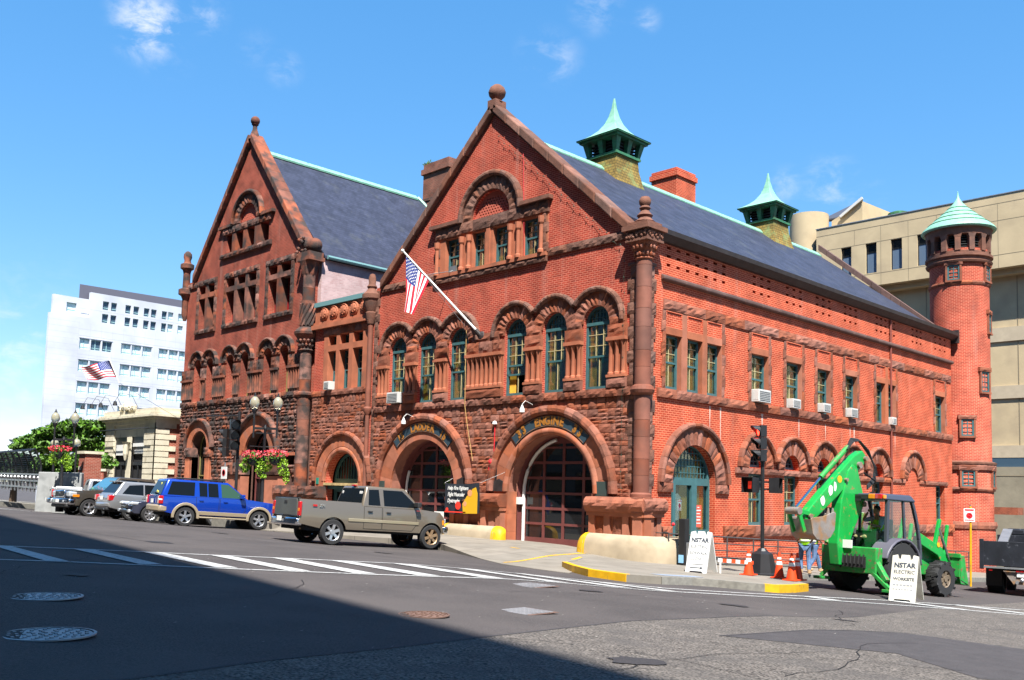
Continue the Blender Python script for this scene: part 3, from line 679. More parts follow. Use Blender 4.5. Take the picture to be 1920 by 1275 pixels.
# --- sill course, flutes and upper arches
b_ = MB(FR); rowstones(b_, -15.0, -.45, 5.2, 5.5, -.1, .13, .05); b_.build('sill_course', M_stone, FS)
ua = MB(FR); uh = MB(FR); cp = MB(FR); fl = MB(FR); rb_ = MB(FR)
for i, c in enumerate(WA):

    ua.ring(c, 7.9, .6, 1.1, -1, 181, -.3, .06, 13, rough=.05, jit=.015, sub=2)
    lo = 37 if i not in (2, 5) else -4; hi = 143 if i not in (0, 3) else 184
    uh.ring(c, 7.9, 1.1, 1.3, lo if i not in (2, 5) else -2, hi if i not in (0, 3) else 182, 0, .15, 11, rough=.02, bow=.05, sub=2)
uh.build('hood_mould', M_stoneG, FS); ua.build('arch', M_stone, FS)
segs = [(-14.75, -14.0), (-12.8, -12.0), (-10.8, -10.0), (-8.8, -6.7), (-5.5, -4.65), (-3.45, -2.65), (-1.45, -.62)]
for (a, b) in segs:
    fl.box(a + .02, b - .02, 0, .05, 5.5, 7.14)
    n_ = max(3, round((b - a) / .26))
    for k in range(n_):
        x = a + (b - a) * (k + .5) / n_; fl.lathe((x, .1, 5.95), [(.105, 0), (.105, .07), (.075, .1), (.072, 1.02), (.1, 1.08), (.11, 1.2)], 8)
    fl.box(a, b, 0, .2, 5.86, 5.95)
    rb_.stone(a, b, 5.5, 5.85, 0, .17, .05); fl.box(a, b, 0, .23, 7.14, 7.27)
    if b - a > 1.5:
        rowstones(cp, a, b, 7.27, 7.75, 0, .13, .06, .5, .8); cp.stone(a + .25, b - .25, 7.75, 8.1, 0, .08, .05)
    else: cp.stone(a, b, 7.27, 7.72, 0, .14, .06, nx=3, nz=3); cp.stone(a + .06, b - .06, 7.72, 8.0, 0, .1, .05)
fl.build('colonnettes', M_smooth, FS, smooth=True); rb_.build('base_blocks', M_stone, FS); cp.build('impost_blocks', M_stone, FS)

# --- windows
def sash(f, root, u0, u1, z0, z1, w=-.3, arched=False, zs=None, cols=3, curtain=(.0, .28), ac=False, fw=.09, open_=0, fmat=None, shade=True, trans=None):
    """double-hung window: frame, glass, muntins, curtain"""
    fmat = fmat or M_teal; uc = (u0 + u1) / 2; r = (u1 - u0) / 2; F_ = MB(f); top = zs if arched else z1; zt = zs - .02 if arched else z1
    if arched:
        F_.prism(archpoly(uc, r, z0, zs, 16), w, w - .07, [archpoly(uc, r - fw, z0 + fw, zs, 16)]); F_.box(u0 + .02, u1 - .02, w - .07, w + .02, zt - .06, zt + .05)
        for k in range(-3, 4): F_.box(uc + k * r * .26 - .011, uc + k * r * .26 + .011, w - .05, w - .02, zs, zs + sqrt(max(0, (r - fw) ** 2 - (k * r * .26) ** 2)))
        for k in (1, 2): zz = zs + k * .19; q = sqrt(max(0, (r - fw) ** 2 - (zz - zs) ** 2)); F_.box(uc - q, uc + q, w - .052, w - .018, zz - .011, zz + .011)
    else: F_.prism(rect(u0, u1, z0, z1), w, w - .07, [rect(u0 + fw, u1 - fw, z0 + fw, z1 - fw)])
    zm = z0 + (zt - z0) * .5
    F_.box(u0 + .02, u1 - .02, w - .05, w + .012, z0, z0 + .12); F_.box(u0 + fw * .5, u1 - fw * .5, w - .065, w - .005, zm - .035, zm + .035)
    if open_: F_.box(u0 + fw * .5, u1 - fw * .5, w - .06, w - .0, z0 + open_, z0 + open_ + .07)
    o = F_.build('window', fmat, root)
    Mu = MB(f)
    for k in range(1, cols): x = u0 + fw + (u1 - u0 - 2 * fw) * k / cols; Mu.box(x - .013, x + .013, w - .06, w - .035, zm, zt - .05)
    for k in (1, 2): zz = zm + (zt - zm) * k / 3; Mu.box(u0 + fw, u1 - fw, w - .061, w - .036, zz - .012, zz + .012)
    Mu.box(uc - .014, uc + .014, w - .06, w - .035, z0 + .1, zm)
    child(o, 'muntins', Mu, M_cream)
    G_ = MB(f)
    if arched: G_.prism(archpoly(uc, r - .03, z0 + .03 + open_, zs, 14), w - .075, w - .08)
    else: G_.prism(rect(u0 + .03, u1 - .03, z0 + .03 + open_, z1 - .03), w - .075, w - .08)
    child(o, 'glass', G_, M_glass)
    if shade:
        K = MB(f); c0, c1 = curtain; n_ = 12
        for (a, b) in ((u0 + (u1 - u0) * c0, u0 + (u1 - u0) * c1), (u1 - (u1 - u0) * (c1 - c0) * .5, u1)):
            for k in range(n_):
                x0, x1 = a + (b - a) * k / n_, a + (b - a) * (k + 1) / n_; d0 = .03 * (k % 2); d1 = .03 * ((k + 1) % 2)
                K.quad((x0, w - .12 - d0, z0), (x1, w - .12 - d1, z0), (x1, w - .12 - d1, z1 + (.0 if not arched else -.1)), (x0, w - .12 - d0, z1 + (.0 if not arched else -.1)))
        child(o, 'curtain', K, M_curt)
        B_ = MB(f)
        if not open_:
            B_.quad((u0 - .5, w - .3, z0 - .3), (u1 + .5, w - .3, z0 - .3), (u1 + .5, w - .3, z1 + .3), (u0 - .5, w - .3, z1 + .3)); child(o, 'blind', B_, M_curt2)
    return o
for i, c in enumerate(WA): sash(FR, FS, c - .6, c + .6, 5.5, 8.5, -.14, True, 7.9, 3, (.06, .36), open_=.8 if i == 3 else 0)
for (a, b) in GW: sash(FR, FS, a, b, 10.85, 12.35, -.15, cols=3, curtain=(.06, .4))
# gable window surround
sf = MB(FR); sf.prism(rect(-10.95, -4.5, 10.84, 12.4), -.3, .06, [rect(a + .008, b - .008, 10.862, 12.34) for a, b in GW])
for x in (-10.85, -9.3, -8.85, -7.75, -6.45, -6.0, -4.78): 
    if x != -7.75: sf.lathe((x, .12, 10.86), [(.13, 0), (.13, .1), (.085, .15), (.08, 1.08), (.12, 1.16), (.14, 1.4)], 10)
    else: sf.box(x - .11, x + .11, 0, .1, 10.86, 12.38)
sf.box(-11.0, -4.5, 0, .17, 10.72, 10.86); sf.build('window_surround', M_smooth, FS, smooth=False)
gs = MB(FR); rowstones(gs, -11.0, -4.45, 12.4, 12.86, 0, .12, .05, .7, 1.1); rowstones(gs, -10.95, -4.5, 10.5, 10.72, 0, .12, .05, .6, .9)
for x in (-11.0, -4.78): 
    for k in range(4): gs.stone(x, x + .3 - .08 * (k % 2), 10.86 + k * .385, 10.86 + (k + 1) * .385, 0, .09, .03)
gs.ring(-7.68, 12.86, 1.1, 1.62, 0, 180, -.1, .09, 16, rough=.05, jit=.01)
gs.build('gable_arch', M_stoneG, FS)
gh = MB(FR); gh.ring(-7.68, 12.86, 1.62, 1.86, 0, 180, 0, .2, 16, bow=.05, rough=.02); gh.box(-11.3, -9.5, 0, .26, 12.87, 13.02); gh.box(-5.86, -4.3, 0, .26, 12.87, 13.02); gh.build('hood_mould', M_stoneG, FS)
# pierced brick lattice
lt = MB(FR); hl = []
for j in range(9):
    for i in range(14):
        x = -7.68 - 1.0 + (i + .5 * (j % 2)) * .155; z = 12.95 + j * .115
        if sqrt((x - -7.68) ** 2 + (z + .04 - 12.84) ** 2) < .95: hl.append([(x - .058, z), (x, z - .046), (x + .058, z), (x, z + .046)])
lt.prism(arc(-7.68, 12.84, 1.09, 0, 180, 24), -.12, -.2, hl); l_ = lt.build('lattice', mat('lattice_brick', (.45, .11, .07), .85), FS)
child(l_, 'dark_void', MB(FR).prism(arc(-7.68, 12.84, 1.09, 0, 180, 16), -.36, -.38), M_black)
# impost bands of the gable
gb = MB(FR); rowstones(gb, -4.45, -.6, 10.68, 10.98, 0, .07, .05, .7, 1.0); rowstones(gb, -14.8, -10.95, 10.68, 10.98, 0, .07, .05, .7, 1.0); gb.build('string_course', M_stoneG, FS)
# rake copings
def rake(u0, z0, u1, z1, th, w0, w1, m_, root, f=FR, n=9):
    c = MB(f); 
    for k in range(n):
        t0, t1 = k / n, (k + 1) / n; a, b = u0 + (u1 - u0) * t0, u0 + (u1 - u0) * t1; c0, c1 = z0 + (z1 - z0) * t0, z0 + (z1 - z0) * t1
        e = .006 * (1 if u1 > u0 else -1); a += e; b -= e
        c.prism([(a, c0), (b, c1), (b, c1 + th), (a, c0 + th)], w0, w1, r=R())
    return c.build('rake_coping', m_, root, bevel=.05)
rake(-.55, 10.8, -7.6, 17.1, .42, -.5, .2, M_stoneG, FS); rake(-14.75, 10.8, -7.7, 17.1, .42, -.5, .2, M_stoneG, FS)
fn = MB(FR); fn.box(-7.88, -7.42, -.4, .2, 17.25, 17.64); fn.lathe((-7.65, -.1, 17.6), [(.26, 0), (.16, .08), (.2, .13), (.33, .28), (.36, .43), (.3, .6), (.16, .72), (0, .75)], 16); fn.build('ball_finial', M_stoneG, FS, smooth=True)
# --- corner column
cc = MB(); cc.lathe((0, 0, 1.74), [(.36, 0), (.36, .1), (.29, .16)], 24)
z = 1.9
while z < 9.8:
    h_ = min(U(.55, .85), 9.85 - z)
    if z < 5.2 < z + h_: h_ = 5.2 - z
    if z >= 5.19 and z < 5.5: z = 5.52; continue
    cc.lathe((0, 0, z), [(.275, .0), (.275, h_ - .012), (.262, h_ - .006)], 24, r=R()); z += h_
cc.build('corner_column', M_col, FS, smooth=True)
cr = MB(); cr.lathe((0, 0, 5.17), [(.28, 0), (.38, .07), (.42, .18), (.37, .3), (.28, .36)], 20, r=.4)
cr.build('column_ring', M_col, FS)
cap = MB(); cap.lathe((0, 0, 9.8), [(.28, 0), (.33, .04), (.28, .09)], 20); prof = [(.27, .09), (.33, .3), (.43, .52), (.47, .62)]; cap.lathe((0, 0, 9.8), prof, 20)
for k in range(16):
    a = 2 * pi * k / 16
    for (h0, rr_) in ((.2, .32), (.42, .40)):
        cap.ball((rr_ * cos(a + h0), rr_ * sin(a + h0), 9.8 + h0), .06, 6, (1, 1, 1.3), R())
cap.build('capital', M_stone, FS)
ab = MB(); ab.box(-.47, .47, -.47, .47, 10.4, 10.48)
for k in range(26):
    a = U(-.42, .42); 
    for sx, sy in ((0, -1), (1, 0)): ab.ball((a if sx == 0 else .46, -.46 if sx == 0 else a, 10.6 + U(-.08, .12)), .055, 6, r=R())
ab.box(-.45, .45, -.45, .45, 10.48, 10.78); ab.box(-.56, .56, -.56, .56, 10.78, 10.94); ab.prism([(-.42, -.42), (.42, -.42), (.42, .42), (-.42, .42)], 10.94, 11.08, ax=2); ab.build('abacus', M_stoneG, FS)
pf = MB(); pf.lathe((0, 0, 11.08), [(.32, 0), (.36, .06), (.26, .14), (.22, .2), (.28, .28), (.19, .38), (.14, .46), (.2, .54), (.15, .62), (.2, .7), (.21, .82), (.15, .93), (0, .97)], 12)
pf.build('pinnacle', M_stoneG, FS, smooth=True)
for f_, s_ in ((FR, -1), (SD, 1)):
    q = MB(f_); z = -.4; k = 0
    while z < 9.7:
        h_ = .42; l_ = .34 if k % 2 else .46
        a, b = (-.2 - l_, -.16) if s_ < 0 else (.16, .2 + l_)
        if z > 1.7 or f_ is SD: q.stone(a, b, z, min(z + h_, 9.8), 0, .05, .04)
        z += h_; k += 1
    q.build('quoins', M_stoneG, FS)

# --- left turret of the station front
tt = MB(); tt.lathe((-15.4, -.12, 5.0), [(.02, 0), (.2, .3), (.2, .42), (.13, .5), (.12, 4.3), (.16, 4.34)], 14); tt.lathe((-15.4, -.12, 1.7), [(.1, 0), (.1, 3.4)], 10)
tt.build('turret_shaft', M_col, FS, smooth=True)
tb = MB(); tb.lathe((-15.4, -.12, 9.3), [(.16, 0), (.22, .25), (.26, .5), (.22, .55), (.36, .95), (.38, 1.1), (.44, 1.15), (.44, 1.35), (.27, 1.5), (.19, 1.62), (.24, 1.72), (.16, 1.85), (.18, 2.1), (.12, 2.3), (0, 2.34)], 12)
tb.build('turret_cap', M_stoneG, FS, smooth=True)
q = MB(FR); z = 1.8; k = 0
while z < 10.6: q.stone(-15.2, -14.96 + .1 * (k % 2), z, z + .36, 0, .05, .04); z += .36; k += 1
q.build('quoins', M_stoneG, FS)

# ================= side wall
UPW = [(1.27, 2.2), (2.55, 3.5), (3.81, 4.75), (6.87, 8.1), (9.55, 10.8), (12.16, 13.3), (14.73, 15.85), (17.86, 18.8), (19.13, 19.95), (24.79, 26.0)]
LC = [7.3, 10.0, 12.68, 15.28, 17.95]
GP = [(1.28, 7, .585), (6.96, 3, .55), (9.52, 3, .55), (12.06, 3, .55), (14.65, 3, .52), (17.86, 5, .48), (21.95, 3, .5), (24.81, 3, .62)]
ho = [rect(a, b, 5.52, 7.46) for a, b in UPW] + [archpoly(3.08, 1.36, -.5, 2.29, 18)] + [rect(c - .58, c + .6, .78, 2.78) for c in LC] + [arc(c, 3.02, .6, 0, 180, 12) for c in LC] + [rect(24.78, 25.95, .93, 2.78)]
for g_, n_, st in GP:
    for i in range(n_):
        for z in (9.86, 10.17, 10.47): ho.append(rect(g_ + i * st, g_ + i * st + .24, z, z + .1))
sw_ = MB(SD); sw_.prism(rect(0.0, 27.0, -3.2, 10.66), 0, -.4, ho); sw_.build('wall', M_brickS, FS)
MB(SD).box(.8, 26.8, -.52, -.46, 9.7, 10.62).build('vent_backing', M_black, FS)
bk = MB(); bk.prism([(-15.2, -3), (-.4, -3), (-.4, 10.6), (-7.65, 16.2), (-15.2, 10.6)], 27, 26.7); bk.build('wall', M_brickB, FS)
MB().box(-15.2, -14.9, .42, 26.7, -3, 10.6).build('wall', M_brickB, FS)
MB().box(-15.0, -.42, .42, 26.7, -.6, -.3).build('floor', M_black, FS); MB().box(-15.0, -.42, .42, 26.7, 5.15, 5.35).build('floor', M_black, FS)
MB().prism([(-14.8, 5.4), (-.5, 5.4), (-.5, 10.6), (-7.65, 15.8), (-14.8, 10.6)], 1.6, 1.8).build('partition', M_black, FS); MB().box(-1.8, -1.7, 1.8, 26.6, -.3, 10.4).build('partition', M_black, FS)  # black sheets added inside so the windows look dark behind the glass
lb = MB(SD); rowstones(lb, 1.1, 26.9, 8.3, 8.68, 0, .05, .05, 1.0, 1.5); lb.build('lintel_course', M_stone, FS)
sb = MB(SD); rowstones(sb, .78, 26.98, 5.2, 5.53, 0, .09, .05, .8, 1.5); sb.build('sill_course', M_stone, FS)
wt = MB(SD)
rowstones(wt, .8, 26.98, .35, .78, 0, .1, .06, .7, 1.3, holes=[(1.7, 4.46)]); wt.build('water_table', M_stone, FS)
st = MB(SD); n_ = 20
for k in range(n_):
    a, b = .95 + 26.05 * k / n_ + .006, .95 + 26.05 * (k + 1) / n_ - .006
    st.prism([(0, 9.28), (.1, 9.3), (.17, 9.36), (.18, 9.44), (.1, 9.51), (0, 9.54)], a, b, ax=1, r=R()) if False else st.hexa([(a, 0, 9.28), (b, 0, 9.28), (b, .17, 9.33), (a, .17, 9.33), (a, 0, 9.54), (b, 0, 9.54), (b, .17, 9.47), (a, .17, 9.47)], R())
st.build('string_course', mat('string_brownstone', (.11, .062, .052), .75, rnd=.15, var=.2), FS, bevel=.04)
# brownstone jambs, lintels and blind panels round the upper windows
jb = MB(SD); jr = MB(SD)
for i, (a, b) in enumerate(UPW):
    jb.box(a - .02, b + .02, -.38, .04, 7.452, 7.7, R())
    nxt = UPW[i + 1][0] if i in (0, 1, 7) else b + .22
    jb.box(b - .006, nxt + (.006 if i in (0, 1, 7) else 0), -.37, .03, 5.53, 8.3, R()); 
    if i not in (1, 2, 8): 
        z = 5.53; k = 0
        while z < 8.25:
            h_ = min(.4, 8.3 - z); jr.stone(a - .2 - .07 * (k % 2), a, z, z + h_, -.1, .03, .03); z += h_; k += 1
    if i in (2, 3, 4, 5, 6, 8, 9):
        z = 5.53; k = 0
        while z < 8.25:
            h_ = min(.4, 8.3 - z); jr.stone(b + .01, b + .2 + .07 * (k % 2), z, z + h_, .0, .045, .02); z += h_; k += 1
jb.build('window_dressings', M_smooth, FS); jr.build('jamb_stones', M_stone, FS)
pn = MB(SD)
for a, b in UPW: pn.prism(rect(a - .02, b + .02, 7.7, 8.32), 0, .035, [rect(a + .04, b - .04, 7.74, 8.24)])
pn.build('panel_frames', M_brickS, FS)
for i, (a, b) in enumerate(UPW): sash(SD, FS, a, b, 5.53, 7.46, -.16, cols=2, curtain=(.45, .8))
for c in LC:
    sash(SD, FS, c - .58, c + .6, .78, 2.78, -.17, cols=2, curtain=(.15, .5))
    t_ = MB(SD); t_.prism(arc(c, 3.02, .6, 0, 180, 14), -.24, -.3, [arc(c, 3.1, .47, 4, 176, 12)])
    for k in (-1, 0, 1): t_.box(c + k * .2 - .012, c + k * .2 + .012, -.29, -.26, 3.08, 3.5)
    t_.box(c - .42, c + .42, -.29, -.26, 3.26, 3.285); o_ = t_.build('transom_window', M_teal, FS)
    child(o_, 'glass', MB(SD).prism(arc(c, 3.02, .57, 0, 180, 12), -.305, -.31), M_gdark)
sash(SD, FS, 24.78, 25.95, .93, 2.78, -.24, cols=2, curtain=(.1, .5))
sa = MB(SD); sh = MB(SD); si = MB(SD)
for i, c in enumerate(LC):
    sa.ring(c, 3.02, .6, 1.2, 0, 180, -.3, .06, 13, rough=.05, jit=.015); sh.ring(c, 3.02, 1.2, 1.38, 12 if i < 4 else 0, 180 - 12 if i else 180, 0, .15, 11, bow=.05, rough=.02)
sa.ring(3.08, 2.29, 1.36, 1.98, 0, 180, -.3, .07, 19, rough=.06, jit=.02); sh.ring(3.08, 2.29, 1.98, 2.18, 0, 180, 0, .17, 15, bow=.05, rough=.02)
for s_ in (-1, 1): sa.stone(min(3.08 + s_ * 1.36, 3.08 + s_ * 2.18), max(3.08 + s_ * 1.36, 3.08 + s_ * 2.18), 1.95, 2.28, -.3, .09, .05)
sa.ring(21.85, 3.0, .55, 1.25, 0, 180, 0, .07, 13, rough=.05, jit=.015); sh.ring(21.85, 3.0, 1.25, 1.45, 0, 180, 0, .14, 11, bow=.05, rough=.02)
sa.build('arch', M_stone, FS); sh.build('hood_mould', M_stone, FS)
rowstones(si, 5.75, 19.35, 2.76, 2.99, 0, .09, .04, .9, 1.4); rowstones(si, 19.5, 21.0, 2.78, 2.98, 0, .06, .03, .7, 1.1); rowstones(si, 22.7, 26.3, 2.78, 2.98, 0, .06, .03, .8, 1.3); si.build('impost_course', M_stone, FS)
for k, c in enumerate(LC[:-1]): 
    nb = MB(SD); nb.ball(((c + LC[k + 1]) / 2, .16, 3.35), .14, 8); nb.build('boss', M_stone, FS)
# arched side door
dr = MB(SD); w = -.24
dr.prism(archpoly(3.08, 1.36, -.4, 2.29, 20), w, w - .1, [arc(3.08, 2.42, 1.2, 3, 177, 18), rect(1.8, 2.14, .62, 2.22), rect(2.32, 3.3, .02, 2.22), rect(3.62, 4.35, .62, 2.22)])
for k in range(-5, 6):
    x = 3.08 + k * .205; dr.box(x - .012, x + .012, w - .06, w - .03, 2.42, 2.42 + sqrt(max(.01, 1.2 ** 2 - (x - 3.08) ** 2)) - .05)
for k in (1, 2, 3, 4): zz = 2.42 + k * .24; qq = sqrt(1.2 ** 2 - (k * .24) ** 2); dr.box(3.08 - qq, 3.08 + qq, w - .062, w - .028, zz - .012, zz + .012)
do = dr.build('entrance_door', M_teal, FS)
child(do, 'glass', MB(SD).prism(archpoly(3.08, 1.33, -.3, 2.3, 16), w - .105, w - .11), M_glass)
K = MB(SD)
for (a, b, z0, z1) in ((1.8, 2.14, .6, 2.25), (2.8, 3.3, -.1, 2.25), (3.62, 4.35, .6, 2.25), (1.9, 4.25, 2.42, 3.3)):
    for k in range(10):
        x0, x1 = a + (b - a) * k / 10, a + (b - a) * (k + 1) / 10; K.quad((x0, w - .2 - .03 * (k % 2), z0), (x1, w - .2 - .03 * ((k + 1) % 2), z0), (x1, w - .2 - .03 * ((k + 1) % 2), z1), (x0, w - .2 - .03 * (k % 2), z1))
child(do, 'curtain', K, M_curt)
MB(SD).prism([(2.3, .95), (2.36, 1.0), (2.36, 1.62), (2.3, 1.6), (2.24, 1.78), (2.4, 1.92), (2.52, 1.88), (2.64, 1.92), (2.84, 1.76), (2.78, 1.58), (2.7, 1.62), (2.7, .98), (2.36, .95)], w - .13, w - .16).build('white_shirt', M_white, FS)
MB(SD).prism([(2.66, 1.0), (2.66, 1.86), (2.84, 1.8), (2.98, 1.66), (2.92, 1.55), (2.88, 1.6), (2.88, .98)], w - .17, w - .19).build('navy_shirt', mat('navy_cloth', (.02, .03, .10), .9), FS)
pt = MB(SD).box(3.66, 4.06, w - .098, w - .09, .72, 1.52); po = pt.build('red_notice', mat('notice_red', (.75, .10, .06), .6), FS)
px_ = MB(SD)
NOSPLIT.add('print_lines')
for k, (hw, hh) in enumerate([(.06, .03), (.15, .04), (.1, .03), (.14, .03), (.12, .04), (.15, .03)]): px_.box(3.86 - hw, 3.86 + hw, w - .09, w - .084, 1.42 - k * .115, 1.42 - k * .115 + hh)
child(po, 'print_lines', px_, M_white)
# --- gutter and roof
gt = MB(); gt.prism([(-.15, 10.62), (.12, 10.66), (.34, 10.86), (.36, 11.02), (.3, 11.02), (.26, 10.9), (-.15, 10.9)], .45, 27.25); gt.build('gutter', M_gutter, FS)
MB().box(-.1, .3, 27.25, 27.45, 10.5, 11.2).build('gutter_end', M_gutter, FS)
def roof(pf, y0, y1, m_, root, th=.12, name='roof'):
    b = MB(); n_ = len(pf)
    for i in range(n_ - 1):
        (x0, z0), (x1, z1) = pf[i], pf[i + 1]
        b.hexa([(x0, y0, z0 - th), (x1, y0, z1 - th), (x1, y1, z1 - th), (x0, y1, z0 - th), (x0, y0, z0), (x1, y0, z1), (x1, y1, z1), (x0, y1, z0)])
    return b.build(name, m_, root)
roof([(.2, 10.98), (-1.6, 12.0), (-7.65, 16.6)], .4, 27.2, M_slate, FS); roof([(-15.4, 10.98), (-13.7, 12.0), (-7.65, 16.6)], .4, 27.2, M_slate, FS)
rc = MB()
for k in range(14):
    a, b = .6 + 26.6 * k / 14, .6 + 26.6 * (k + 1) / 14 - .02; rc.prism([(-7.85, 16.46), (-7.65, 16.66), (-7.45, 16.46), (-7.44, 16.52), (-7.65, 16.75), (-7.86, 16.52)], a, b, r=R())
rc.build('ridge_capping', M_copper, FS)
cg = MB()
for k in range(10):
    t0, t1 = k / 10, (k + 1) / 10 - .004; X = lambda t: -2.2 - 5.45 * t; Z = lambda t: 12.35 + 4.55 * t
    cg.prism([(X(t0), Z(t0)), (X(t1), Z(t1)), (X(t1), Z(t1) + .35), (X(t0), Z(t0) + .35)], 27.1, 27.5, r=R())
cg.prism([(-.3, 10.8), (-2.2, 12.35), (-2.2, 12.7), (-.3, 11.1)], 27.1, 27.5)
cg.build('rake_coping', mat('string_brownstone'), FS)
# --- chimney
ch = MB(); ch.box(-10.2, -8.6, 13.9, 15.6, 13, 18.35); ch.box(-10.28, -8.52, 13.82, 15.68, 18.35, 18.62); ch.box(-10.2, -8.6, 13.9, 15.6, 18.62, 18.8); ch.build('chimney', M_brickS, FS)
# --- copper ventilators on the ridge
def vent(y, sc=1.0):
    x = -7.65; b = MB(); pr = [(1.55 * sc, -2.6), (1.22 * sc, -1.95), (.98 * sc, -1.2), (.84 * sc, -.55), (.8 * sc, 0)]; z0 = 17.2; rings = []
    for (h_, dz) in pr: rings.append([b.p((x + h_ * sx, y + h_ * sy, z0 + dz)) for sx, sy in ((1, -1), (1, 1), (-1, 1), (-1, -1))])
    for i in range(len(rings) - 1):
        for k in range(4): b.face([rings[i][k], rings[i][(k + 1) % 4], rings[i + 1][(k + 1) % 4], rings[i + 1][k]])
    v_ = b.build('ventilator', M_shingle, FS)
    l = MB(); l.box(x - .62, x + .62, y - .62, y + .62, z0, z0 + .72); child(v_, 'core', l, M_black)
    l = MB()
    for k in range(4):
        zz = z0 + .08 + k * .15; e = .72
        for (a, b_, c, d) in ((x - e, x + e, y - e, y - e + .14), (x + e - .14, x + e, y - e, y + e), (x - e, x - e + .14, y - e, y + e), (x - e, x + e, y + e - .14, y + e)): l.box(a, b_, c, d, zz, zz + .05)
    child(v_, 'louvres', l, M_louver)
    c = MB()
    for sx in (-1, 0, 1):
        for sy in (-1, 0, 1):
            if sx or sy:
                X_, Y_ = x + sx * .76, y + sy * .76; c.hexa([(X_ - .09, Y_ - .09, z0), (X_ + .09, Y_ - .09, z0), (X_ + .09, Y_ + .09, z0), (X_ - .09, Y_ + .09, z0), (X_ - .15 + sx * .1, Y_ - .15 + sy * .1, z0 + .7), (X_ + .15 + sx * .1, Y_ - .15 + sy * .1, z0 + .7), (X_ + .15 + sx * .1, Y_ + .15 + sy * .1, z0 + .7), (X_ - .15 + sx * .1, Y_ + .15 + sy * .1, z0 + .7)])
    c.box(x - .9, x + .9, y - .9, y + .9, z0 - .05, z0 + .06); c.box(x - 1.12, x + 1.12, y - 1.12, y + 1.12, z0 + .7, z0 + .8); c.box(x - 1.22, x + 1.22, y - 1.22, y + 1.22, z0 + .8, z0 + .86)
    child(v_, 'brackets', c, M_copdk)
    s_ = MB(); pr = [(1.24, .86), (1.0, .98), (.76, 1.14), (.52, 1.38), (.32, 1.7), (.19, 2.05), (.1, 2.45), (.035, 2.95)]; rings = []
    for (h_, dz) in pr: rings.append([s_.p((x + h_ * sx, y + h_ * sy, z0 + dz)) for sx, sy in ((1, -1), (1, 1), (-1, 1), (-1, -1))])
    for i in range(len(rings) - 1):
        for k in range(4): s_.face([rings[i][k], rings[i][(k + 1) % 4], rings[i + 1][(k + 1) % 4], rings[i + 1][k]])
    s_.face(rings[-1][:]); child(v_, 'spire_roof', s_, M_copper, bevel=.02)
vent(7.6); vent(21.3)
# --- round tower
TX, TY = -.25, 29.0
tw = MB(); tw.lathe((TX, TY, -3.4), [(1.62, 0), (1.62, 3.9), (1.56, 4.15), (1.56, 7.2), (1.5, 7.3), (1.5, 19.2)], 56); tw.build('tower_shaft', M_brickT, FS, smooth=True)
def tring(mb, z0, z1, r0, r1, n_=16, rough=.04):
    for k in range(n_):
        A, B = 2 * pi * k / n_ + .004, 2 * pi * (k + 1) / n_ - .004; rv = R(); g = []
        for (r_, z) in ((r0, z0), (r1, z0 + .02), (r1 + rough * .5, (z0 + z1) / 2), (r1, z1 - .02), (r0, z1)):
            g.append([mb.p((TX + (r_ + (U(0, rough) if r_ > r1 else 0)) * cos(A + (B - A) * j / 4), TY + (r_ + (U(0, rough) if r_ > r1 else 0)) * sin(A + (B - A) * j / 4), z)) for j in range(5)])
        for i in range(4):
            for j in range(4): mb.face([g[i][j], g[i][j + 1], g[i + 1][j + 1], g[i + 1][j]], rv)
bn = MB(); tring(bn, .55, .95, 1.5, 1.68); tring(bn, 2.55, 2.78, 1.5, 1.63); tring(bn, 3.68, 4.1, 1.5, 1.66); tring(bn, 13.75, 14.0, 1.45, 1.54)
bn.build('tower_courses', M_stone, FS)
bd = MB(); bd.lathe((TX, TY, 3.98), [(1.5, 0), (1.72, .02), (1.74, .12), (1.5, .2)], 40); bd.lathe((TX, TY, 14.95), [(1.5, 0), (1.66, .06), (1.7, .16), (1.6, .22), (1.6, .34), (1.72, .4), (1.72, .52), (1.5, .58)], 40); bd.build('tower_mouldings', M_stoneG, FS, smooth=True)
# belfry arcade
bf = MB(); bf.lathe((TX, TY, 15.4), [(1.5, 0), (1.58, .02), (1.58, .25), (1.5, .27)], 40); n_ = 14
for k in range(n_):
    a = 2 * pi * k / n_ + .1; x, y = TX + 1.46 * cos(a), TY + 1.46 * sin(a); t_ = Vector((-sin(a), cos(a), 0)) * .14; d = Vector((cos(a), sin(a), 0)) * .16
    P_ = Vector((x, y, 0)); pts = [P_ - t_ - d, P_ + t_ - d, P_ + t_ + d, P_ - t_ + d]
    bf.hexa([tuple(q + Vector((0, 0, 15.66))) for q in pts] + [tuple(q + Vector((0, 0, 16.35))) for q in pts], R())
    P2 = [P_ - t_ * 1.6 - d, P_ + t_ * 1.6 - d, P_ + t_ * 1.6 + d * 1.2, P_ - t_ * 1.6 + d * 1.2]
    bf.hexa([tuple(q + Vector((0, 0, 16.35))) for q in pts] + [tuple(q + Vector((0, 0, 16.6))) for q in P2], R())
bf.lathe((TX, TY, 16.55), [(1.5, 0), (1.66, .02), (1.68, .3), (1.74, .42), (1.5, .45)], 40); bf.build('belfry_arcade', M_stoneG, FS)
MB().lathe((TX, TY, 15.5), [(1.25, 0), (1.25, 1.3)], 24).build('belfry_core', M_black, FS)
lv = MB()
for k in range(6): lv.lathe((TX, TY, 15.72 + k * .14), [(1.3, .05), (1.42, 0), (1.42, .03), (1.3, .08)], 30)
lv.build('belfry_louvres', M_louver, FS)
cn = MB(); pr = [(1.86, 16.95), (1.92, 17.02), (1.86, 17.12)]
for (r_, z) in ((1.86, 17.12), (1.55, 17.42), (1.2, 17.74), (.86, 18.05), (.54, 18.36), (.26, 18.68)): pr += [(r_, z), (r_ - .02, z + .03)]
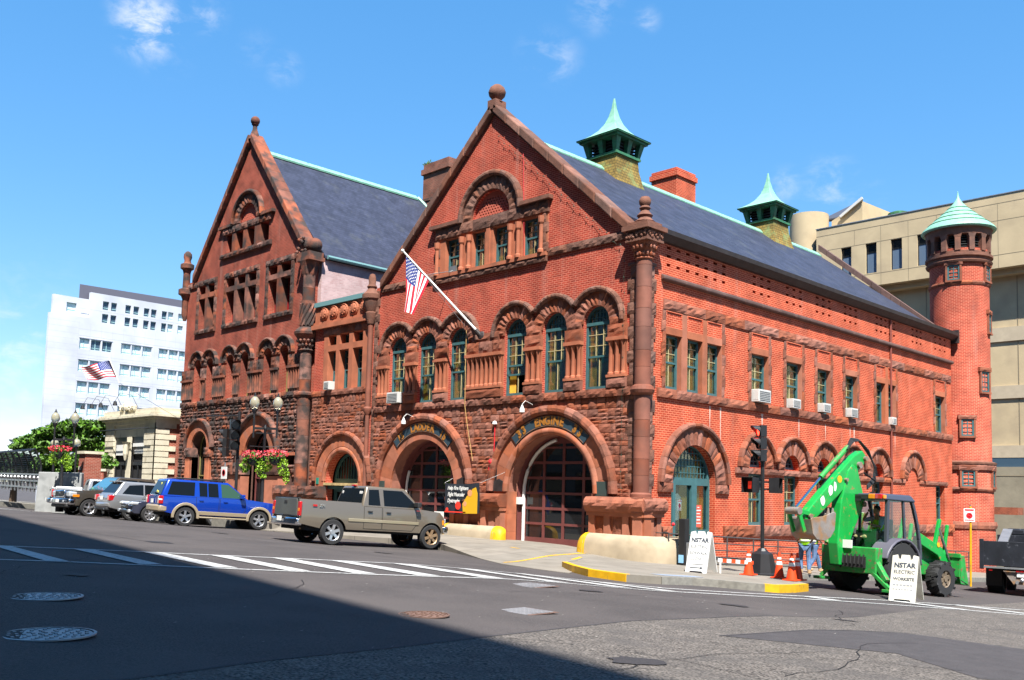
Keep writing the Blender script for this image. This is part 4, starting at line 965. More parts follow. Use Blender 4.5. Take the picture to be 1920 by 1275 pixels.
pr += [(.1, 18.95), (.04, 19.2), (.015, 19.4)]; cn.lathe((TX, TY, 0), pr, 40); to = cn.build('tower_roof', M_copper, FS, smooth=True)
rg = MB()
for (r_, z) in ((1.56, 17.42), (1.21, 17.74), (.87, 18.05), (.55, 18.36)): rg.lathe((TX, TY, z), [(r_ - .02, -.02), (r_ + .03, .0), (r_ - .02, .04)], 40)
child(to, 'roof_seams', rg, M_copdk)
def towerwin(ang, z0, z1, w_, rad=1.5, m_=None):
    a = radians(ang); c, s_ = cos(a), sin(a); F = lambda u, w, z: (TX + (rad + w) * c - u * s_, TY + (rad + w) * s_ + u * c, z)
    o = MB(F).prism(rect(-w_ / 2, w_ / 2, z0, z1), -.12, .03, [rect(-w_ / 2 + .08, w_ / 2 - .08, z0 + .08, z1 - .08)]); 
    o.box(-.02, .02, -.02, .015, z0, z1); 
    for k in (1, 2, 3): o.box(-w_ / 2, w_ / 2, -.021, .014, z0 + (z1 - z0) * k / 4 - .015, z0 + (z1 - z0) * k / 4 + .015)
    ob = o.build('tower_window', M_teal, FS); child(ob, 'glass', MB(F).box(-w_ / 2 + .04, w_ / 2 - .04, -.04, -.03, z0 + .04, z1 - .04), M_gdark)
    l = MB(F); l.stone(-w_ / 2 - .16, w_ / 2 + .16, z1, z1 + .24, -.1, .08, .05); l.box(-w_ / 2 - .1, w_ / 2 + .1, -.1, .1, z0 - .1, z0)
    for s2 in (-1, 1): l.box(*sorted((s2 * w_ / 2, s2 * (w_ / 2 + .1))), -.1, .06, z0, z1)
    child(ob, 'surround', l, M_stone)
VA = -64.0
towerwin(VA + 6, 5.5, 6.4, .62); towerwin(VA + 6, 2.8, 3.66, .66, 1.57); towerwin(VA + 46, 7.9, 9.0, .6); towerwin(VA + 70, 11.2, 12.2, .5); towerwin(VA - 16, 14.02, 14.85, .62); towerwin(VA + 62, 14.02, 14.85, .6); towerwin(VA + 72, 2.8, 3.66, .6, 1.57)
MB().box(TX + .9, TX + 2.4, TY + 1.3, TY + 2.2, 1.35, 1.75).build('stone_bracket', M_stone, FS)
# rain pipe on the side, floodlights of the doors, cables
pp = MB(); pp.tube([(.07, 19.35, 10.6), (.07, 19.35, -1)], .05, 6); pp.build('downpipe', mat('pipe_brown', (.2, .05, .035), .6), FS)
rp = MB(); rp.tube([(-7.05, -.08, 4.45), (-7.05, -.1, 3.0)], .022, 5); rp.build('red_pipe', mat('red_paint', (.6, .02, .03), .5), FS)
rp = MB(); rp.box(-7.0, -6.86, -.1, 0, 1.9, 3.75); rp.build('black_conduit', M_blk, FS)
MB().lathe((-7.05, -.1, 4.4), [(.02, 0), (.1, .03), (.08, .12), (0, .16)], 10).build('horn_lamp', M_white, FS)
al = MB(); al.ball((-7.08, -.2, 2.95), .12, 10); al.box(-7.2, -6.98, -.24, -.06, 2.62, 2.84); al.tube([(-7.08, -.1, 2.6), (-7.08, -.1, 1.9)], .022, 5); al.build('red_alarm', mat('red_paint'), FS)
def arm_lamp(x, z):
    l = MB(FR); l.tube([(x - .02, .2, z + .12), (x - .02, .6, z + .24), (x, .78, z + .1)], .012, 5); l.lathe((x, .78, z - .2), [(.1, 0), (.095, .1), (.04, .22), (.02, .28)], 12); o = l.build('gooseneck_lamp', M_white, FS)
arm_lamp(-11.9, 4.75); arm_lamp(-4.9, 4.95)
cb = MB(); cb.tube([(-5.9 + .02 * k, -.06, 15.0 - .43 * k) for k in range(11)], .012, 4); cb.build('red_cable', mat('red_paint'), FS)
cb = MB(); cb.tube([(-8.75, -.2, 8.3), (-8.72, -.22, 6.8), (-8.65, -.25, 5.2), (-8.5, -.22, 4.4), (-8.2, -.15, 3.0)], .014, 4); cb.build('tan_cable', mat('rope_tan', (.45, .28, .10), .9), FS)
# string of small coloured bulbs down the rake and the corner
bl = MB(); pts = [(-7.3 + 6.3 * k / 40, -.07, 16.1 - 5.55 * k / 40 - .05 * (k % 4)) for k in range(41)] + [(-.75 + .02 * (k % 3), -.16, 10.2 - k * .28) for k in range(31)]
bl.tube(pts, .004, 3); 
for q in pts[::2]: bl.ball((q[0], q[1], q[2] - .05), .028, 5)
bl.build('string_of_bulbs', mat('bulb_wire', (.03, .06, .04), .5), FS)
# --- link bay with the carved frieze
LBY = [(-20.0, -15.3)]
w_ = MB(FR); WX = [(-18.9, -18.2), (-17.95, -17.15), (-16.85, -16.05)]
w_.prism(rect(-20.1, -15.3, -1.6, 10.7), 0, -.4, [rect(a, b, 6.45, 8.35) for a, b in WX] + [rect(a, b, 8.62, 9.12) for a, b in WX] + [archpoly(-17.35, 1.35, -1.5, 2.1)]); w_.build('wall', M_brick, FS)
a_ = MB(FR); ashlar(a_, -20.1, -15.5, 1.75, 6.2, 0, .05, circ_skip([(-17.45, 2.1, 2.35, -9)])); a_.build('rock_faced_stone', M_stone, FS)
a_ = MB(FR); rowstones(a_, -20.1, -15.5, 6.2, 6.45, 0, .1, .04); rowstones(a_, -19.3, -15.5, 9.14, 9.5, 0, .08, .05); a_.build('sill_course', M_stone, FS)
a_ = MB(FR); a_.prism(rect(-19.25, -15.6, 6.44, 9.14), -.37, .05, [rect(a + .008, b - .008, 6.462, 8.342) for a, b in WX] + [rect(a + .008, b - .008, 8.628, 9.112) for a, b in WX])
a_.box(-20.2, -15.4, 0, .22, 9.5, 9.72); a_.box(-20.2, -15.4, 0, .1, 9.72, 9.86)
a_.box(-20.1, -15.5, 0, .06, 9.86, 10.6); a_.build('window_surround', M_smooth, FS)
a_ = MB(FR)
for k in range(5):
    x = -19.3 + k * .83
    a_.lathe((x, .04, 10.23), [(.34, 0), (.34, .06), (.29, .1), (.25, .05), (.22, .1), (.12, .16), (0, .17)], 18, ax=1)
    for j in range(8): a_.ball((x + .17 * cos(j * pi / 4), .15, 10.23 + .17 * sin(j * pi / 4)), .06, 5)
a_.build('carved_roundels', M_smooth, FS, smooth=False)
MB(FR).box(-20.1, -15.45, -.1, .16, 10.62, 10.84).build('copper_flashing', mat('copper_blue', (.13, .26, .27), .6), FS)
MB().box(-20.1, -15.2, .1, 13, 10.4, 10.6).build('roof', M_gutter, FS)
for a, b in WX:
    sash(FR, FS, a, b, 6.45, 8.35, -.3, cols=2, curtain=(.35, .6)); t_ = MB(FR).prism(rect(a, b, 8.62, 9.12), -.3, -.36, [rect(a + .06, b - .06, 8.68, 9.06)]).build('transom_window', M_teal, FS); child(t_, 'glass', MB(FR).box(a, b, -.38, -.37, 8.62, 9.12), M_gdark)
a_ = MB(FR); a_.ring(-17.35, 2.1, 1.62, 2.12, 0, 180, -.3, .09, 26, gap=.004); a_.ring(-17.35, 2.1, 1.36, 1.62, 0, 180, -.35, .07, 20, bow=.05, gap=.002, sub=3); a_.box(-19.47, -18.75, -.3, .09, 1.2, 2.1); a_.box(-15.98, -15.25, -.3, .09, 1.2, 2.1); a_.build('arch', M_smooth, FS)
a_ = MB(FR); a_.ring(-17.35, 2.1, 2.12, 2.36, 0, 180, 0, .17, 20, bow=.05, rough=.02, sub=3); a_.build('hood_mould', M_stone, FS)
d_ = MB(FR); d_.prism(archpoly(-17.35, 1.36, -1, 2.1), -.5, -.56, [rect(-18.5, -17.45, -.5, 1.6), rect(-17.25, -16.2, -.5, 1.6), arc(-17.35, 2.15, 1.2, 4, 176, 14)])
for k in range(-5, 6): x = -17.35 + k * .21; d_.box(x - .012, x + .012, -.54, -.5, 2.15, 2.15 + sqrt(max(.01, 1.2 ** 2 - (k * .21) ** 2)))
d_.box(-18.9, -15.9, -.56, -.1, 1.72, 1.86); d_.build('entrance_door', M_teal, FS); MB(FR).box(-19, -15.7, -.62, -.6, -1, 3.6).build('glass', M_gdark, FS)
MB(FR).box(-18.75, -16.0, -.5, .1, 1.9, 2.02).build('door_hood', mat('weathered_wood', (.4, .3, .14), .8, var=.3), FS)
MB(FR).box(-19.35, -19.15, .09, .12, 1.95, 2.25).build('green_notice', mat('green_sign', (.02, .22, .16), .5), FS)

# ================================================================== SOOTY LEFT BUILDING
LB = thing('gabled_building', 'taller soot-stained brick and brownstone gabled building joined to the left of the fire station', 'building', (-27.4, 0, -.2))
X0, X1 = -34.3, -20.75; ax_ = -27.35
SWN = [(-32.9, -32.0), (-31.35, -30.5), (-29.0, -28.15), (-27.4, -26.5), (-24.95, -24.1), (-23.35, -22.45)]     # arched row
G1 = [(-32.75, -31.95), (-31.65, -30.85)]; G2 = [(-29.45, -28.5), (-28.2, -27.3), (-27.0, -26.1)]; G3 = [(-24.85, -23.95), (-23.6, -22.6)]
GT = [(-29.75, -29.0), (-28.6, -27.75), (-27.35, -26.5), (-25.9, -25.1)]
ho = [rect(a, b, 10.85, 12.7) for a, b in G1 + G2 + G3] + [rect(a, b, 12.95, 13.45) for a, b in G1 + G2 + G3] + [archpoly((a + b) / 2, (b - a) / 2, 6.6, 8.62, 12) for a, b in SWN] + [rect(a, b, 14.95, 16.05) for a, b in GT] + [arc(-27.35, 16.5, .95, 0, 180, 16)]
w_ = MB(FR); w_.prism([(X0, 6.4), (X1, 6.4), (X1, 13.9), (-21.5, 13.9), (ax_, 20.9), (-33.2, 13.9), (X0, 13.9)], 0, -.5, ho); w_.build('wall', M_brickL, LB)
w_ = MB(FR); w_.prism(rect(X0, X1, -1, 6.4), 0, -.5, [archpoly(-31.7, .95, -.9, 3.9), archpoly(-25.1, 1.3, -.9, 3.4), archpoly(-21.9, .38, 2.2, 4.2, 10)]); w_.build('wall', M_darkmor, LB)
a_ = MB(FR); ashlar(a_, X0 - .05, X1 - .3, .2, 6.3, 0, .05, circ_skip([(-31.7, 3.9, 1.8, -9), (-25.1, 3.4, 2.4, -9), (-21.9, 4.2, .42, 1.9)]), .08, (.16, .34), (.25, .8)); a_.build('rock_faced_stone', M_dark, LB)
a_ = MB(FR); rowstones(a_, X0 - .05, X1, 6.3, 6.6, 0, .12, .06)
for g_ in (G1, G2, G3):
    u0, u1 = g_[0][0] - .28, g_[-1][1] + .28
    rowstones(a_, u0, u1, 13.47, 13.78, 0, .09, .05); rowstones(a_, u0, u1, 10.6, 10.85, 0, .12, .05)
    z = 10.85
    while z < 13.4: a_.stone(u0, g_[0][0] - .01, z, z + .43, 0, .07, .04); a_.stone(g_[-1][1] + .01, u1, z, z + .43, 0, .07, .04); z += .435
rowstones(a_, -34.3, -33.1, 13.47, 13.78, 0, .08, .04); rowstones(a_, -22.3, -21.2, 13.47, 13.78, 0, .08, .04)
rowstones(a_, -30.1, -24.8, 16.06, 16.42, 0, .12, .06); rowstones(a_, -30.3, -24.7, 14.68, 14.93, 0, .14, .05); a_.box(-30.5, -28.9, 0, .22, 16.42, 16.58); a_.box(-25.8, -24.5, 0, .22, 16.42, 16.58)
a_.build('courses', M_dark, LB)
a_ = MB(FR)
for g_ in (G1, G2, G3):
    a_.box(g_[0][0] - .01, g_[-1][1] + .01, -.43, .055, 12.69, 12.96, R())
    for i in range(len(g_) - 1): a_.box(g_[i][1] - .006, g_[i + 1][0] + .006, -.44, .05, 10.86, 13.455, R())
for i in range(3): a_.box(GT[i][1] - .006, GT[i + 1][0] + .006, -.4, .08, 14.96, 16.045, R())
a_.build('mullions', M_darksm, LB)
a_ = MB(FR); h_ = MB(FR); im = MB(FR); fl = MB(FR)
for i, (a, b) in enumerate(SWN):
    c = (a + b) / 2; a_.ring(c, 8.62, (b - a) / 2, .84, 0, 180, -.3, .07, 9, rough=.05, jit=.02); h_.ring(c, 8.62, .84, .98, 20 if i % 2 == 0 else 0, 180 if i % 2 == 0 else 160, 0, .17, 9, bow=.05)
sg = [(-34.3, -32.95), (-31.95, -31.4), (-30.45, -29.05), (-28.1, -27.45), (-26.45, -25.0), (-24.05, -23.4), (-22.4, -21.2)]
for a, b in sg:
    fl.box(a, b, 0, .05, 6.6, 7.9); n_ = max(2, round((b - a) / .24))
    for k in range(n_): fl.lathe((a + (b - a) * (k + .5) / n_, .09, 6.75), [(.09, 0), (.07, .06), (.065, 1.0), (.1, 1.1)], 7)
    fl.box(a, b, 0, .2, 7.8, 7.92); rowstones(im, a, b, 7.92, 8.5, 0, .12, .06, .4, .6)
a_.ring(-27.35, 16.5, .95, 1.5, 0, 180, -.2, .1, 13, rough=.06); h_.ring(-27.35, 16.5, 1.5, 1.7, 0, 180, 0, .22, 13, bow=.06)
a_.build('arch', M_dark, LB); h_.build('hood_mould', M_dark, LB); im.build('impost_blocks', M_dark, LB); fl.build('colonnettes', M_darksm, LB, smooth=True)
lt = MB(FR); hl = []
for j in range(7):
    for i in range(12):
        x = -27.35 - .9 + (i + .5 * (j % 2)) * .16; z = 16.6 + j * .115
        if sqrt((x + 27.35) ** 2 + (z + .04 - 16.5) ** 2) < .82: hl.append([(x - .045, z), (x, z - .036), (x + .045, z), (x, z + .036)])
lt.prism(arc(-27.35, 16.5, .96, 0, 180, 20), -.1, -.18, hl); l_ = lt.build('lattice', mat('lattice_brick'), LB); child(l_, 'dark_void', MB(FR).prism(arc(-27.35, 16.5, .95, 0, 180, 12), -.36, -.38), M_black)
M_wred = mat('dark_red_frame', (.22, .012, .014), .5); M_olive = mat('olive_frame', (.22, .19, .07), .6)
def plainwin(root, a, b, z0, z1, fm, w=-.42, arch=0, name='window'):
    o = MB(FR)
    if arch: o.prism(archpoly((a + b) / 2, (b - a) / 2, z0, arch, 12), w, w - .06, [archpoly((a + b) / 2, (b - a) / 2 - .08, z0 + .08, arch, 12)])
    else: o.prism(rect(a, b, z0, z1), w, w - .06, [rect(a + .07, b - .07, z0 + .07, z1 - .07)])
    if z1 - z0 > 1: o.box(a, b, w - .05, w + .01, (z0 + z1) / 2 - .03, (z0 + z1) / 2 + .03)
    ob = o.build(name, fm, root); child(ob, 'glass', MB(FR).box(a, b, w - .09, w - .08, z0, z1), M_gdark)
for a, b in G1 + G2 + G3: plainwin(LB, a, b, 10.85, 12.7, M_wred); plainwin(LB, a, b, 12.95, 13.45, M_wred)
for a, b in SWN: plainwin(LB, a, b, 6.6, 9.1, M_olive, arch=8.62)
for a, b in GT: plainwin(LB, a, b, 14.95, 16.05, M_darksm)
# doors below
a_ = MB(FR); a_.ring(-31.7, 3.9, .95, 1.5, 0, 180, -.35, .1, 15, gap=.005); a_.ring(-25.1, 3.4, 1.3, 2.05, 0, 180, -.4, .12, 19, gap=.005)
for (uc, r_, R_, zs) in ((-31.7, .95, 1.5, 3.9), (-25.1, 1.3, 2.05, 3.4)):
    for s_ in (-1, 1):
        a, b = sorted((uc + s_ * r_, uc + s_ * R_)); a_.box(a, b, -.4, .08, -.2, zs - .55, R())
        for k in range(3): a_.lathe((a + (b - a) * (k + .5) / 3, .12, .1), [(.1, 0), (.08, .1), (.075, zs - .85), (.11, zs - .75)], 8)
        im2 = MB(FR); im2.stone(a - .1, b + .1, zs - .55, zs, -.3, .2, .09); im2.build('impost_blocks', M_dark, LB)
a_.build('arch', M_smooth, LB); h_ = MB(FR); h_.ring(-31.7, 3.9, 1.5, 1.7, 0, 180, 0, .22, 12, bow=.06); h_.ring(-25.1, 3.4, 2.05, 2.3, 0, 180, 0, .26, 15, bow=.08); h_.build('hood_mould', M_dark, LB)
plainwin(LB, -32.6, -30.8, -.4, 5.0, M_olive, -.45, arch=3.9, name='entrance_door'); plainwin(LB, -26.35, -23.85, -.4, 4.8, M_doorred, -.6, arch=3.4, name='entrance_door')
plainwin(LB, -22.28, -21.52, 2.2, 4.6, M_darksm, -.42, arch=4.2)
a_ = MB(FR); a_.box(-22.4, -21.4, 0, .12, 3.35, 3.5); a_.box(-27.75, -25.95 + .0, 0, .5, -.2, 2.3, .3); a_.box(-23.6, -22.2, 0, .5, -.2, 2.3, .7); a_.build('pier', M_smooth, LB)
a_ = MB(FR); a_.stone(-27.95, -26.7, 2.35, 3.0, 0, .6, .1); a_.stone(-26.7, -25.9, 2.35, 3.0, 0, .6, .1); a_.stone(-23.8, -22.1, 2.35, 3.0, 0, .6, .1); a_.stone(-22.6, -20.4, 1.3, 1.85, 0, .55, .12, nx=6); a_.stone(-20.4, -18.6, 1.3, 1.85, 0, .5, .1, nx=6); a_.build('pier_cap', M_dark, LB)
a_ = MB(FR); a_.box(-22.4, -18.7, 0, .4, -.3, 1.28); a_.build('plinth', M_smooth, LB)
# corner column of the sooty building
cc = MB(); cx, cy = -20.75, -.1; z = -.3
while z < 6.1: h_ = U(.5, .8); cc.lathe((cx, cy, z), [(.32, 0), (.32, min(h_, 6.2 - z) - .01)], 18, r=R()); z += h_
z = 6.5
while z < 8.5: h_ = .6; cc.lathe((cx, cy, z), [(.29, 0), (.29, min(h_, 8.55 - z) - .01)], 18, r=R()); z += h_
z = 9.75
while z < 12.4: h_ = .65; cc.lathe((cx, cy, z), [(.37 if z < 10.9 else .3, 0), (.37 if z < 10.9 else .3, min(h_, 12.4 - z) - .01)], 18, r=R()); z += h_
cc.build('corner_column', M_dark, LB, smooth=True)
cc = MB()
for zz in (6.2,): cc.lathe((cx, cy, zz), [(.32, 0), (.42, .12), (.42, .22), (.3, .3)], 18)
cc.lathe((cx, cy, 8.5), [(.29, 0), (.38, .06), (.32, .14), (.38, .4), (.47, .62), (.5, .72)], 18)
for k in range(14):
    a = 2 * pi * k / 14
    for h0, rr_ in ((.3, .37), (.52, .44)): cc.ball((cx + rr_ * cos(a + h0), cy + rr_ * sin(a + h0), 8.5 + h0), .08, 6, r=R())
cc.lathe((cx, cy, 9.2), [(.52, 0), (.62, .14), (.64, .26), (.54, .38), (.42, .5)], 20)
cc.lathe((cx, cy, 12.3), [(.31, 0), (.35, .1), (.44, .5), (.52, .75)], 6); cc.box(cx - .58, cx + .58, cy - .45, cy + .5, 13.05, 13.25); cc.box(cx - .5, cx + .5, cy - .4, cy + .45, 13.25, 13.5)
cc.build('capital', M_dark, LB)
tw2 = MB()
for k in range(12):
    a = 2 * pi * k / 12; tw2.tube([(cx + .37 * cos(a + t * 1.3), cy + .37 * sin(a + t * 1.3), 9.8 + 1.1 * t) for t in (0, .25, .5, .75, 1)], .06, 5, r=R())
tw2.build('twisted_shaft', M_dark, LB, smooth=True)
ck = MB(); ck.ball((cx + .1, cy + .15, 13.9), .46, 14, (1, .8, .85)); ck.ball((cx - .3, cy, 14.0), .4, 12, (1, .8, 1))
for k in range(18): ck.ball((cx - .4 + U(-.28, .28), cy - .3 + U(-.1, .1), 13.95 + U(-.4, .4)), .09, 6, r=R())
ck.build('carved_kneeler', M_dark, LB, smooth=True)
tl = MB(); tx, ty = -34.4, -.1
tl.lathe((tx, ty, 11.6), [(.1, 0), (.2, .4), (.2, 1.3), (.28, 1.5), (.44, 1.6), (.44, 1.9), (.22, 2.0), (.21, 2.9), (.26, 3.1), (.4, 3.2), (.4, 3.45), (.22, 3.55), (.19, 3.7), (.25, 3.9), (.24, 4.1), (.12, 4.25), (0, 4.3)], 12); tl.build('corner_turret', M_dark, LB, smooth=True)
rake(-21.3, 13.75, -27.2, 20.9, .5, -.55, .25, M_darksm, LB, n=11); rake(-33.4, 13.75, -27.5, 20.9, .5, -.55, .25, M_darksm, LB, n=11)
fn = MB(); fn.lathe((-27.35, .1, 21.1), [(.34, 0), (.24, .3), (.13, .6), (.12, .8), (.2, .88), (.12, .92)], 12); fn.ball((-27.35, .1, 22.2), .26, 14); fn.build('ball_finial', M_dark, LB, smooth=True)
# sides, back and roof
s_ = MB(); s_.box(-20.9, -20.45, .42, 14, -1, 13.25); s_.build('side_wall', M_brickP, LB); s_ = MB(); s_.box(X0, X0 + .4, .5, 14, -1, 13.6); s_.box(X0 + .4, -20.9, 13.6, 14, -1, 13.6); s_.prism([(X0 + .3, 13.6), (-20.9, 13.6), (-27.35, 20.2)], 13.6, 13.9); s_.build('wall', M_brickL, LB)
MB().prism([(X0 + .5, -1), (-20.95, -1), (-20.95, 13), (-27.35, 19.4), (X0 + .5, 13)], 1.6, 1.8).build('partition', M_black, LB)  # added black sheet, cut to the gable to darken its windows
roof([(-20.3, 13.4), (-27.35, 20.55)], .5, 12.6, M_slate, LB); roof([(-34.6, 13.4), (-27.35, 20.55)], .5, 12.6, M_slate, LB)
rc = MB()
for k in range(8): a, b = .9 + 10.9 * k / 8, .9 + 10.9 * (k + 1) / 8 - .02; rc.prism([(-27.58, 20.38), (-27.35, 20.6), (-27.12, 20.38), (-27.1, 20.48), (-27.35, 20.73), (-27.6, 20.48)], a, b)
rc.tube([(-27.3, 11.9, 20.6), (-26.3, 12.5, 19.4)], .12, 6); rc.build('ridge_capping', M_copper, LB)
gt = MB(); gt.tube([(-20.25, .6, 13.35), (-20.25, 12.6, 13.35)], .11, 8); gt.build('gutter', mat('copper_blue'), LB)
ch = MB(); ch.box(-27.9, -25.2, 12.6, 14.2, 12, 19.6); ch.box(-28.0, -25.1, 12.5, 14.3, 20.2, 20.45); ch.box(-27.8, -25.3, 12.7, 14.1, 19.6, 22.4); ch.box(-27.92, -25.18, 12.58, 14.22, 22.4, 22.75); ch.box(-27.8, -25.3, 12.7, 14.1, 22.75, 23.1); ch.build('chimney', M_brickC, LB)
ch = MB(); ch.prism([(-28.05, 20.5), (-25.0, 20.5), (-25.0, 20.66), (-28.05, 20.66)], 12.45, 14.35); ch.build('chimney_band', M_dark, LB)
wd = MB()
for k in range(26): x, y = -27.5 + U(-.3, .3), 12.8 + U(-.1, .2); wd.tube([(x, y, 23.05), (x + U(-.12, .12), y + U(-.1, .1), 23.05 + U(.1, .3))], [.02, .04], 4)
wd.build('chimney_weeds', mat('weed_green', (.07, .13, .01), .9), LB)
pl = MB()
for (y, z, w2) in ((6.2, 14.0 + .55, .7), (6.6, 14.75, .6), (6.9, 14.35, .9)):
    x = -20.3 - (z - 13.4) / 1.014; pl.quad((x + .02, y, z + .02), (x + .02, y + w2, z + .02), (x - .12, y + w2, z + .15), (x - .12, y, z + .15))
pl.build('slate_repairs', mat('pale_slate', (.13, .14, .14), .7), LB)
wl = MB(); wl.lathe((-22.55, -.28, 3.35), [(0, 0), (.1, .06), (0, .16)], 8); wl.build('red_fire_bell', mat('red_paint'), LB)

# ================================================================== WHITE CORNER BUILDING
WB = thing('stone_kiosk_building', 'small cream stone building with black shopfronts and banded corners beside the dark gabled building', 'building', (-41.5, 0, .3))
M_ws = mat('cream_limestone', (.58, .53, .41), .8, rnd=.08, var=.1, dirt=(.3, .26, .18), dirtscale=1.2, dirtlo=.55, dirthi=.8)
wx0, wx1 = -45.4, -37.6
w_ = MB(FR); w_.prism(rect(wx0, wx1, -.5, 5.7), 0, -.5, [rect(-43.9, -41.9, -.4, 4.75), rect(-41.2, -39.3, -.4, 4.75)]); w_.build('wall', M_ws, WB)
q = MB(FR)
for k in range(15):
    z = .2 + k * .36; e = .12 * (k % 2)
    for (a, b) in ((wx0, -44.0), (-39.2, wx1 + .1)): q.box(a, b, 0, .1 , z, z + .31, R())
q.build('rusticated_stones', M_ws, WB)
b_ = MB(); b_.box(wx1 - .3, wx1, .5, 9, -.5, 5.7); b_.box(wx0, wx0 + .3, .5, 9, -.5, 5.7); b_.box(wx0, wx1, 8.9, 9.2, -.5, 5.7); b_.box(wx0 + .2, wx1 - .2, .3, 8.9, 5.3, 5.6); b_.build('side_wall', M_brickB, WB)
q = MB()
for k in range(15):
    z = .2 + k * .36; q.box(wx1 - .1, wx1 + .09, -.1, 1.25 - .45 * (k % 2), z, z + .31, R())
q.build('corner_stones', M_ws, WB)
c = MB()
for (z, e, h_) in ((5.55, .12, .25), (5.8, .32, .14), (5.94, .5, .14), (6.08, .42, .12), (6.2, .2, .3)): c.box(wx0 - e, wx1 + e, -e, 9.2 + e, z, z + h_ - .002)
c.build('cornice', M_ws, WB)
c = MB(); c.lathe((-41.6, -.2, 6.5), [(.34, 0), (.38, .15), (.34, .4), (.2, .5)], 10)
for k in range(16): c.ball((-41.6 + U(-1.1, 1.1), -.25, 6.5 + U(0, .25)), .16, 6, r=R())
c.build('carved_crest', M_ws, WB)
c = MB(FR); c.box(-41.9, -41.2, -.1, .05, -.4, 4.75); c.lathe((-41.55, .25, 4.1), [(.05, -.9), (.16, -.5), (.2, .2), (.3, .3)], 8); c.build('pilaster', M_ws, WB)
for (a, b, s_) in ((-43.9, -41.9, 0), (-41.2, -39.3, 1)):
    d = MB(FR); d.prism(rect(a, b, -.4, 4.75), -.05, -.12, [rect(a + .12, (a + b) / 2 - .05, 0, 2.9), rect((a + b) / 2 + .05, b - .12, 0, 2.9), rect(a + .12, b - .12, 3.1, 3.6)]); o = d.build('shopfront', M_blk, WB)
    child(o, 'glass', MB(FR).box(a + .02, b - .02, -.18, -.16, -.38, 4.7), M_black)
    p_ = MB(FR); 
    if not s_: p_.box(a + .2, b - .1, -.04, -.0, 3.55, 4.25)
    else: p_.box(a + .15, b - .02, -.04, -.0, 4.1, 4.32); p_.box(a + .45, b - .02, -.04, -.0, 3.66, 3.88)
    child(o, 'sign_board', p_, M_white)
wire = MB()
for x in (-45.0, -43.4, -41.9, -39.6): 
    wire.tube([(x, -.4, 6.5), (x + .1, -.9, 7.3), (x - .3, -1.5, 7.4), (x - .5, -1.7, 6.9)], .014, 5); wire.lathe((x - .5, -1.7, 6.6), [(.16, 0), (.1, .25), (0, .32)], 8)
wire.tube([(wx0, -.55, 5.2), (wx1, -.55, 5.2)], .03, 4); wire.build('gooseneck_lamps', M_blk, WB)

# ================================================================== PALE OFFICE BLOCK, FAR LEFT
D1 = direction(90, 700); D2 = direction(350, 577)
def at_z(px, py, z):
    d = direction(px, py); t = (z - 1.75) / d.z; return Vector((19.459 + d.x * t, -25.529 + d.y * t, z))
A_ = at_z(94, 590, 26); B_ = at_z(347, 628, 26)
# the long face runs from A_ (left corner) to beyond B_
ddir = (B_ - A_); ddir.z = 0; Lf = ddir.length; ddir.normalize(); nrm = Vector((ddir.y, -ddir.x, 0))
if nrm.dot(Vector((19.4, -25.5, 0)) - A_) < 0: nrm = -nrm
OF = lambda u, w, z: tuple(Vector((A_.x, A_.y, 0)) + ddir * u + nrm * w + Vector((0, 0, z)))
def on_face(px, py):
    d = direction(px, py); o = Vector((19.459, -25.529, 1.75)); t = (Vector((A_.x, A_.y, 0)) - o).dot(nrm) / d.dot(nrm); q = o + d * t
    return ((q - Vector((A_.x, A_.y, 0))).dot(ddir), q.z)
M_tile = mat('pale_stone_panels', (.52, .54, .58), .85, rnd=.04, var=.1, vscale=.35, dirt=(.40, .42, .47), dirtscale=.25, dirtlo=.45, dirthi=.8)
OB = thing('office_block', 'pale grey stone-clad office block with rows of light windows in the far left background', 'building', tuple(Vector((A_.x, A_.y, 0)) + ddir * Lf * .5))
wins = [(2.4, 3.85, 27.0, 28.35, 1)]
for (a, b) in ((7.65, 8.6), (8.95, 9.85), (11.2, 12.1), (12.5, 13.4), (14.2, 15.1), (15.4, 16.3), (17.2, 18.05), (18.25, 19.15), (20.0, 20.9)):
    for z0, z1 in ((28.0, 29.3), (26.0, 27.35)): wins.append((a, b, z0, z1, 1 if a > 18.1 else 0))
for z0, z1 in ((21.6, 23.15), (18.2, 19.9), (14.95, 16.65), (11.6, 13.35), (8.3, 10.0), (5.0, 6.7)):
    for g_ in (4.5, 10.9, 17.05, 23.4):
        for k in range(3): wins.append((g_ + k * 1.72, g_ + k * 1.72 + 1.5, z0, z1, 0 if (z0 > 21 and g_ < 5 and k) else 1))
ends = Lf + 12
def panel(mb, poly, hs): mb.prism(poly, 0, -.6, hs)
w_ = MB(OF); w_.prism([(-.1, -2), (ends, -2), (ends, 30.4), (5.75, 30.35), (5.75, 29.4), (5.74, 26.4), (-.1, 26.4)], 0, -.6, [rect(a, b, c, d) for a, b, c, d, k in wins if c < 26.5 and not (a < 4 and c > 26)] + [rect(a, b, c, d) for a, b, c, d, k in wins if c > 26.5 and a > 5]); w_.build('wall', M_tile, OB)
w_ = MB(OF); w_.prism(rect(.4, 5.72, 26.4, 29.25), -.35, -.9, [rect(2.4, 3.85, 27.0, 28.35)]); w_.hexa([(-.1, -.62, -2), (.4, -.62, -2), (14.4, -20, -2), (14, -20, -2), (-.1, -.62, 26.4), (.4, -.62, 26.4), (14.4, -20, 26.4), (14, -20, 26.4)]); w_.box(ends - .3, ends, -20, -.62, -2, 30.4); w_.box(14.5, ends - .31, -20, -19.6, -2, 30); w_.build('wall', M_tile, OB)
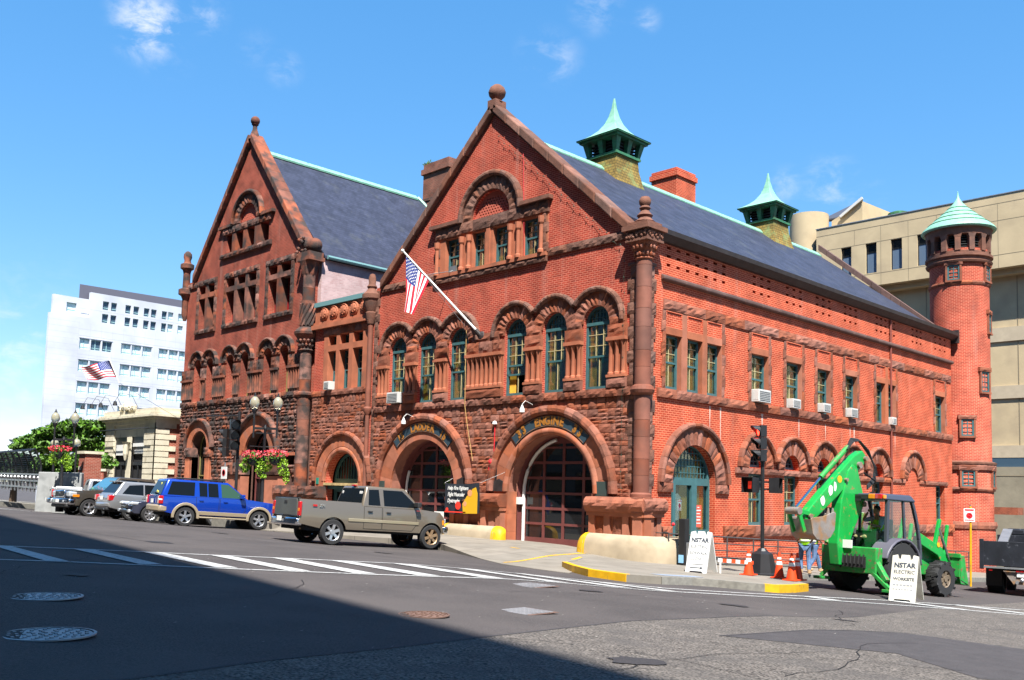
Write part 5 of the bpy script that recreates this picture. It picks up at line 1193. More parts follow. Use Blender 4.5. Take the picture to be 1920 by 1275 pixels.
w_ = MB(OF); w_.hexa([(4.6, -1.5, 29), (22.5, -1.5, 29), (22.5, -8, 29), (9, -8, 29), (4.6, -1.5, 31.6), (22.5, -1.5, 31.9), (22.5, -8, 31.9), (9, -8, 31.6)]); w_.build('plant_room', mat('plant_grey', (.10, .10, .13), .8), OB)
M_blind = mat('pale_blind', (.60, .74, .72), .4); M_wblue = mat('blue_pane', (.05, .09, .13), .15); M_wfr = mat('window_frame_grey', (.32, .52, .52), .5)
for a, b, c, d, k in wins:
    w0 = -.3 - (.35 if (a < 4) else 0); m_ = (a + b) / 2
    wo = MB(OF).box(a, b, w0 - .06, w0 - .03, c, d).build('window', M_blind if k else M_wblue, OB); fr_ = MB(OF)
    if b - a > 1.2 and a > 4: fr_.box(m_ - .05, m_ + .05, w0 - .05, w0 + .02, c, d)
    fr_.box(a, b, w0 - .05, w0 + .02, c + .28, c + .36); fr_.box(a, b, w0 - .05, w0 + .03, c, c + .06); fr_.box(a, b, w0 - .05, w0 + .03, d - .1, d)
    NOSPLIT.add('frame_bars'); child(wo, 'frame_bars', fr_, M_wfr)
jn = MB(OF)
for k in range(26): jn.box(-.1, 4.3, -.02, .004, 4 + k * .86, 4.03 + k * .86)
for z in (27.7, 24.6, 23.6, 20.75, 20.3, 17.4, 17.0, 14.15, 13.7, 10.8): jn.box(4.3, ends, -.02, .006, z - .02, z + .03)
for k in range(22): jn.box(4.4 + k * 1.72 - .13, 4.4 + k * 1.72 - .1, -.02, .006, 8, 25.6)
jn.build('panel_joints', mat('joint_grey', (.42, .43, .47), .9), OB)
ws = MB(OF)
for g_ in (4.5, 10.9, 17.05, 23.4):
    for z in (23.2, 19.95, 16.7, 13.4): ws.box(g_ - .1, g_ + 5.05, -.2, .05, z + .05, z + .13)
ws.build('window_heads', mat('joint_grey'), OB)

# ================================================================== CONCRETE BUILDING, RIGHT REAR
CB = thing('concrete_building', 'large beige concrete building with an overhanging upper storey behind the round brick tower', 'building', (12, 48, -2))
M_cc = mat('beige_concrete', (.46, .365, .225), .9, var=.1, vscale=.6, dirt=(.33, .26, .17), dirtscale=.5, dirtlo=.52, dirthi=.8, bump=.2, bscale=8)
M_ccd = mat('board_marked_concrete', (.24, .21, .15), .95, var=.14, vscale=1.2, bump=.3, bscale=5)
Y = 42
w_ = MB(); BW = [(-13.45, -12.65), (-11.55, -10.72), (-9.67, -8.85), (-7.77, -6.95), (5.5, 6.3), (7.4, 8.2), (9.3, 10.1)]
w_.prism(rect(-15.45, 34, 17.78, 22.8), Y, Y + .6, [rect(a, b, 18.75, 21.0) for a, b in BW]); w_.box(-15.45, 34, Y + .6, Y + 22, 22.3, 22.75); w_.box(-15.45, -14.9, Y + .6, Y + 22, -3, 22.8); w_.box(-14.9, 34, Y + .6, Y + 6, 17.4, 17.8); w_.build('upper_storey', M_cc, CB)
j = MB()
for x in range(-13, 34, 2): 
    xx = x + .6; j.box(xx - .015, xx + .015, Y - .006, Y + .02, 21.05, 22.2)
    if not any(a - .3 < xx < b + .3 for a, b in BW): j.box(xx - .015, xx + .015, Y - .006, Y + .02, 17.8, 21.0)
j.box(-15.45, 34, Y - .008, Y + .02, 22.2, 22.24); j.box(-15.45, 34, Y - .008, Y + .02, 21.02, 21.05); j.box(-15.45, 34, Y - .008, Y + .02, 18.66, 18.69); j.build('panel_joints', mat('joint_brown', (.22, .18, .12), .9), CB)
MB().box(-15.5, 34, Y - .05, Y + .6, 22.8, 22.86).build('parapet_flashing', M_galv, CB)
for a, b in BW:
    g = MB(); g.box(a, b, Y + .25, Y + .3, 18.75, 21.0); o = g.build('window', mat('sky_glass', (.16, .23, .33), .12, metal=.4), CB); child(o, 'blind', MB().box(a, b, Y + .22, Y + .24, 20.3, 21.0), M_gdark)  # blue of the reflected sky is put into the pane colour
    f = MB(); f.prism(rect(a, b, 18.75, 21.0), Y + .15, Y + .25, [rect(a + .04, b - .04, 18.8, 20.96)]); child(o, 'frame', f, M_blk)
Y2 = 43.3; zk = lambda z: 1.75 + (z - 1.75) * .962
w_ = MB(); w_.box(-14.9, 34, Y2, Y2 + .5, zk(5.9), 17.5); w_.build('recessed_wall', M_cc, CB)
w_ = MB()
for z0, z1 in ((13.4, 14.4), (9.35, 10.25), (5.2, 6.05)): w_.box(-14.9, 34, Y2 - .12, Y2, zk(z0), zk(z1))
w_.build('floor_bands', mat('pale_concrete', (.42, .35, .25), .9, var=.08), CB)
j = MB()
for k, x in enumerate(range(-14, 34, 3)): j.box(x + .3, x + .35, Y2 - .02, Y2 + .02, zk(6.1), 17.4)
j.build('panel_joints', mat('joint_brown'), CB)
MB().box(-14.9, 34, Y2 - .1, Y2 + .3, zk(4.55), zk(5.2)).build('strip_window', mat('blue_pane'), CB)
w_ = MB(); w_.box(-14.9, 34, Y2 - .3, Y2 + .2, -4, zk(4.55)); w_.build('base_wall', mat('board_marked_concrete'), CB)
j = MB(); j.box(-14.9, 34, Y2 - .32, Y2 - .29, zk(3.9), zk(3.95)); j.build('panel_joints', mat('joint_brown'), CB)
b_ = MB(); b_.box(33.4, 34, Y2, Y + 22, -4, 22.3); b_.box(-14.9, 34, Y + 21.5, Y + 22, -4, 22.3); b_.build('rear_wall', M_cc, CB)
rt = MB(); rt.lathe((-16.9, 43.6, 10), [(1.5, 0), (1.5, 14.5)], 30); rt.build('round_stair_tower', M_cc, CB, smooth=True)
rt = MB(); rt.box(-15.7, -15.45, 42.2, 44, 18, 21.7); rt.build('dark_slot', M_blk, CB)
sk_ = MB(); sk_.hexa([(-15.2, 44, 22.8), (-12.7, 44, 22.8), (-12.7, 50, 22.8), (-15.2, 50, 22.8), (-15.2, 44, 23.9), (-12.7, 44, 25.0), (-12.7, 50, 25.3), (-15.2, 50, 24.6)]); sk_.build('rooftop_skylight_wall', M_cc, CB)
sk_ = MB(); sk_.hexa([(-17.3, 45.2, 24.4), (-14.3, 43.9, 24.0), (-12.6, 43.9, 25.1), (-15.6, 50, 25.5), (-17.3, 45.2, 24.5), (-14.3, 43.9, 24.1), (-12.6, 43.9, 25.2), (-15.6, 50, 25.6)]); sk_.build('skylight_roof', mat('lead_roof', (.10, .11, .14), .5), CB)
sk_ = MB(); sk_.bar((-14.4, 43.8, 24.05), (-12.6, 43.8, 25.2), .1, .2); sk_.bar((-17.3, 45.1, 24.5), (-14.9, 46, 24.6), .1, .12); sk_.build('skylight_edge', M_wplast, CB)
rt = MB(); rt.box(-12.2, -10.3, 46, 48, 22.8, 24.0); rt.lathe((-11.2, 47, 24.0), [(.7, 0), (.75, .1), (.5, .3), (.5, .45)], 16); rt.box(-9.9, -9.2, 46, 47, 22.8, 23.6); rt.build('rooftop_plant', M_cc, CB)
rt = MB(); rt.lathe((-11.2, 47, 24.0), [(.76, .1), (.78, .4), (.4, .55)], 16); rt.build('rooftop_fan', M_copdk, CB)
rl = MB()
for k in range(8): rl.box(-4 + k * 1.5, -3.95 + k * 1.5, 45.2, 45.25, -3, 1.6)
rl.tube([(-4, 45.2, 1.55), (8, 45.2, 1.55)], .03, 4); rl.build('area_railing', M_blk, CB)
# distant things on the left skyline
fb = MB(); fb.box(-262, -250, 20, 40, 0, 12.5); fb.build('distant_building', mat('hazy_white', (.4, .45, .5), .9)); tag(bpy.data.objects['distant_building'], 'tiny pale building on the skyline at the left edge of the frame', 'building')
# ================================================================== TALL BUILDING ACROSS THE STREET (behind the viewer; it casts the shade on the road)
h = 42.0
def caster_edge(p, z): t = (h - z) / LD.z; return Vector((p[0] + LD.x * t, p[1] + LD.y * t, 0))
e0 = caster_edge((-14.0, -15.75), .35); e1 = caster_edge((13.3, -18.75), .3); dv = (e1 - e0).normalized(); nv = Vector((dv.y, -dv.x, 0))
if nv.y > 0: nv = -nv
T0 = e0 - dv * 75; T1 = e1 + dv * 55; K = thing('office_tower', 'tall office building across the street behind the viewpoint, casting the shade on the road', 'building', (10, -50, 0))
m_ = MB(); P4 = [T0, T1, T1 + nv * 30, T0 + nv * 30]; m_.hexa([(p.x, p.y, -1) for p in P4] + [(p.x, p.y, h) for p in P4]); m_.build('wall', mat('tower_stone', (.2, .18, .16), .8, var=.1), K)
m_ = MB(); Lk_ = (T1 - T0).length
for j_ in range(12):
    for i in range(int(Lk_ / 3)):
        p = T0 + dv * (i * 3 + .6) - nv * .03; q_ = p + dv * 1.8; z0 = 1.5 + j_ * 3.4; m_.quad((p.x, p.y, z0), (q_.x, q_.y, z0), (q_.x, q_.y, z0 + 2), (p.x, p.y, z0 + 2))
m_.build('windows', M_gdark, K)

# ================================================================== VEHICLES
def paint(name, col, metal=.35, rough=.35): return mat(name, col, rough, metal=metal, coat=1.0)
M_tyre = mat('tyre_rubber', (.022, .022, .023), .85, bump=.2, bscale=60); M_alloy = mat('alloy', (.62, .62, .63), .3, metal=.85); M_chrome = mat('chrome', (.75, .75, .77), .12, metal=1)
M_under = mat('underbody', (.012, .012, .013), .9); M_trim = mat('black_trim', (.02, .02, .021), .6); M_red = mat('tail_lens', (.42, .008, .01), .15, coat=1); M_amb = mat('amber_lens', (.7, .22, .01), .2, coat=1)
M_head = mat('head_lens', (.75, .78, .8), .08, metal=.5, coat=1); M_cgl = mat('car_glass', (.006, .008, .010), .04, spec=.2); M_plate = mat('plate_white', (.75, .75, .73), .5)
M_cglg = mat('car_glass_green', (.03, .07, .045), .03, spec=.4); M_seam = mat('seam_dark', (.01, .01, .01), .9); M_brz = mat('rusty_alloy', (.36, .24, .14), .4, metal=.6)
def wheel(root, x, y, r, w, rim=None, spokes=5, side=-1, name='wheel', rr=.66):
    t = MB(); w2 = w / 2; t.lathe((x, y, r), [(r * rr, -w2), (r * .93, -w2), (r, -w2 * .7), (r, w2 * .7), (r * .93, w2), (r * rr, w2)], 28, ax=1, cap=False)
    for k in range(36):
        a = 2 * pi * k / 36; t.bar((x + r * cos(a), y - w2 * .6, r + r * sin(a)), (x + r * cos(a + .06), y + w2 * .6, r + r * sin(a + .06)), .012, .018)
    o = t.build(name, M_tyre, root, smooth=True)
    q = MB(); s_ = side; yo = y + s_ * w2 * .82; yi = y + s_ * w2 * .2
    q.lathe((x, y, r), [(r * rr, -w2 * .95), (r * (rr - .05), -w2 * .8), (r * (rr - .07), w2 * .8), (r * rr, w2 * .95)], 28, ax=1, cap=False)
    q.lathe((x, yo - .0, r), [(r * .17, -.03), (r * .17, .02), (r * .1, .03)], 12, ax=1)
    for k in range(spokes):
        a = 2 * pi * k / spokes + .3; c, sn = cos(a), sin(a); p = lambda d, e, yy: (x + r * d * c - r * e * sn, yy, r + r * d * sn + r * e * c)
        q.hexa([p(.12, -.1, yo - s_ * .05), p(.12, .1, yo - s_ * .05), p(rr - .06, .13, yo - s_ * .05), p(rr - .06, -.13, yo - s_ * .05), p(.12, -.1, yo), p(.12, .1, yo), p(rr - .06, .11, yo + s_ * .01), p(rr - .06, -.11, yo + s_ * .01)])
    child(o, 'rim', q, rim or M_alloy, smooth=False)
    child(o, 'brake_disc', MB().lathe((x, y, r), [(r * (rr - .1), -.02), (r * (rr - .1), .02)], 20, ax=1), M_under)
    return o
def car(name, label, cat, P, S_):
    """P paint; S_ dict of dimensions in metres, x forward from the rear axle"""
    t = thing(name, label, cat); W2 = S_['W'] / 2; wb = S_['wb']; r = S_['r']; zb = S_['zb']; ra = r * 1.16
    def arch(cx):
        a0 = math.asin(max(-.95, min(.95, (zb - r) / ra))); return [(cx + ra * cos(a0 + (pi - 2 * a0) * k / 14), r + ra * sin(a0 + (pi - 2 * a0) * k / 14)) for k in range(15)]
    top = S_['top']          # from the rear end bottom, over the top to the front end bottom
    poly = list(top) + arch(wb) + arch(0)
    b = MB()
    if 'bed' in S_:
        x0, x1, zf = S_['bed']
        b.prism(poly, -W2, -W2 + .09); b.prism(poly, W2 - .09, W2)
        zr = top[1][1]; inner = [q for q in top if q[0] >= x1]
        b.prism([(x1, zb)] + inner + [(top[-1][0], top[-1][1])] if False else [(x1, .55), (x1, inner[0][1])] + inner + [(wb + ra + .02, zb), (wb + ra + .02, r * 2.3), (wb - ra - .05, r * 2.3), (wb - ra - .05, .55)], -W2 + .09, W2 - .09)
        b.box(top[0][0] + .05, x1, -W2 + .09, W2 - .09, zf - .06, zf)
    else: b.prism(poly, -W2, W2)
    bo = b.build('body', P, t, smooth=True, bevel=S_.get('bev', .07), seg=3)
    u = MB(); u.box(top[0][0] + .25, top[-1][0] - .3, -W2 + .14, W2 - .14, zb - .08, min(.75, r * 2.05)); u.box(-.08, .08, -W2 + .3, W2 - .3, r - .08, r + .08); u.build('underbody', M_under, t)
    # greenhouse
    if 'gh' in S_:
        (xr0, xf0, z0), (xr1, xf1, z1), tb = S_['gh']; yb, yt = W2 - .05, W2 - .05 - tb
        h_ = MB(); h_.hexa([(xr0, -yb, z0 - .05), (xf0, -yb, z0 - .05), (xf0, yb, z0 - .05), (xr0, yb, z0 - .05), (xr1, -yt, z1), (xf1, -yt, z1), (xf1, yt, z1), (xr1, yt, z1)])
        child(bo, 'cab', h_, P, smooth=True, bevel=.07, seg=3)
        zf = lambda z: (z - z0 + .05) / (z1 - z0 + .05)
        ys = lambda z: yb + (yt - yb) * zf(z)
        for s_ in (-1, 1):
            for wi, pg in enumerate(S_['side']):
                g = MB(); n = len(pg); A = [g.p((x, s_ * (ys(z) + .006), z)) for x, z in pg]; B = [g.p((x, s_ * (ys(z) - .03), z)) for x, z in pg]; g.face(A); g.face(B[::-1])
                for k in range(n): g.face([A[k], A[(k + 1) % n], B[(k + 1) % n], B[k]])
                g.build('side_window', M_cglg if S_.get('green') == wi else M_cgl, t, bevel=.004)
        def endglass(f, xb, xt, za, zb_, m_, nm):
            g = MB(); sg = 1 if f else -1; xx = lambda z: xb + (xt - xb) * zf(z) + sg * .008
            ya, yb2 = ys(za) - .09, ys(zb_) - .1
            g.hexa([(xx(za), -ya, za), (xx(za), ya, za), (xx(zb_), yb2, zb_), (xx(zb_), -yb2, zb_), (xx(za) - sg * .04, -ya, za), (xx(za) - sg * .04, ya, za), (xx(zb_) - sg * .04, yb2, zb_), (xx(zb_) - sg * .04, -yb2, zb_)])
            return g.build(nm, m_, t)
        endglass(True, xf0, xf1, z0 + .04, z1 - .07, S_.get('wsm', M_cgl), 'windscreen'); endglass(False, xr0, xr1, S_.get('rgz', z0 + .04), z1 - .09, M_cgl, 'rear_window')
    for s_ in (-1, 1):
        wheel(t, 0, s_ * (W2 - S_['tw'] / 2 - .01), r, S_['tw'], S_.get('rimr'), S_.get('sp', 5), s_); wheel(t, wb, s_ * (W2 - S_['tw'] / 2 - .01), r, S_['tw'], S_.get('rimf', S_.get('rimr')), S_.get('sp', 5), s_)
    # doors
    for s_ in (-1, 1):
        for pg in S_.get('doors', []):
            cx = sum(q[0] for q in pg) / len(pg); cz = sum(q[1] for q in pg) / len(pg)
            big = [(cx + (x - cx) * 1.0 + (.012 if x > cx else -.012), z + (.012 if z > cz else -.012)) for x, z in pg]
            y0, y1 = sorted((s_ * (W2 - .02), s_ * (W2 + .003))); y2, y3 = sorted((s_ * (W2 - .02), s_ * (W2 + .007)))
            d = MB().prism(pg, y2, y3).build('door', P, t, bevel=.004)
            child(d, 'door_gap', MB().prism(big, y0, y1), M_seam)
            hx, hz = max(q[0] for q in pg) * .0 + min(q[0] for q in pg) + .12, S_['hz']
            child(d, 'door_handle', MB().box(hx, hx + .16, min(s_ * W2, s_ * (W2 + .035)), max(s_ * W2, s_ * (W2 + .035)), hz, hz + .045), S_.get('hm', M_trim), bevel=.01)
    if 'mirror' in S_:
        mx_, mz = S_['mirror']
        for s_ in (-1, 1): MB().box(mx_ - .06, mx_ + .1, *sorted((s_ * (W2 - .04), s_ * (W2 + .22))), mz, mz + .17).build('wing_mirror', S_.get('mm', M_trim), t, bevel=.03)
    if S_.get('plate'):
        px_, pz, sg = S_['plate']; MB().box(*sorted((px_, px_ + sg * .015)), -.16, .16, pz, pz + .15).build('number_plate', M_plate, t)
    for nm, m_, bx, bev in S_.get('boxes', []):
        for sgn in ((1, -1) if bx[6] else (1,)):
            y0, y1 = sorted((bx[2] * sgn, bx[3] * sgn)); MB().box(bx[0], bx[1], y0, y1, bx[4], bx[5]).build(nm, m_, t, bevel=bev, smooth=bool(bev))
    if S_.get('flare'):
        for s_ in (-1, 1):
            for cx in (0, wb):
                a0 = radians(-8); f = MB(); y0, y1 = sorted((s_ * (W2 - .03), s_ * (W2 + .035)))
                f.prism([(cx + (ra + .1) * cos(a), r + (ra + .1) * sin(a)) for a in [a0 + (pi - 2 * a0) * k / 14 for k in range(15)]] + [(cx + (ra - .01) * cos(a), r + (ra - .01) * sin(a)) for a in [a0 + (pi - 2 * a0) * k / 14 for k in range(14, -1, -1)]], y0, y1); f.build('wheel_flare', S_['flare'], t, bevel=.02, smooth=True)
    shape_body(t, W2, top[0][0], top[-2][0])
    return t
def shape_body(t, W2, x0, x1):
    for o in [q for q in bpy.data.objects if q.type == 'MESH' and (q.parent == t or (q.parent and q.parent.parent == t)) and q.name.split('.')[0] in ('body', 'door', 'door_gap', 'side_moulding', 'side_cladding', 'tailgate', 'rear_bumper', 'front_bumper')]:
        nm = o.name.split('.')[0]; bm = bmesh.new(); bm.from_mesh(o.data)
        for z in ((.55, .68, .82, .95, 1.08, 1.2, 1.3) if 'bumper' not in nm else ()): bmesh.ops.bisect_plane(bm, geom=bm.verts[:] + bm.edges[:] + bm.faces[:], plane_co=(0, 0, z), plane_no=(0, 0, 1), dist=1e-4)
        if nm == 'body' :
            for x in (x1 - .9, x1 - .6, x1 - .35, x1 - .15, x0 + .4, x0 + .2): bmesh.ops.bisect_plane(bm, geom=bm.verts[:] + bm.edges[:] + bm.faces[:], plane_co=(x, 0, 0), plane_no=(1, 0, 0), dist=1e-4)
        if 'bumper' in nm:
            for y in (-.8, -.6, -.4, -.2, 0, .2, .4, .6, .8): bmesh.ops.bisect_plane(bm, geom=bm.verts[:] + bm.edges[:] + bm.faces[:], plane_co=(0, y, 0), plane_no=(0, 1, 0), dist=1e-4)
            sg = 1 if nm[0] == 'f' else -1
            for v in bm.verts: v.co.x -= sg * .13 * (abs(v.co.y) / W2) ** 3
        else:
            for v in bm.verts:
                z = max(.3, min(1.45, v.co.z)); v.co.y *= 1 - .05 * ((z - .8) / .5) ** 2
                if nm == 'body': v.co.y *= 1 - .09 * max(0, (v.co.x - (x1 - .9)) / .9) ** 2.2 - .03 * max(0, ((x0 + .4) - v.co.x) / .4) ** 2
                if nm == 'body' and v.co.x > x1 - .2 : v.co.x -= .16 * (abs(v.co.y) / W2) ** 3
        bm.to_mesh(o.data); bm.free()
        o.data.polygons.foreach_set('use_smooth', [True] * len(o.data.polygons)); o.data.set_sharp_from_angle(angle=radians(32))
def park(t, x, y, hd, pitch=0, z=None, roll=0, sc=1):
    t.location = (x, y, road(x, y) if z is None else z); t.rotation_euler = (radians(roll), radians(pitch), radians(hd)); t.scale = (sc, sc, sc)
# --- tan pickup
P_tan = paint('pewter_paint', (.165, .135, .10), .35, .33)
pk = car('pickup_truck', 'tan extended-cab pickup truck parked nose-in at the left engine door', 'pickup truck', P_tan, dict(W=2.0, wb=3.64, r=.40, tw=.27, zb=.5, bev=.06,
    top=[(-1.14, .62), (-1.16, 1.36), (.96, 1.36), (.98, 1.27), (3.25, 1.27), (3.95, 1.21), (4.2, 1.12), (4.3, .98), (4.32, .62), (4.25, .5)], bed=(-1.1, .94, .86), gh=((.98, 3.3, 1.27), (1.18, 2.62, 1.92), .17), rgz=1.33,
    side=[[(1.22, 1.31), (1.26, 1.8), (1.62, 1.82), (1.66, 1.31)], [(1.8, 1.31), (1.78, 1.82), (2.5, 1.83), (3.06, 1.36), (3.06, 1.31)]], doors=[[(1.74, .56), (1.74, 1.25), (3.0, 1.25), (3.0, .75), (2.86, .56)], [(1.06, .56), (1.06, 1.25), (1.7, 1.25), (1.7, .56)]], hz=1.08, mirror=(2.95, 1.33), hm=M_trim,
    rimr=M_alloy, rimf=M_brz, sp=6, plate=(-1.36, .66, -1),
    boxes=[('rear_bumper', M_chrome, (-1.34, -1.12, -.95, .95, .55, .78, 0), .05), ('bumper_step', M_trim, (-1.35, -1.15, -.3, .3, .74, .80, 0), .01), ('tail_light', M_red, (-1.175, -1.1, .84, 1.01, .84, 1.28, 1), .02), ('tail_light_lens', M_amb, (-1.18, -1.1, .86, .985, .98, 1.08, 1), .01), ('tailgate', paint('tailgate_grey', (.13, .13, .12), .5), (-1.185, -1.1, -.82, .82, .84, 1.38, 0), .02), ('tailgate_handle', M_trim, (-1.2, -1.17, -.1, .1, 1.2, 1.3, 0), .01),
           ('tailgate_cap', M_trim, (-1.18, -1.08, -.84, .84, 1.37, 1.40, 0), .01), ('brake_lamp', M_red, (1.12, 1.2, -.12, .12, 1.9, 1.95, 0), .01), ('front_bumper', M_chrome, (4.22, 4.44, -.97, .97, .52, .76, 0), .05), ('headlight', M_head, (4.08, 4.24, .6, .9, .86, 1.02, 1), .02), ('turn_signal', M_amb, (4.02, 4.16, .82, .93, .8, .96, 1), .01), ('grille', M_trim, (4.29, 4.34, -.6, .6, .8, 1.08, 0), .01), ('side_moulding', paint('moulding_tan', (.30, .255, .17), .3), (.5, 3.1, 1.0, 1.022, .76, .86, 1), .01), ('rear_axle', M_under, (-.1, .1, -.7, .7, .3, .5, 0), .03), ('exhaust', M_brz, (-.9, -.2, -.6, -.45, .42, .5, 0), .03)]))
bd = MB(); 
add_text(bd, 'Z71', lambda x, y, z: (-.42 + x, -1.003 - z, 1.19 + y), .12, .004); bd.build('badge', M_chrome, pk); MB().box(-.74, -.6, -1.006, -1.0, 1.16, 1.22).build('badge', M_red, pk)
st_ = MB()
for y in (.62, -.55, -.65): st_.lathe((1.1, y, 1.7), [(.05, -.004), (.05, .004)], 10, ax=0)
st_.build('window_stickers', M_white, pk)
park(pk, -6.17, -8.6, 83, 2.6, z=road(-5.4, -8.7) + .0)
# --- blue SUV
P_blue = paint('blue_paint', (.004, .04, .33), .25, .25); M_tan = mat('tan_cladding', (.27, .22, .15), .45)
sv = car('blue_suv', 'bright blue four-door SUV with tan wheel flares, parked left of the tan pickup', 'suv', P_blue, dict(W=1.87, wb=2.89, r=.37, tw=.25, zb=.44,
    top=[(-.98, .55), (-1.0, 1.08), (2.42, 1.14), (3.45, 1.05), (3.72, .93), (3.78, .6), (3.7, .44)], gh=((-.96, 2.5, 1.12), (-.7, 1.62, 1.76), .19), rgz=1.14,
    side=[[(-.72, 1.16), (-.55, 1.66), (.32, 1.68), (.3, 1.16)], [(.5, 1.16), (.47, 1.68), (.78, 1.68), (.8, 1.16)], [(.84, 1.16), (.82, 1.68), (1.2, 1.68), (1.24, 1.16)], [(1.36, 1.16), (1.32, 1.68), (1.62, 1.67), (2.28, 1.2), (2.28, 1.16)]], green=3,
    doors=[[(.42, .56), (.36, 1.12), (1.24, 1.12), (1.24, .56)], [(1.3, .56), (1.3, 1.12), (2.28, 1.12), (2.3, .7), (2.2, .56)]], hz=.98, hm=P_blue, mirror=(2.1, 1.16), mm=P_blue, sp=5, rimr=M_alloy, flare=M_tan, plate=(-1.03, .82, -1),
    boxes=[('rear_bumper', M_tan, (-1.12, -.8, -.93, .93, .5, .76, 0), .06), ('side_cladding', M_tan, (.46, 2.42, .925, .955, .46, .6, 1), .01), ('running_board', M_tan, (.5, 2.35, .9, 1.06, .34, .4, 1), .02), ('tail_light', M_red, (-1.03, -.86, .74, .94, .8, 1.1, 1), .02), ('tail_light_lens', M_white, (-1.035, -.9, .8, .945, .93, .99, 1), .01), ('roof_rail', M_trim, (-.4, 1.5, .66, .7, 1.79, 1.83, 1), .01), ('headlight', M_head, (3.5, 3.76, .6, .9, .82, .98, 1), .03), ('turn_signal', M_amb, (3.45, 3.66, .86, .945, .82, .96, 1), .02), ('front_bumper', M_tan, (3.55, 3.88, -.92, .92, .44, .72, 0), .06), ('grille', M_chrome, (3.74, 3.8, -.45, .45, .76, .98, 0), .02), ('wiper', M_trim, (-1.01, -.94, -.2, .25, 1.2, 1.22, 0), 0)]))
st_ = MB()
for y, z, in ((.55, 1.26), (.72, 1.24), (.68, 1.56)): st_.lathe((-.86 - (1.56 - z) * .35 + .0, y * -1, z), [(.045, -.06), (.045, -.045)], 10, ax=0)
st_.build('window_stickers', mat('sticker_yellow', (.8, .75, .1), .5), sv)
park(sv, -15.4, -8.9, 80, 2.5, sc=1.0)
# --- dark blue-grey car between the SUVs, nose to the street
P_dk = paint('slate_blue_paint', (.055, .062, .10), .5, .3)
dc = car('dark_car', 'dark blue-grey car backed in between the silver and the blue SUVs, only its nose showing', 'car', P_dk, dict(W=1.8, wb=2.72, r=.34, tw=.23, zb=.34,
    top=[(-.95, .45), (-.98, 1.0), (.1, 1.04), (2.1, .98), (3.1, .84), (3.5, .68), (3.55, .42), (3.45, .34)], gh=((-.5, 2.25, .98), (.2, 1.3, 1.44), .2), side=[[(-.1, 1.02), (.25, 1.37), (.7, 1.38), (.7, 1.02)], [(.8, 1.02), (.8, 1.38), (1.25, 1.37), (1.9, 1.04)]], hz=.85, mirror=(1.75, 1.0), mm=P_dk, sp=7,
    boxes=[('headlight', M_head, (3.0, 3.5, .5, .86, .68, .82, 1), .05), ('fog_light', M_head, (3.48, 3.56, .55, .8, .38, .5, 1), .02), ('grille', M_trim, (3.46, 3.56, -.35, .35, .52, .7, 0), .02), ('grille_bar', M_chrome, (3.5, 3.57, -.3, .3, .6, .63, 0), .005), ('bumper_intake', M_trim, (3.49, 3.57, -.5, .5, .36, .46, 0), .02)]))
park(dc, -18.87, -5.92, -97, -2.7)
# --- silver crossover, tail to the street
P_sil = paint('silver_paint', (.30, .30, .30), .5, .3)
sc_ = car('silver_suv', 'silver crossover SUV parked nose-in, third vehicle left of the tan pickup', 'suv', P_sil, dict(W=1.92, wb=2.82, r=.36, tw=.25, zb=.4,
    top=[(-.9, .5), (-.96, .9), (-.8, 1.08), (2.4, 1.05), (3.4, .95), (3.72, .8), (3.75, .5), (3.65, .4)], gh=((-.82, 2.5, 1.04), (-.35, 1.5, 1.66), .22), rgz=1.14, side=[[(-.42, 1.12), (-.1, 1.5), (.5, 1.56), (.5, 1.1)], [(.56, 1.1), (.56, 1.56), (1.1, 1.57), (1.12, 1.1)], [(1.2, 1.1), (1.18, 1.57), (1.5, 1.55), (2.1, 1.12)]],
    doors=[[(.3, .5), (.5, 1.06), (1.14, 1.06), (1.14, .5)], [(1.2, .5), (1.2, 1.06), (2.15, 1.06), (2.2, .6)]], hz=.95, hm=P_sil, mirror=(2.0, 1.1), mm=P_sil, sp=5, plate=(-.98, .82, -1),
    boxes=[('rear_bumper', P_sil, (-1.05, -.8, -.93, .93, .48, .72, 0), .08), ('bumper_insert', M_trim, (-1.03, -.85, -.8, .8, .38, .5, 0), .03), ('tail_light', M_red, (-.98, -.7, .66, .94, .78, 1.04, 1), .04), ('spoiler', P_sil, (-.5, -.2, -.68, .68, 1.62, 1.67, 0), .02), ('exhaust', M_chrome, (-1.04, -.8, .5, .62, .4, .47, 1), .02), ('rear_handle', M_chrome, (-.99, -.95, -.3, .3, .99, 1.02, 0), .005)]))
park(sc_, -21.77, -8.41, 87, 2.7)
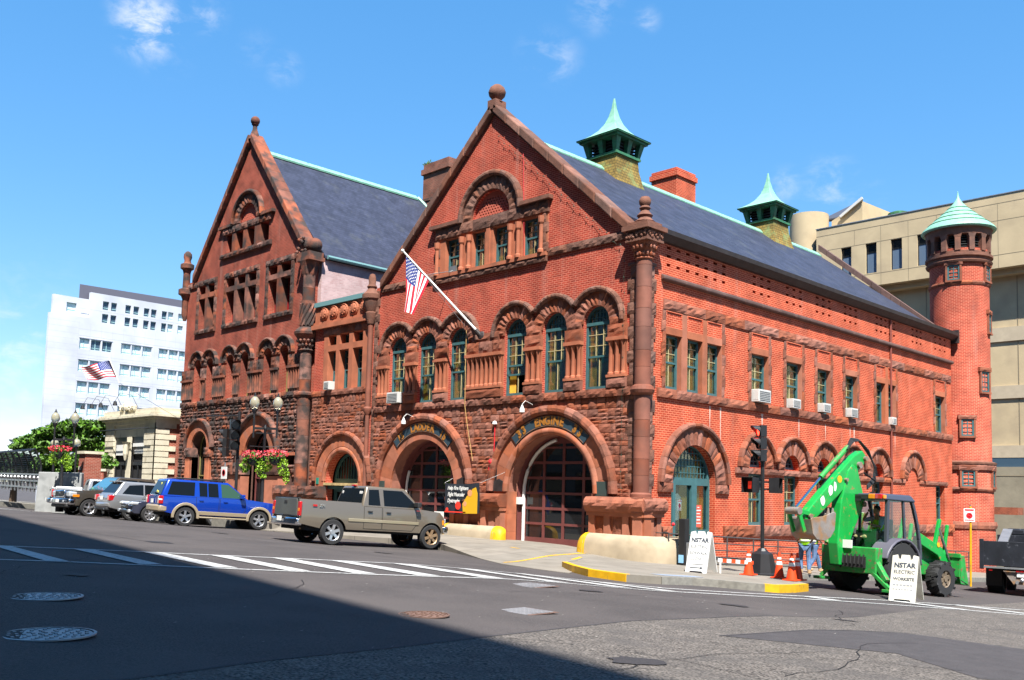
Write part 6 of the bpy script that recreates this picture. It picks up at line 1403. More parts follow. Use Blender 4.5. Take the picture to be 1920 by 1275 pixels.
# --- brown-grey pickup, nose to the street
P_br = paint('brown_grey_paint', (.085, .072, .056), .45, .3)
tp = car('brown_pickup_truck', 'brown-grey full-size pickup backed in with its grille facing the street, left of the silver SUV', 'pickup truck', P_br, dict(W=2.03, wb=3.7, r=.40, tw=.28, zb=.48, bev=.09,
    top=[(-1.15, .6), (-1.18, 1.3), (.3, 1.3), (.32, 1.22), (2.95, 1.22), (3.3, 1.24), (4.3, 1.16), (4.6, 1.0), (4.66, .62), (4.55, .48)], bed=(-1.1, .25, .86), gh=((.35, 3.1, 1.24), (.55, 2.3, 1.93), .2), side=[[(.6, 1.3), (.66, 1.8), (1.35, 1.82), (1.35, 1.3)], [(1.45, 1.3), (1.45, 1.82), (2.2, 1.82), (2.85, 1.32)]], wsm=mat('windscreen_blue', (.05, .16, .22), .05, spec=1, coat=1),
    doors=[[(1.4, .56), (1.4, 1.2), (2.7, 1.2), (2.72, .8), (2.6, .56)], [(.45, .56), (.45, 1.2), (1.34, 1.2), (1.34, .56)]], hz=1.06, hm=M_chrome, mirror=(2.55, 1.3), mm=P_br, sp=5, plate=(4.78, .58, 1),
    boxes=[('front_bumper', M_chrome, (4.45, 4.78, -1.0, 1.0, .5, .78, 0), .07), ('lower_valance', M_trim, (4.5, 4.7, -.9, .9, .36, .52, 0), .05), ('grille', M_chrome, (4.55, 4.72, -.52, .52, .8, 1.14, 0), .05), ('grille_mesh', M_trim, (4.7, 4.735, -.44, .44, .86, 1.08, 0), .01), ('headlight', M_head, (4.3, 4.66, .6, 1.0, .86, 1.1, 1), .05), ('turn_signal', M_amb, (4.2, 4.5, .98, 1.025, .86, .98, 1), .01), ('fog_light', M_head, (4.76, 4.8, .6, .78, .6, .7, 1), .02)]))
lg = MB(); lg.lathe((4.745, 0, .97), [(.09, -.01), (.09, .01)], 14, ax=0); lg.build('grille_emblem', M_chrome, tp)
MB().box(2.6, 2.62, -.35, -.05, 1.38, 1.6).build('windscreen_card', M_white, tp)
park(tp, -26.0, -5.05, -88, -2.7)
# --- silver pickup at the far left
p2 = car('silver_pickup_truck', 'silver pickup truck mostly hidden behind the brown-grey pickup, red tail light showing', 'pickup truck', P_sil, dict(W=1.95, wb=3.5, r=.38, tw=.26, zb=.48, top=[(-1.12, .6), (-1.15, 1.28), (.3, 1.28), (.32, 1.2), (2.9, 1.2), (4.0, 1.12), (4.3, .95), (4.32, .6), (4.2, .48)], bed=(-1.1, .25, .84), gh=((.35, 2.95, 1.2), (.5, 2.2, 1.8), .2), side=[[(.6, 1.26), (.66, 1.7), (1.35, 1.72), (1.35, 1.26)], [(1.45, 1.26), (1.45, 1.72), (2.1, 1.72), (2.7, 1.28)]], hz=1.0, sp=6, plate=(-1.34, .64, -1),
    boxes=[('rear_bumper', M_chrome, (-1.32, -1.1, -.93, .93, .54, .78, 0), .05), ('tail_light', M_red, (-1.17, -1.08, .8, .99, .85, 1.2, 1), .02), ('tailgate', P_sil, (-1.18, -1.08, -.78, .78, .84, 1.3, 0), .02), ('tailgate_handle', M_trim, (-1.2, -1.17, -.1, .1, 1.12, 1.2, 0), .01), ('bed_liner', M_white, (-.9, .2, -.8, .8, 1.2, 1.36, 0), .05)]))
park(p2, -28.95, -7.85, 75, 1.5)
# --- a second row: small dark car roof seen far left behind the pickup
c3 = car('parked_car', 'dark grey car parked behind the brown pickup near the brick pillar, only its roof showing', 'car', P_dk, dict(W=1.75, wb=2.6, r=.33, tw=.22, zb=.34, top=[(-.9, .45), (-.95, .95), (2.0, .95), (3.2, .75), (3.35, .45), (3.3, .34)], gh=((-.4, 2.2, .95), (.2, 1.3, 1.42), .2), side=[[(0, 1.0), (.3, 1.36), (1.25, 1.36), (1.8, 1.02)]], hz=.85))
park(c3, -31.5, -5.6, 0, 0)
# ------------------------------------------------------------------ backhoe loader
M_gr = mat('machine_green', (.006, .30, .045), .42, coat=.35, var=.12, vscale=3, dirt=(.24, .15, .04), dirtscale=6, dirtlo=.61, dirthi=.70)
M_grd = mat('machine_green_worn', (.02, .26, .045), .55, var=.25, vscale=4, dirt=(.16, .10, .05), dirtscale=9, dirtlo=.56, dirthi=.66); M_steel = mat('worn_steel', (.23, .20, .18), .6, metal=.2, var=.25, dirt=(.30, .16, .07), dirtscale=4, dirtlo=.45, dirthi=.65, bump=.3)
M_cabg = mat('cab_grey', (.045, .05, .065), .45); M_rod = mat('cylinder_rod', (.55, .55, .6), .15, metal=1); M_cabgl = glass('cab_glass', (.55, .75, .68), .07)
BH = thing('backhoe_loader', 'green backhoe loader with its digging arm folded toward the traffic signal', 'backhoe')
b = MB(); b.box(-.95, 2.9, -.42, .42, .55, 1.0); b.box(-1.05, -.75, -.85, .85, .55, 1.25); b.prism([(1.1, .95), (1.1, 1.55), (2.7, 1.35), (2.95, 1.1), (2.95, .7), (1.1, .7)], -.4, .4); b.build('chassis', M_grd, BH, bevel=.03)
b = MB()
for k in range(9): b.tube([(-1.0, -.5 + .12 * k, .62 + .05 * (k % 3)), (-1.12, -.48 + .12 * k, .8), (-1.08, -.5 + .13 * k, 1.05)], .025, 5)
b.box(-1.1, -.98, -.55, .55, .7, 1.0); b.build('valve_bank', M_trim, BH)
MB().box(-1.1, -1.08, -.15, .32, 1.2, 1.42).build('number_plate', M_plate, BH)
for s_ in (-1, 1):
    WL = {(0, s_): wheel(BH, 0, s_ * .74, .73, .46, mat('wheel_hub', (.16, .12, .08), .6, var=.3), 6, s_, rr=.5), (2.15, s_): wheel(BH, 2.15, s_ * .72, .48, .36, mat('wheel_hub'), 6, s_, rr=.5)}
    for (cx, r_, w_) in ((0, .73, .46), (2.15, .48, .36)):
        tr = MB()
        for k in range(22):
            a = 2 * pi * k / 22; c_, sn = cos(a), sin(a); y0 = s_ * .74; hw = w_ / 2
            yo = (0, hw) if k % 2 else (-hw, 0)
            p0 = (cx + (r_ - .01) * c_, y0 + yo[0], r_ + (r_ - .01) * sn); p1 = (cx + (r_ - .01) * cos(a + .16), y0 + yo[1], r_ + (r_ - .01) * sin(a + .16)); tr.bar(p0, p1, .06, .07)
        child(WL[(cx, s_)], 'tyre_lugs', tr, M_tyre)
    f = MB(); n_ = 10; P1 = [(.0 + .86 * cos(radians(10 + 150 * k / n_)), .70 + .84 * sin(radians(10 + 150 * k / n_))) for k in range(n_ + 1)]; P2 = [(.0 + .78 * cos(radians(10 + 150 * k / n_)), .70 + .77 * sin(radians(10 + 150 * k / n_))) for k in range(n_, -1, -1)]
    f.prism(P1 + P2, *sorted((s_ * .42, s_ * 1.0))); f.build('fender', mat('fender_grey', (.09, .085, .11), .5), BH, bevel=.03, smooth=True)
# cab: pillars, roof, glass
pb = [(-.42, .70, 1.2), (-.28, .64, 2.55), (1.1, .66, 1.2), (.82, .6, 2.55), (.45, .70, 1.2), (.42, .64, 2.55)]
c = MB()
for s_ in (-1, 1):
    c.bar((-.42, s_ * .72, 1.15), (-.3, s_ * .66, 2.6), .1, .1); c.bar((.45, s_ * .72, 1.15), (.4, s_ * .66, 2.6), .07, .07)
    for k in range(6):
        a, b2 = k / 6, (k + 1) / 6; xx = lambda t: 1.16 - .36 * t * t; c.bar((xx(a), s_ * (.72 - .06 * a), 1.0 + 1.6 * a), (xx(b2), s_ * (.72 - .06 * b2), 1.0 + 1.6 * b2), .09, .09)
    c.bar((-.42, s_ * .72, 1.2), (1.1, s_ * .72, 1.05), .08, .08)
c.bar((-.42, -.72, 1.2), (-.42, .72, 1.2), .08, .08); c.box(-.4, 1.1, -.7, .7, .95, 1.1); c.build('cab_frame', M_cabg, BH, bevel=.015)
rf = MB(); rf.hexa([(-.55, -.74, 2.55), (.95, -.74, 2.55), (.95, .74, 2.55), (-.55, .74, 2.55), (-.45, -.66, 2.72), (.8, -.66, 2.74), (.8, .66, 2.74), (-.45, .66, 2.72)]); rf.build('cab_roof', mat('roof_blue_grey', (.045, .055, .085), .45), BH, bevel=.05, smooth=True)
g = MB()
for s_ in (-1, 1): g.quad((-.4, s_ * .72, 1.2), (1.1, s_ * .72, 1.08), (.84, s_ * .66, 2.55), (-.3, s_ * .66, 2.55))
g.quad((-.45, -.7, 1.2), (-.45, .7, 1.2), (-.42, .68, 1.75), (-.42, -.68, 1.75)); g.build('cab_glass', M_cabgl, BH)
lp = MB(); lp.box(-.6, -.55, -.35, .35, 2.56, 2.68); 
for y in (.62, .35, .05): lp.box(-.6, -.54, y - .1, y + .1, 2.5, 2.62)
lp.build('work_lights', M_trim, BH); MB().box(-.62, -.5, -.68, -.48, 2.56, 2.7).build('tail_light', M_red, BH, bevel=.02); MB().box(-.6, -.48, -.76, -.7, 2.57, 2.68).build('amber_light', M_amb, BH, bevel=.02); MB().box(-.62, -.52, -.48, -.28, 2.56, 2.7).build('amber_light', M_amb, BH, bevel=.02)
s2 = MB(); s2.box(.1, .55, -.25, .25, 1.1, 1.55); s2.box(.5, .62, -.25, .25, 1.5, 2.05); s2.build('seat', M_trim, BH, bevel=.04); cs = MB(); cs.box(-.3, -.1, -.3, .3, 1.1, 1.7); cs.build('control_console', M_trim, BH)
# side mirror
mi = MB(); mi.tube([(-.35, .72, 2.4), (-.45, .98, 2.35), (-.45, 1.05, 2.0)], .02, 5); mi.box(-.47, -.42, .95, 1.2, 1.5, 2.3); mi.build('open_door_panel', M_cabg, BH)
# boom (in the xz plane, swung left), dipper, bucket
yb = .30
bm_ = MB(); bm_.prism([(-1.22, .72), (-1.32, 1.3), (-1.2, 2.4), (-.92, 3.3), (-.72, 3.5), (-.5, 3.42), (-.34, 3.0), (-.12, 2.5), (-.22, 2.32), (-.6, 1.7), (-.82, 1.2), (-.86, .72)], yb - .16, yb + .16); bm_.build('boom', M_gr, BH, bevel=.03)
dp = MB(); dp.prism([(-.1, 3.8), (-.25, 3.92), (-.62, 3.74), (-1.2, 3.28), (-2.35, 2.3), (-2.68, 1.98), (-2.62, 1.78), (-2.4, 1.8), (-1.3, 2.58), (-.55, 3.22), (-.15, 3.55)], yb - .13, yb + .13); dp.build('dipper_arm', M_gr, BH, bevel=.025)
for (cx_, cz_, aa, bb2) in ((-1.95, 2.42, .1, .13), (-1.62, 2.72, .09, .15), (-1.45, 2.84, .06, .16)):
    lgd = MB(); lgd.prism([(cx_ + aa * U(.7, 1.2) * cos(2 * pi * k / 9), cz_ + bb2 * U(.7, 1.2) * sin(2 * pi * k / 9)) for k in range(9)], yb - .138, yb - .131); lgd.build('worn_white_marking', M_white, BH)
lgd = MB(); lgd.lathe((-1.25, yb - .131, 3.05), [(.1, -.006), (.1, 0)], 12, ax=1); lgd.build('yellow_emblem', M_yel, BH)
cy = MB(); cy.tube([(-.75, yb, 3.98), (-1.9, yb, 3.05)], .075, 10); cy.tube([(-1.3, yb + .2, 1.3), (-.6, yb + .2, 2.4)], .07, 10); cy.build('hydraulic_cylinder', M_grd, BH, smooth=True)
cy = MB(); cy.tube([(-1.9, yb, 3.05), (-2.88, yb, 2.2)], .035, 8); cy.build('cylinder_rod', M_rod, BH, smooth=True)
lk = MB(); lk.bar((-2.5, yb - .15, 2.05), (-2.98, yb - .15, 2.1), .05, .12); lk.bar((-2.98, yb - .17, 2.1), (-2.72, yb - .17, 1.55), .05, .12); lk.bar((-2.98, yb + .17, 2.1), (-2.72, yb + .17, 1.55), .05, .12); lk.bar((-2.5, yb + .15, 2.05), (-2.98, yb + .15, 2.1), .05, .12); lk.build('bucket_link', M_gr, BH, bevel=.01)
pi_ = MB()
for (x, z, r_) in ((-.42, 3.5, .09), (-2.98, 2.1, .1), (-2.5, 1.98, .07), (-.2, 2.42, .07), (-.95, .95, .09), (-1.0, 3.05, .05), (-.15, 3.7, .07)): pi_.lathe((x, yb, z), [(r_, -.21), (r_, .21)], 14, ax=1)
pi_.build('pivot_pins', M_steel, BH, smooth=True)
bk_ = MB(); pr = [(-2.72, 1.9), (-2.62, 1.52), (-2.45, 1.38), (-2.1, 1.36), (-1.88, 1.46), (-1.72, 1.66), (-1.68, 2.1)]
pin = [(-2.68, 1.86), (-2.58, 1.56), (-2.42, 1.43), (-2.12, 1.41), (-1.93, 1.5), (-1.78, 1.68), (-1.74, 2.08)]
bk_.prism(pr + pin[::-1], yb - .33, yb + .33); 
for s_ in (-1, 1): bk_.prism(pr + [(-1.74, 2.14), (-2.2, 2.0), (-2.66, 1.94)], *sorted((yb + s_ * .33, yb + s_ * .36)))
for k in range(5): bk_.hexa([(-1.76, yb - .3 + .14 * k, 2.04), (-1.66, yb - .3 + .14 * k, 2.04), (-1.66, yb - .24 + .14 * k, 2.04), (-1.76, yb - .24 + .14 * k, 2.04), (-1.72, yb - .29 + .14 * k, 2.24), (-1.7, yb - .29 + .14 * k, 2.24), (-1.7, yb - .25 + .14 * k, 2.24), (-1.72, yb - .25 + .14 * k, 2.24)])
bk_.build('digging_bucket', M_steel, BH, bevel=.008)
hs2 = MB()
for k in range(6):
    o = .03 * k; hs2.tube([(-.9, yb - .1 + o, 3.9 - o), (-.6, yb - .08 + o, 4.15 + o), (-.2, yb + o, 4.2 + o * .6), (.15, yb - .05 + o, 3.95), (.42 + o, yb - .05, 3.5), (.3 + o, yb - .1, 3.2 - o), (0, yb - .12, 2.95 - o)] if k < 4 else [(-.2, yb - .15, 3.3), (.25, yb - .2, 3.1), (.2, yb - .2, 2.8), (-.1, yb - .16, 2.7)], .022, 6)
hs2.build('hydraulic_hoses', M_trim, BH, smooth=True)
# stabilisers
for s_ in (-1, 1):
    st_ = MB(); ex_ = 1.0 if s_ < 0 else .0; st_.bar((-.9, s_ * .6, 1.1), (-1.0, s_ * (.8 + .35 * ex_), .6 - .2 * ex_), .14, .14); st_.bar((-.98, s_ * .5, .75), (-1.05, s_ * (.85 + .4 * ex_), .4 - .18 * ex_), .1, .1); st_.box(-1.2, -.85, *sorted((s_ * (.7 + .42 * ex_), s_ * (1.0 + .45 * ex_))), .3 - .18 * ex_, .38 - .18 * ex_); st_.build('stabiliser_leg', M_grd, BH, bevel=.015)
# loader arms and bucket
la = MB()
for s_ in (-1, 1):
    y0, y1 = sorted((s_ * .5, s_ * .62)); la.prism([(1.1, 1.5), (1.25, 1.75), (2.4, 1.35), (2.88, .75), (2.82, .62), (2.6, .65), (2.2, 1.12)], y0, y1); la.bar((2.05, s_ * .56, 1.2), (2.35, s_ * .56, 2.15), .1, .1); la.bar((2.55, s_ * .56, 1.0), (2.75, s_ * .56, 2.0), .08, .1)
la.build('loader_arms', M_gr, BH, bevel=.02)
cy = MB()
for s_ in (-1, 1): cy.tube([(2.25, s_ * .6, 1.9), (2.9, s_ * .6, .8)], .04, 8)
cy.build('loader_cylinder_rods', M_rod, BH)
lb_ = MB(); pr = [(2.85, 1.15), (2.82, .55), (2.9, .35), (3.3, .3)]; pin = [(2.89, 1.13), (2.86, .57), (2.93, .39), (3.3, .34)]
lb_.prism(pr + pin[::-1], -.9, .9)
for s_ in (-1, 1): lb_.prism([(2.85, 1.15), (2.87, .45), (3.28, .31), (3.12, .8), (3.05, 1.15)], *sorted((s_ * .88, s_ * .92)))
lb_.box(2.81, 2.87, -.92, .92, 1.08, 1.2); lb_.build('loader_bucket', M_grd, BH, bevel=.01)
MB().lathe((2.2, -.63, 1.42), [(.07, -.004), (.07, .004)], 12, ax=1).build('yellow_emblem', M_yel, BH)
BH.location = (6.75 + .95 * sin(radians(80)), .5 - .95 * cos(radians(80)), road(7.6, .5)); BH.rotation_euler = (0, radians(2.2), radians(80))
# ------------------------------------------------------------------ dump truck
DT = thing('dump_truck', 'black dump truck seen from behind at the right edge beyond the backhoe', 'dump truck')
M_db = mat('dump_black', (.014, .016, .022), .45, var=.3, dirt=(.16, .17, .2), dirtscale=6, dirtlo=.62, dirthi=.8)
b = MB(); b.box(-1.5, -1.42, -1.2, 1.2, .92, 1.72); b.box(-1.42, 1.9, -1.2, -1.12, .92, 1.72); b.box(-1.42, 1.9, 1.12, 1.2, .92, 1.72); b.box(-1.42, 1.9, -1.12, 1.12, .92, 1.0); b.box(1.82, 1.9, -1.12, 1.12, 1.0, 2.0)
for y in (-1.16, 1.16): b.box(-1.56, -1.44, y - .06, y + .06, .8, 1.78)
b.build('dump_bed', M_db, DT, bevel=.01)
MB().box(-1.53, -1.5, -1.2, 1.2, .84, .9).build('bed_rail', M_galv, DT)
b = MB(); b.box(-1.35, 4.2, -.45, .45, .5, .8); b.build('chassis', M_under, DT)
for s_ in (-1, 1): wheel(DT, 0, s_ * .92, .42, .5, M_under, 6, s_); wheel(DT, 3.6, s_ * .9, .42, .28, M_alloy, 6, s_)
hp = MB(); hp.prism([(-.55, .75), (.55, .75), (.55, .6), (.25, .38), (-.25, .38), (-.55, .6)], -1.42, -1.36, ax=0) if False else hp.hexa([(-1.42, -.25, .36), (-1.36, -.25, .36), (-1.36, .25, .36), (-1.42, .25, .36), (-1.42, -.55, .78), (-1.36, -.55, .78), (-1.36, .55, .78), (-1.42, .55, .78)]); hp.build('hitch_plate', M_steel, DT)
hk = MB(); hk.ball((-1.5, 0, .5), .07, 8); hk.lathe((-1.45, .14, .42), [(.06, -.02), (.06, .02)], 10, ax=0); hk.lathe((-1.45, -.14, .42), [(.06, -.02), (.06, .02)], 10, ax=0); hk.build('tow_hook', M_galv, DT); MB().box(-1.46, -1.42, -.15, .15, .6, .75).build('number_plate', M_plate, DT)
for y in (-.9, .9, .12, -.12, 0): MB().box(-1.5, -1.44, y - .05, y + .05, .76, .82).build('marker_lamp', M_red, DT)
cb_ = MB(); cb_.hexa([(2.2, -1.0, .6), (4.0, -1.0, .6), (4.0, 1.0, .6), (2.2, 1.0, .6), (2.2, -.88, 2.25), (3.6, -.88, 2.2), (3.6, .88, 2.2), (2.2, .88, 2.25)]); cb_.box(4.0, 5.0, -.95, .95, .6, 1.35); cb_.build('cab', M_db, DT, bevel=.08, smooth=True)
MB().box(2.17, 2.19, -.7, .7, 1.55, 2.05).build('rear_window', M_cgl, DT)
MB().bar((.2, .75, 1.7), (1.6, .75, 2.18), .3, .06).build('metal_ramp', M_galv, DT)
mf = MB(); mf.box(-.62, -.6, .68, 1.16, .25, .85); mf.box(-.62, -.6, -1.16, -.68, .25, .85); mf.build('mud_flap', M_trim, DT)
park(DT, 8.85, 9.5, 101, 2.5, z=road(8.9, 9.2))

# ================================================================== PEOPLE
def skin_geo(vs, es, rs, sub=1):
    me = bpy.data.meshes.new('s'); me.from_pydata(vs, es, []); o = bpy.data.objects.new('s', me); COL.objects.link(o)
    md = o.modifiers.new('s', 'SKIN'); md.use_smooth_shade = True
    for i, r_ in enumerate(rs): me.skin_vertices[0].data[i].radius = (r_, r_) if not hasattr(r_, '__len__') else r_
    me.skin_vertices[0].data[0].use_root = True
    s_ = o.modifiers.new('d', 'SUBSURF'); s_.levels = sub; s_.render_levels = sub
    dg = bpy.context.evaluated_depsgraph_get(); m2 = bpy.data.meshes.new_from_object(o.evaluated_get(dg))
    v = [tuple(q.co) for q in m2.vertices]; f = [tuple(p.vertices) for p in m2.polygons]
    bpy.data.objects.remove(o); bpy.data.meshes.remove(me); bpy.data.meshes.remove(m2); return v, f
def addg(mb, g):
    b = len(mb.v)
    for q in g[0]: mb.p(q)
    for f in g[1]: mb.face([b + k for k in f])
M_skin = mat('skin', (.33, .17, .11), .6); M_hair = mat('dark_hair', (.02, .014, .01), .7); M_jean = mat('blue_jeans', (.09, .15, .27), .9, var=.25, vscale=14); M_vest = mat('hi_vis_vest', (.42, .72, .02), .7); M_band = mat('reflective_band', (.75, .76, .74), .4); M_boot = mat('tan_boot', (.42, .27, .14), .8); M_navy = mat('navy_shirt', (.03, .04, .07), .9)
def person(label, J, shirt, pants, group=None, vest=True, hat=None, boots=True):
    """J: joints in metres, local frame: x forward, y left, feet at z 0"""
    t = thing('person', label, 'person', group=group)
    order = ['pelvis', 'waist', 'chest', 'neck', 'head', 'sL', 'eL', 'wL', 'sR', 'eR', 'wR', 'hL', 'kL', 'aL', 'tL', 'hR', 'kR', 'aR', 'tR']
    idx = {k: i for i, k in enumerate(order)}; vs = [J[k] for k in order]
    es = [('pelvis', 'waist'), ('waist', 'chest'), ('chest', 'neck'), ('neck', 'head'), ('chest', 'sL'), ('sL', 'eL'), ('eL', 'wL'), ('chest', 'sR'), ('sR', 'eR'), ('eR', 'wR'), ('pelvis', 'hL'), ('hL', 'kL'), ('kL', 'aL'), ('aL', 'tL'), ('pelvis', 'hR'), ('hR', 'kR'), ('kR', 'aR'), ('aR', 'tR')]
    rad = dict(pelvis=.125, waist=.115, chest=.135, neck=.055, head=.06, sL=.06, sR=.06, eL=.042, eR=.042, wL=.028, wR=.028, hL=.085, hR=.085, kL=.058, kR=.058, aL=.04, aR=.04, tL=.035, tR=.035)
    b = MB(); addg(b, skin_geo(vs, [(idx[a], idx[c]) for a, c in es], [rad[k] for k in order]))
    h = Vector(J['head']); fd = Vector(J.get('face', (1, 0, 0))).normalized(); b.ball(h + Vector((0, 0, .05)), .1, 14, (.95, .8, 1.22)); b.ball(h + fd * .1 + Vector((0, 0, .03)), .018, 6, (1.2, .8, 1.3))
    sd = Vector((-fd.y, fd.x, 0))
    for s_ in (-1, 1): b.ball(h + sd * s_ * .082 + Vector((0, 0, .04)), .024, 6, (.7, .5, 1.2)); b.ball(h + fd * .083 + sd * s_ * .032 + Vector((0, 0, .065)), .011, 6)
    b.ball(h + fd * .09 - Vector((0, 0, .025)), .016, 6, (.6, 1.6, .5))
    for a, e in (('wL', 'eL'), ('wR', 'eR')):
        w_ = Vector(J[a]); d = (w_ - Vector(J[e])).normalized(); sd2 = d.cross(Vector((0, 0, 1)) if abs(d.z) < .9 else Vector((1, 0, 0))).normalized(); up = sd2.cross(d)
        b.ball(w_ + d * .045, .04, 8, (1, 1, 1))
        for k, L_ in enumerate((.055, .068, .072, .066)):
            p0 = w_ + d * .07 + sd2 * (k - 1.5) * .019; p1 = p0 + d * L_ * .55; p2 = p1 + (d * .6 - up * .7) * L_ * .6; b.tube([p0, p1, p2], [.0095, .009, .007], 6)
        b.tube([w_ + d * .03 + sd2 * .03, w_ + d * .06 + sd2 * .052, w_ + d * .09 + sd2 * .05 - up * .015], [.012, .01, .008], 6)
    bo = b.build('body', M_skin, t, smooth=True)
    p_ = MB(); ks = ['pelvis', 'hL', 'kL', 'aL', 'hR', 'kR', 'aR']; ii = {k: i for i, k in enumerate(ks)}
    addg(p_, skin_geo([J[k] for k in ks], [(ii[a], ii[c]) for a, c in (('pelvis', 'hL'), ('hL', 'kL'), ('kL', 'aL'), ('pelvis', 'hR'), ('hR', 'kR'), ('kR', 'aR'))], [.14, .105, .078, .07, .105, .078, .07])); p_.build('trousers', pants, t, smooth=True)
    s2 = MB(); ks = ['waist', 'pelvis', 'chest', 'sL', 'eL', 'sR', 'eR']; ii = {k: i for i, k in enumerate(ks)}
    addg(s2, skin_geo([J[k] for k in ks], [(0, 1), (0, 2), (2, 3), (3, 4), (2, 5), (5, 6)], [.135, .135, .155, .085, .055, .085, .055])); s2.build('shirt', shirt, t, smooth=True)
    if vest:
        v = MB(); ks = ['waist', 'pelvis', 'chest', 'sL', 'sR']; J2 = dict(J); 
        for s_ in ('sL', 'sR'): J2[s_] = tuple(Vector(J['chest']).lerp(Vector(J[s_]), .8))
        addg(v, skin_geo([J2[k] for k in ks], [(0, 1), (0, 2), (2, 3), (2, 4)], [.155, .15, .172, .1, .1])); v.build('hi_vis_vest', M_vest, t, smooth=True)
        bd = MB(); 
        for f_ in (.35, .8):
            c = Vector(J['waist']).lerp(Vector(J['chest']), f_ - .4); bd.lathe(c, [(.158, -.025), (.165, -.02), (.165, .02), (.158, .025)], 16)
        bd.build('reflective_bands', M_band, t)
    hr = MB(); hr.ball(h - fd * .018 + Vector((0, 0, .085)), .102, 12, (1.0, .86, 1.0)); hr.build('hair', M_hair, t, smooth=True)
    if hat: hh = MB(); hh.ball(h + Vector((0, 0, .12)), .125, 14, (1.1, .95, .75)); hh.build('hard_hat', hat, t, smooth=True)
    for s_ in ('L', 'R'):
        if boots:
            a, tt_ = Vector(J['a' + s_]), Vector(J['t' + s_]); d = (tt_ - a); d.z = 0; d.normalize(); q = MB(); q.ball((a.x + d.x * .09, a.y + d.y * .09, max(.055, a.z - .03)), .14 if False else .13, 10, (abs(d.x) * .6 + .45, abs(d.y) * .6 + .45, .45)); q.tube([a + Vector((0, 0, .06)), a - Vector((0, 0, .05))], [.055, .06], 10); q.build('boot', M_boot, t, smooth=True)
    return t
JS = dict(pelvis=(0, 0, .95), waist=(0, 0, 1.1), chest=(.03, 0, 1.33), neck=(.04, 0, 1.5), head=(.07, 0, 1.6), sL=(.02, .19, 1.42), eL=(.05, .26, 1.15), wL=(.22, .2, 1.0), sR=(.02, -.19, 1.42), eR=(.05, -.27, 1.15), wR=(.24, -.18, 1.02), hL=(0, .1, .88), kL=(.14, .12, .5), aL=(.05, .12, .1), tL=(.2, .14, .05), hR=(0, -.1, .88), kR=(.0, -.12, .48), aR=(-.16, -.13, .1), tR=(-.02, -.15, .05))
JW = dict(JS); JW.update(kL=(.24, .11, .54), aL=(.34, .11, .11), tL=(.48, .12, .06), kR=(-.02, -.11, .5), aR=(-.28, -.11, .16), tR=(-.16, -.12, .05), chest=(.12, 0, 1.3), neck=(.18, 0, 1.46), head=(.24, 0, 1.55), sL=(.12, .19, 1.38), sR=(.12, -.19, 1.38))
p1 = person('worker in jeans and hi-vis vest standing left of another, partly hidden by the digging bucket', JS, M_navy, M_jean, 'road workers'); p1.location = (4.2, 3.2, walk(4.2, 3.2) + .02); p1.rotation_euler = (0, 0, radians(120))
p2_ = person('worker in jeans and hi-vis vest leaning forward just behind the boom of the backhoe', JW, M_navy, M_jean, 'road workers'); p2_.location = (3.7, 4.7, walk(3.7, 4.7) + .02); p2_.rotation_euler = (0, 0, radians(60))
JO = dict(pelvis=(0, 0, .1), waist=(-.02, 0, .25), chest=(.0, 0, .48), neck=(.02, 0, .63), head=(.05, 0, .74), sL=(0, .19, .56), eL=(.2, .3, .34), wL=(.42, .2, .4), sR=(0, -.19, .56), eR=(.28, -.28, .5), wR=(.22, -.14, .74), hL=(.05, .1, .08), kL=(.45, .14, .12), aL=(.5, .14, -.28), tL=(.62, .14, -.33), hR=(.05, -.1, .08), kR=(.45, -.14, .12), aR=(.5, -.14, -.28), tR=(.62, -.14, -.33))
op = person('operator with dark hair in a hi-vis vest seated inside the green backhoe cab', JO, mat('striped_shirt', (.4, .42, .5), .9), M_navy, 'road workers')
hd = radians(80); op.location = (BH.location.x + .35 * cos(hd), BH.location.y + .35 * sin(hd), BH.location.z + 1.48); op.rotation_euler = (0, 0, radians(80 + 165))

# ================================================================== STREET FURNITURE
def signal_head(mb_body, mb_lens, c, ang, n_=3, s=1.0):
    """vertical stack of lights centred at c; ang = direction the lights face"""
    d = Vector((cos(ang), sin(ang), 0)); l = Vector((-sin(ang), cos(ang), 0)); c = Vector(c); out = []
    h = .36 * s
    for k in range(n_):
        z = (k - (n_ - 1) / 2) * h; o = c + Vector((0, 0, z)); w = .17 * s
        mb_body.hexa([o - l * w - d * .1 - Vector((0, 0, w)), o + l * w - d * .1 - Vector((0, 0, w)), o + l * w + d * .08 - Vector((0, 0, w)), o - l * w + d * .08 - Vector((0, 0, w)), o - l * w - d * .1 + Vector((0, 0, w)), o + l * w - d * .1 + Vector((0, 0, w)), o + l * w + d * .08 + Vector((0, 0, w)), o - l * w + d * .08 + Vector((0, 0, w))])
        N_ = 14; R0 = .155 * s
        for q in range(N_):          # hood, longer on top
            a, b = radians(-60 + 300 * q / N_), radians(-60 + 300 * (q + 1) / N_); P = lambda an, dd: o + l * (R0 * cos(an)) + Vector((0, 0, R0 * sin(an))) + d * dd
            ex = lambda an: .12 + .2 * s * max(0, sin(an)) ** .5
            mb_body.hexa([P(a, .06), P(b, .06), P(b, .06) * 1 + (P(b, .06) - o).normalized() * .008, P(a, .06) + (P(a, .06) - o).normalized() * .008, P(a, ex(a)), P(b, ex(b)), P(b, ex(b)) + (P(b, .06) - o).normalized() * .008, P(a, ex(a)) + (P(a, .06) - o).normalized() * .008])
        out.append(o + d * .085)
    return out, d, l
def disc(mb, o, d, l, r_, n_=18): mb.face([mb.p(o + l * r_ * cos(2 * pi * k / n_) + Vector((0, 0, r_ * sin(2 * pi * k / n_)))) for k in range(n_)]); return mb
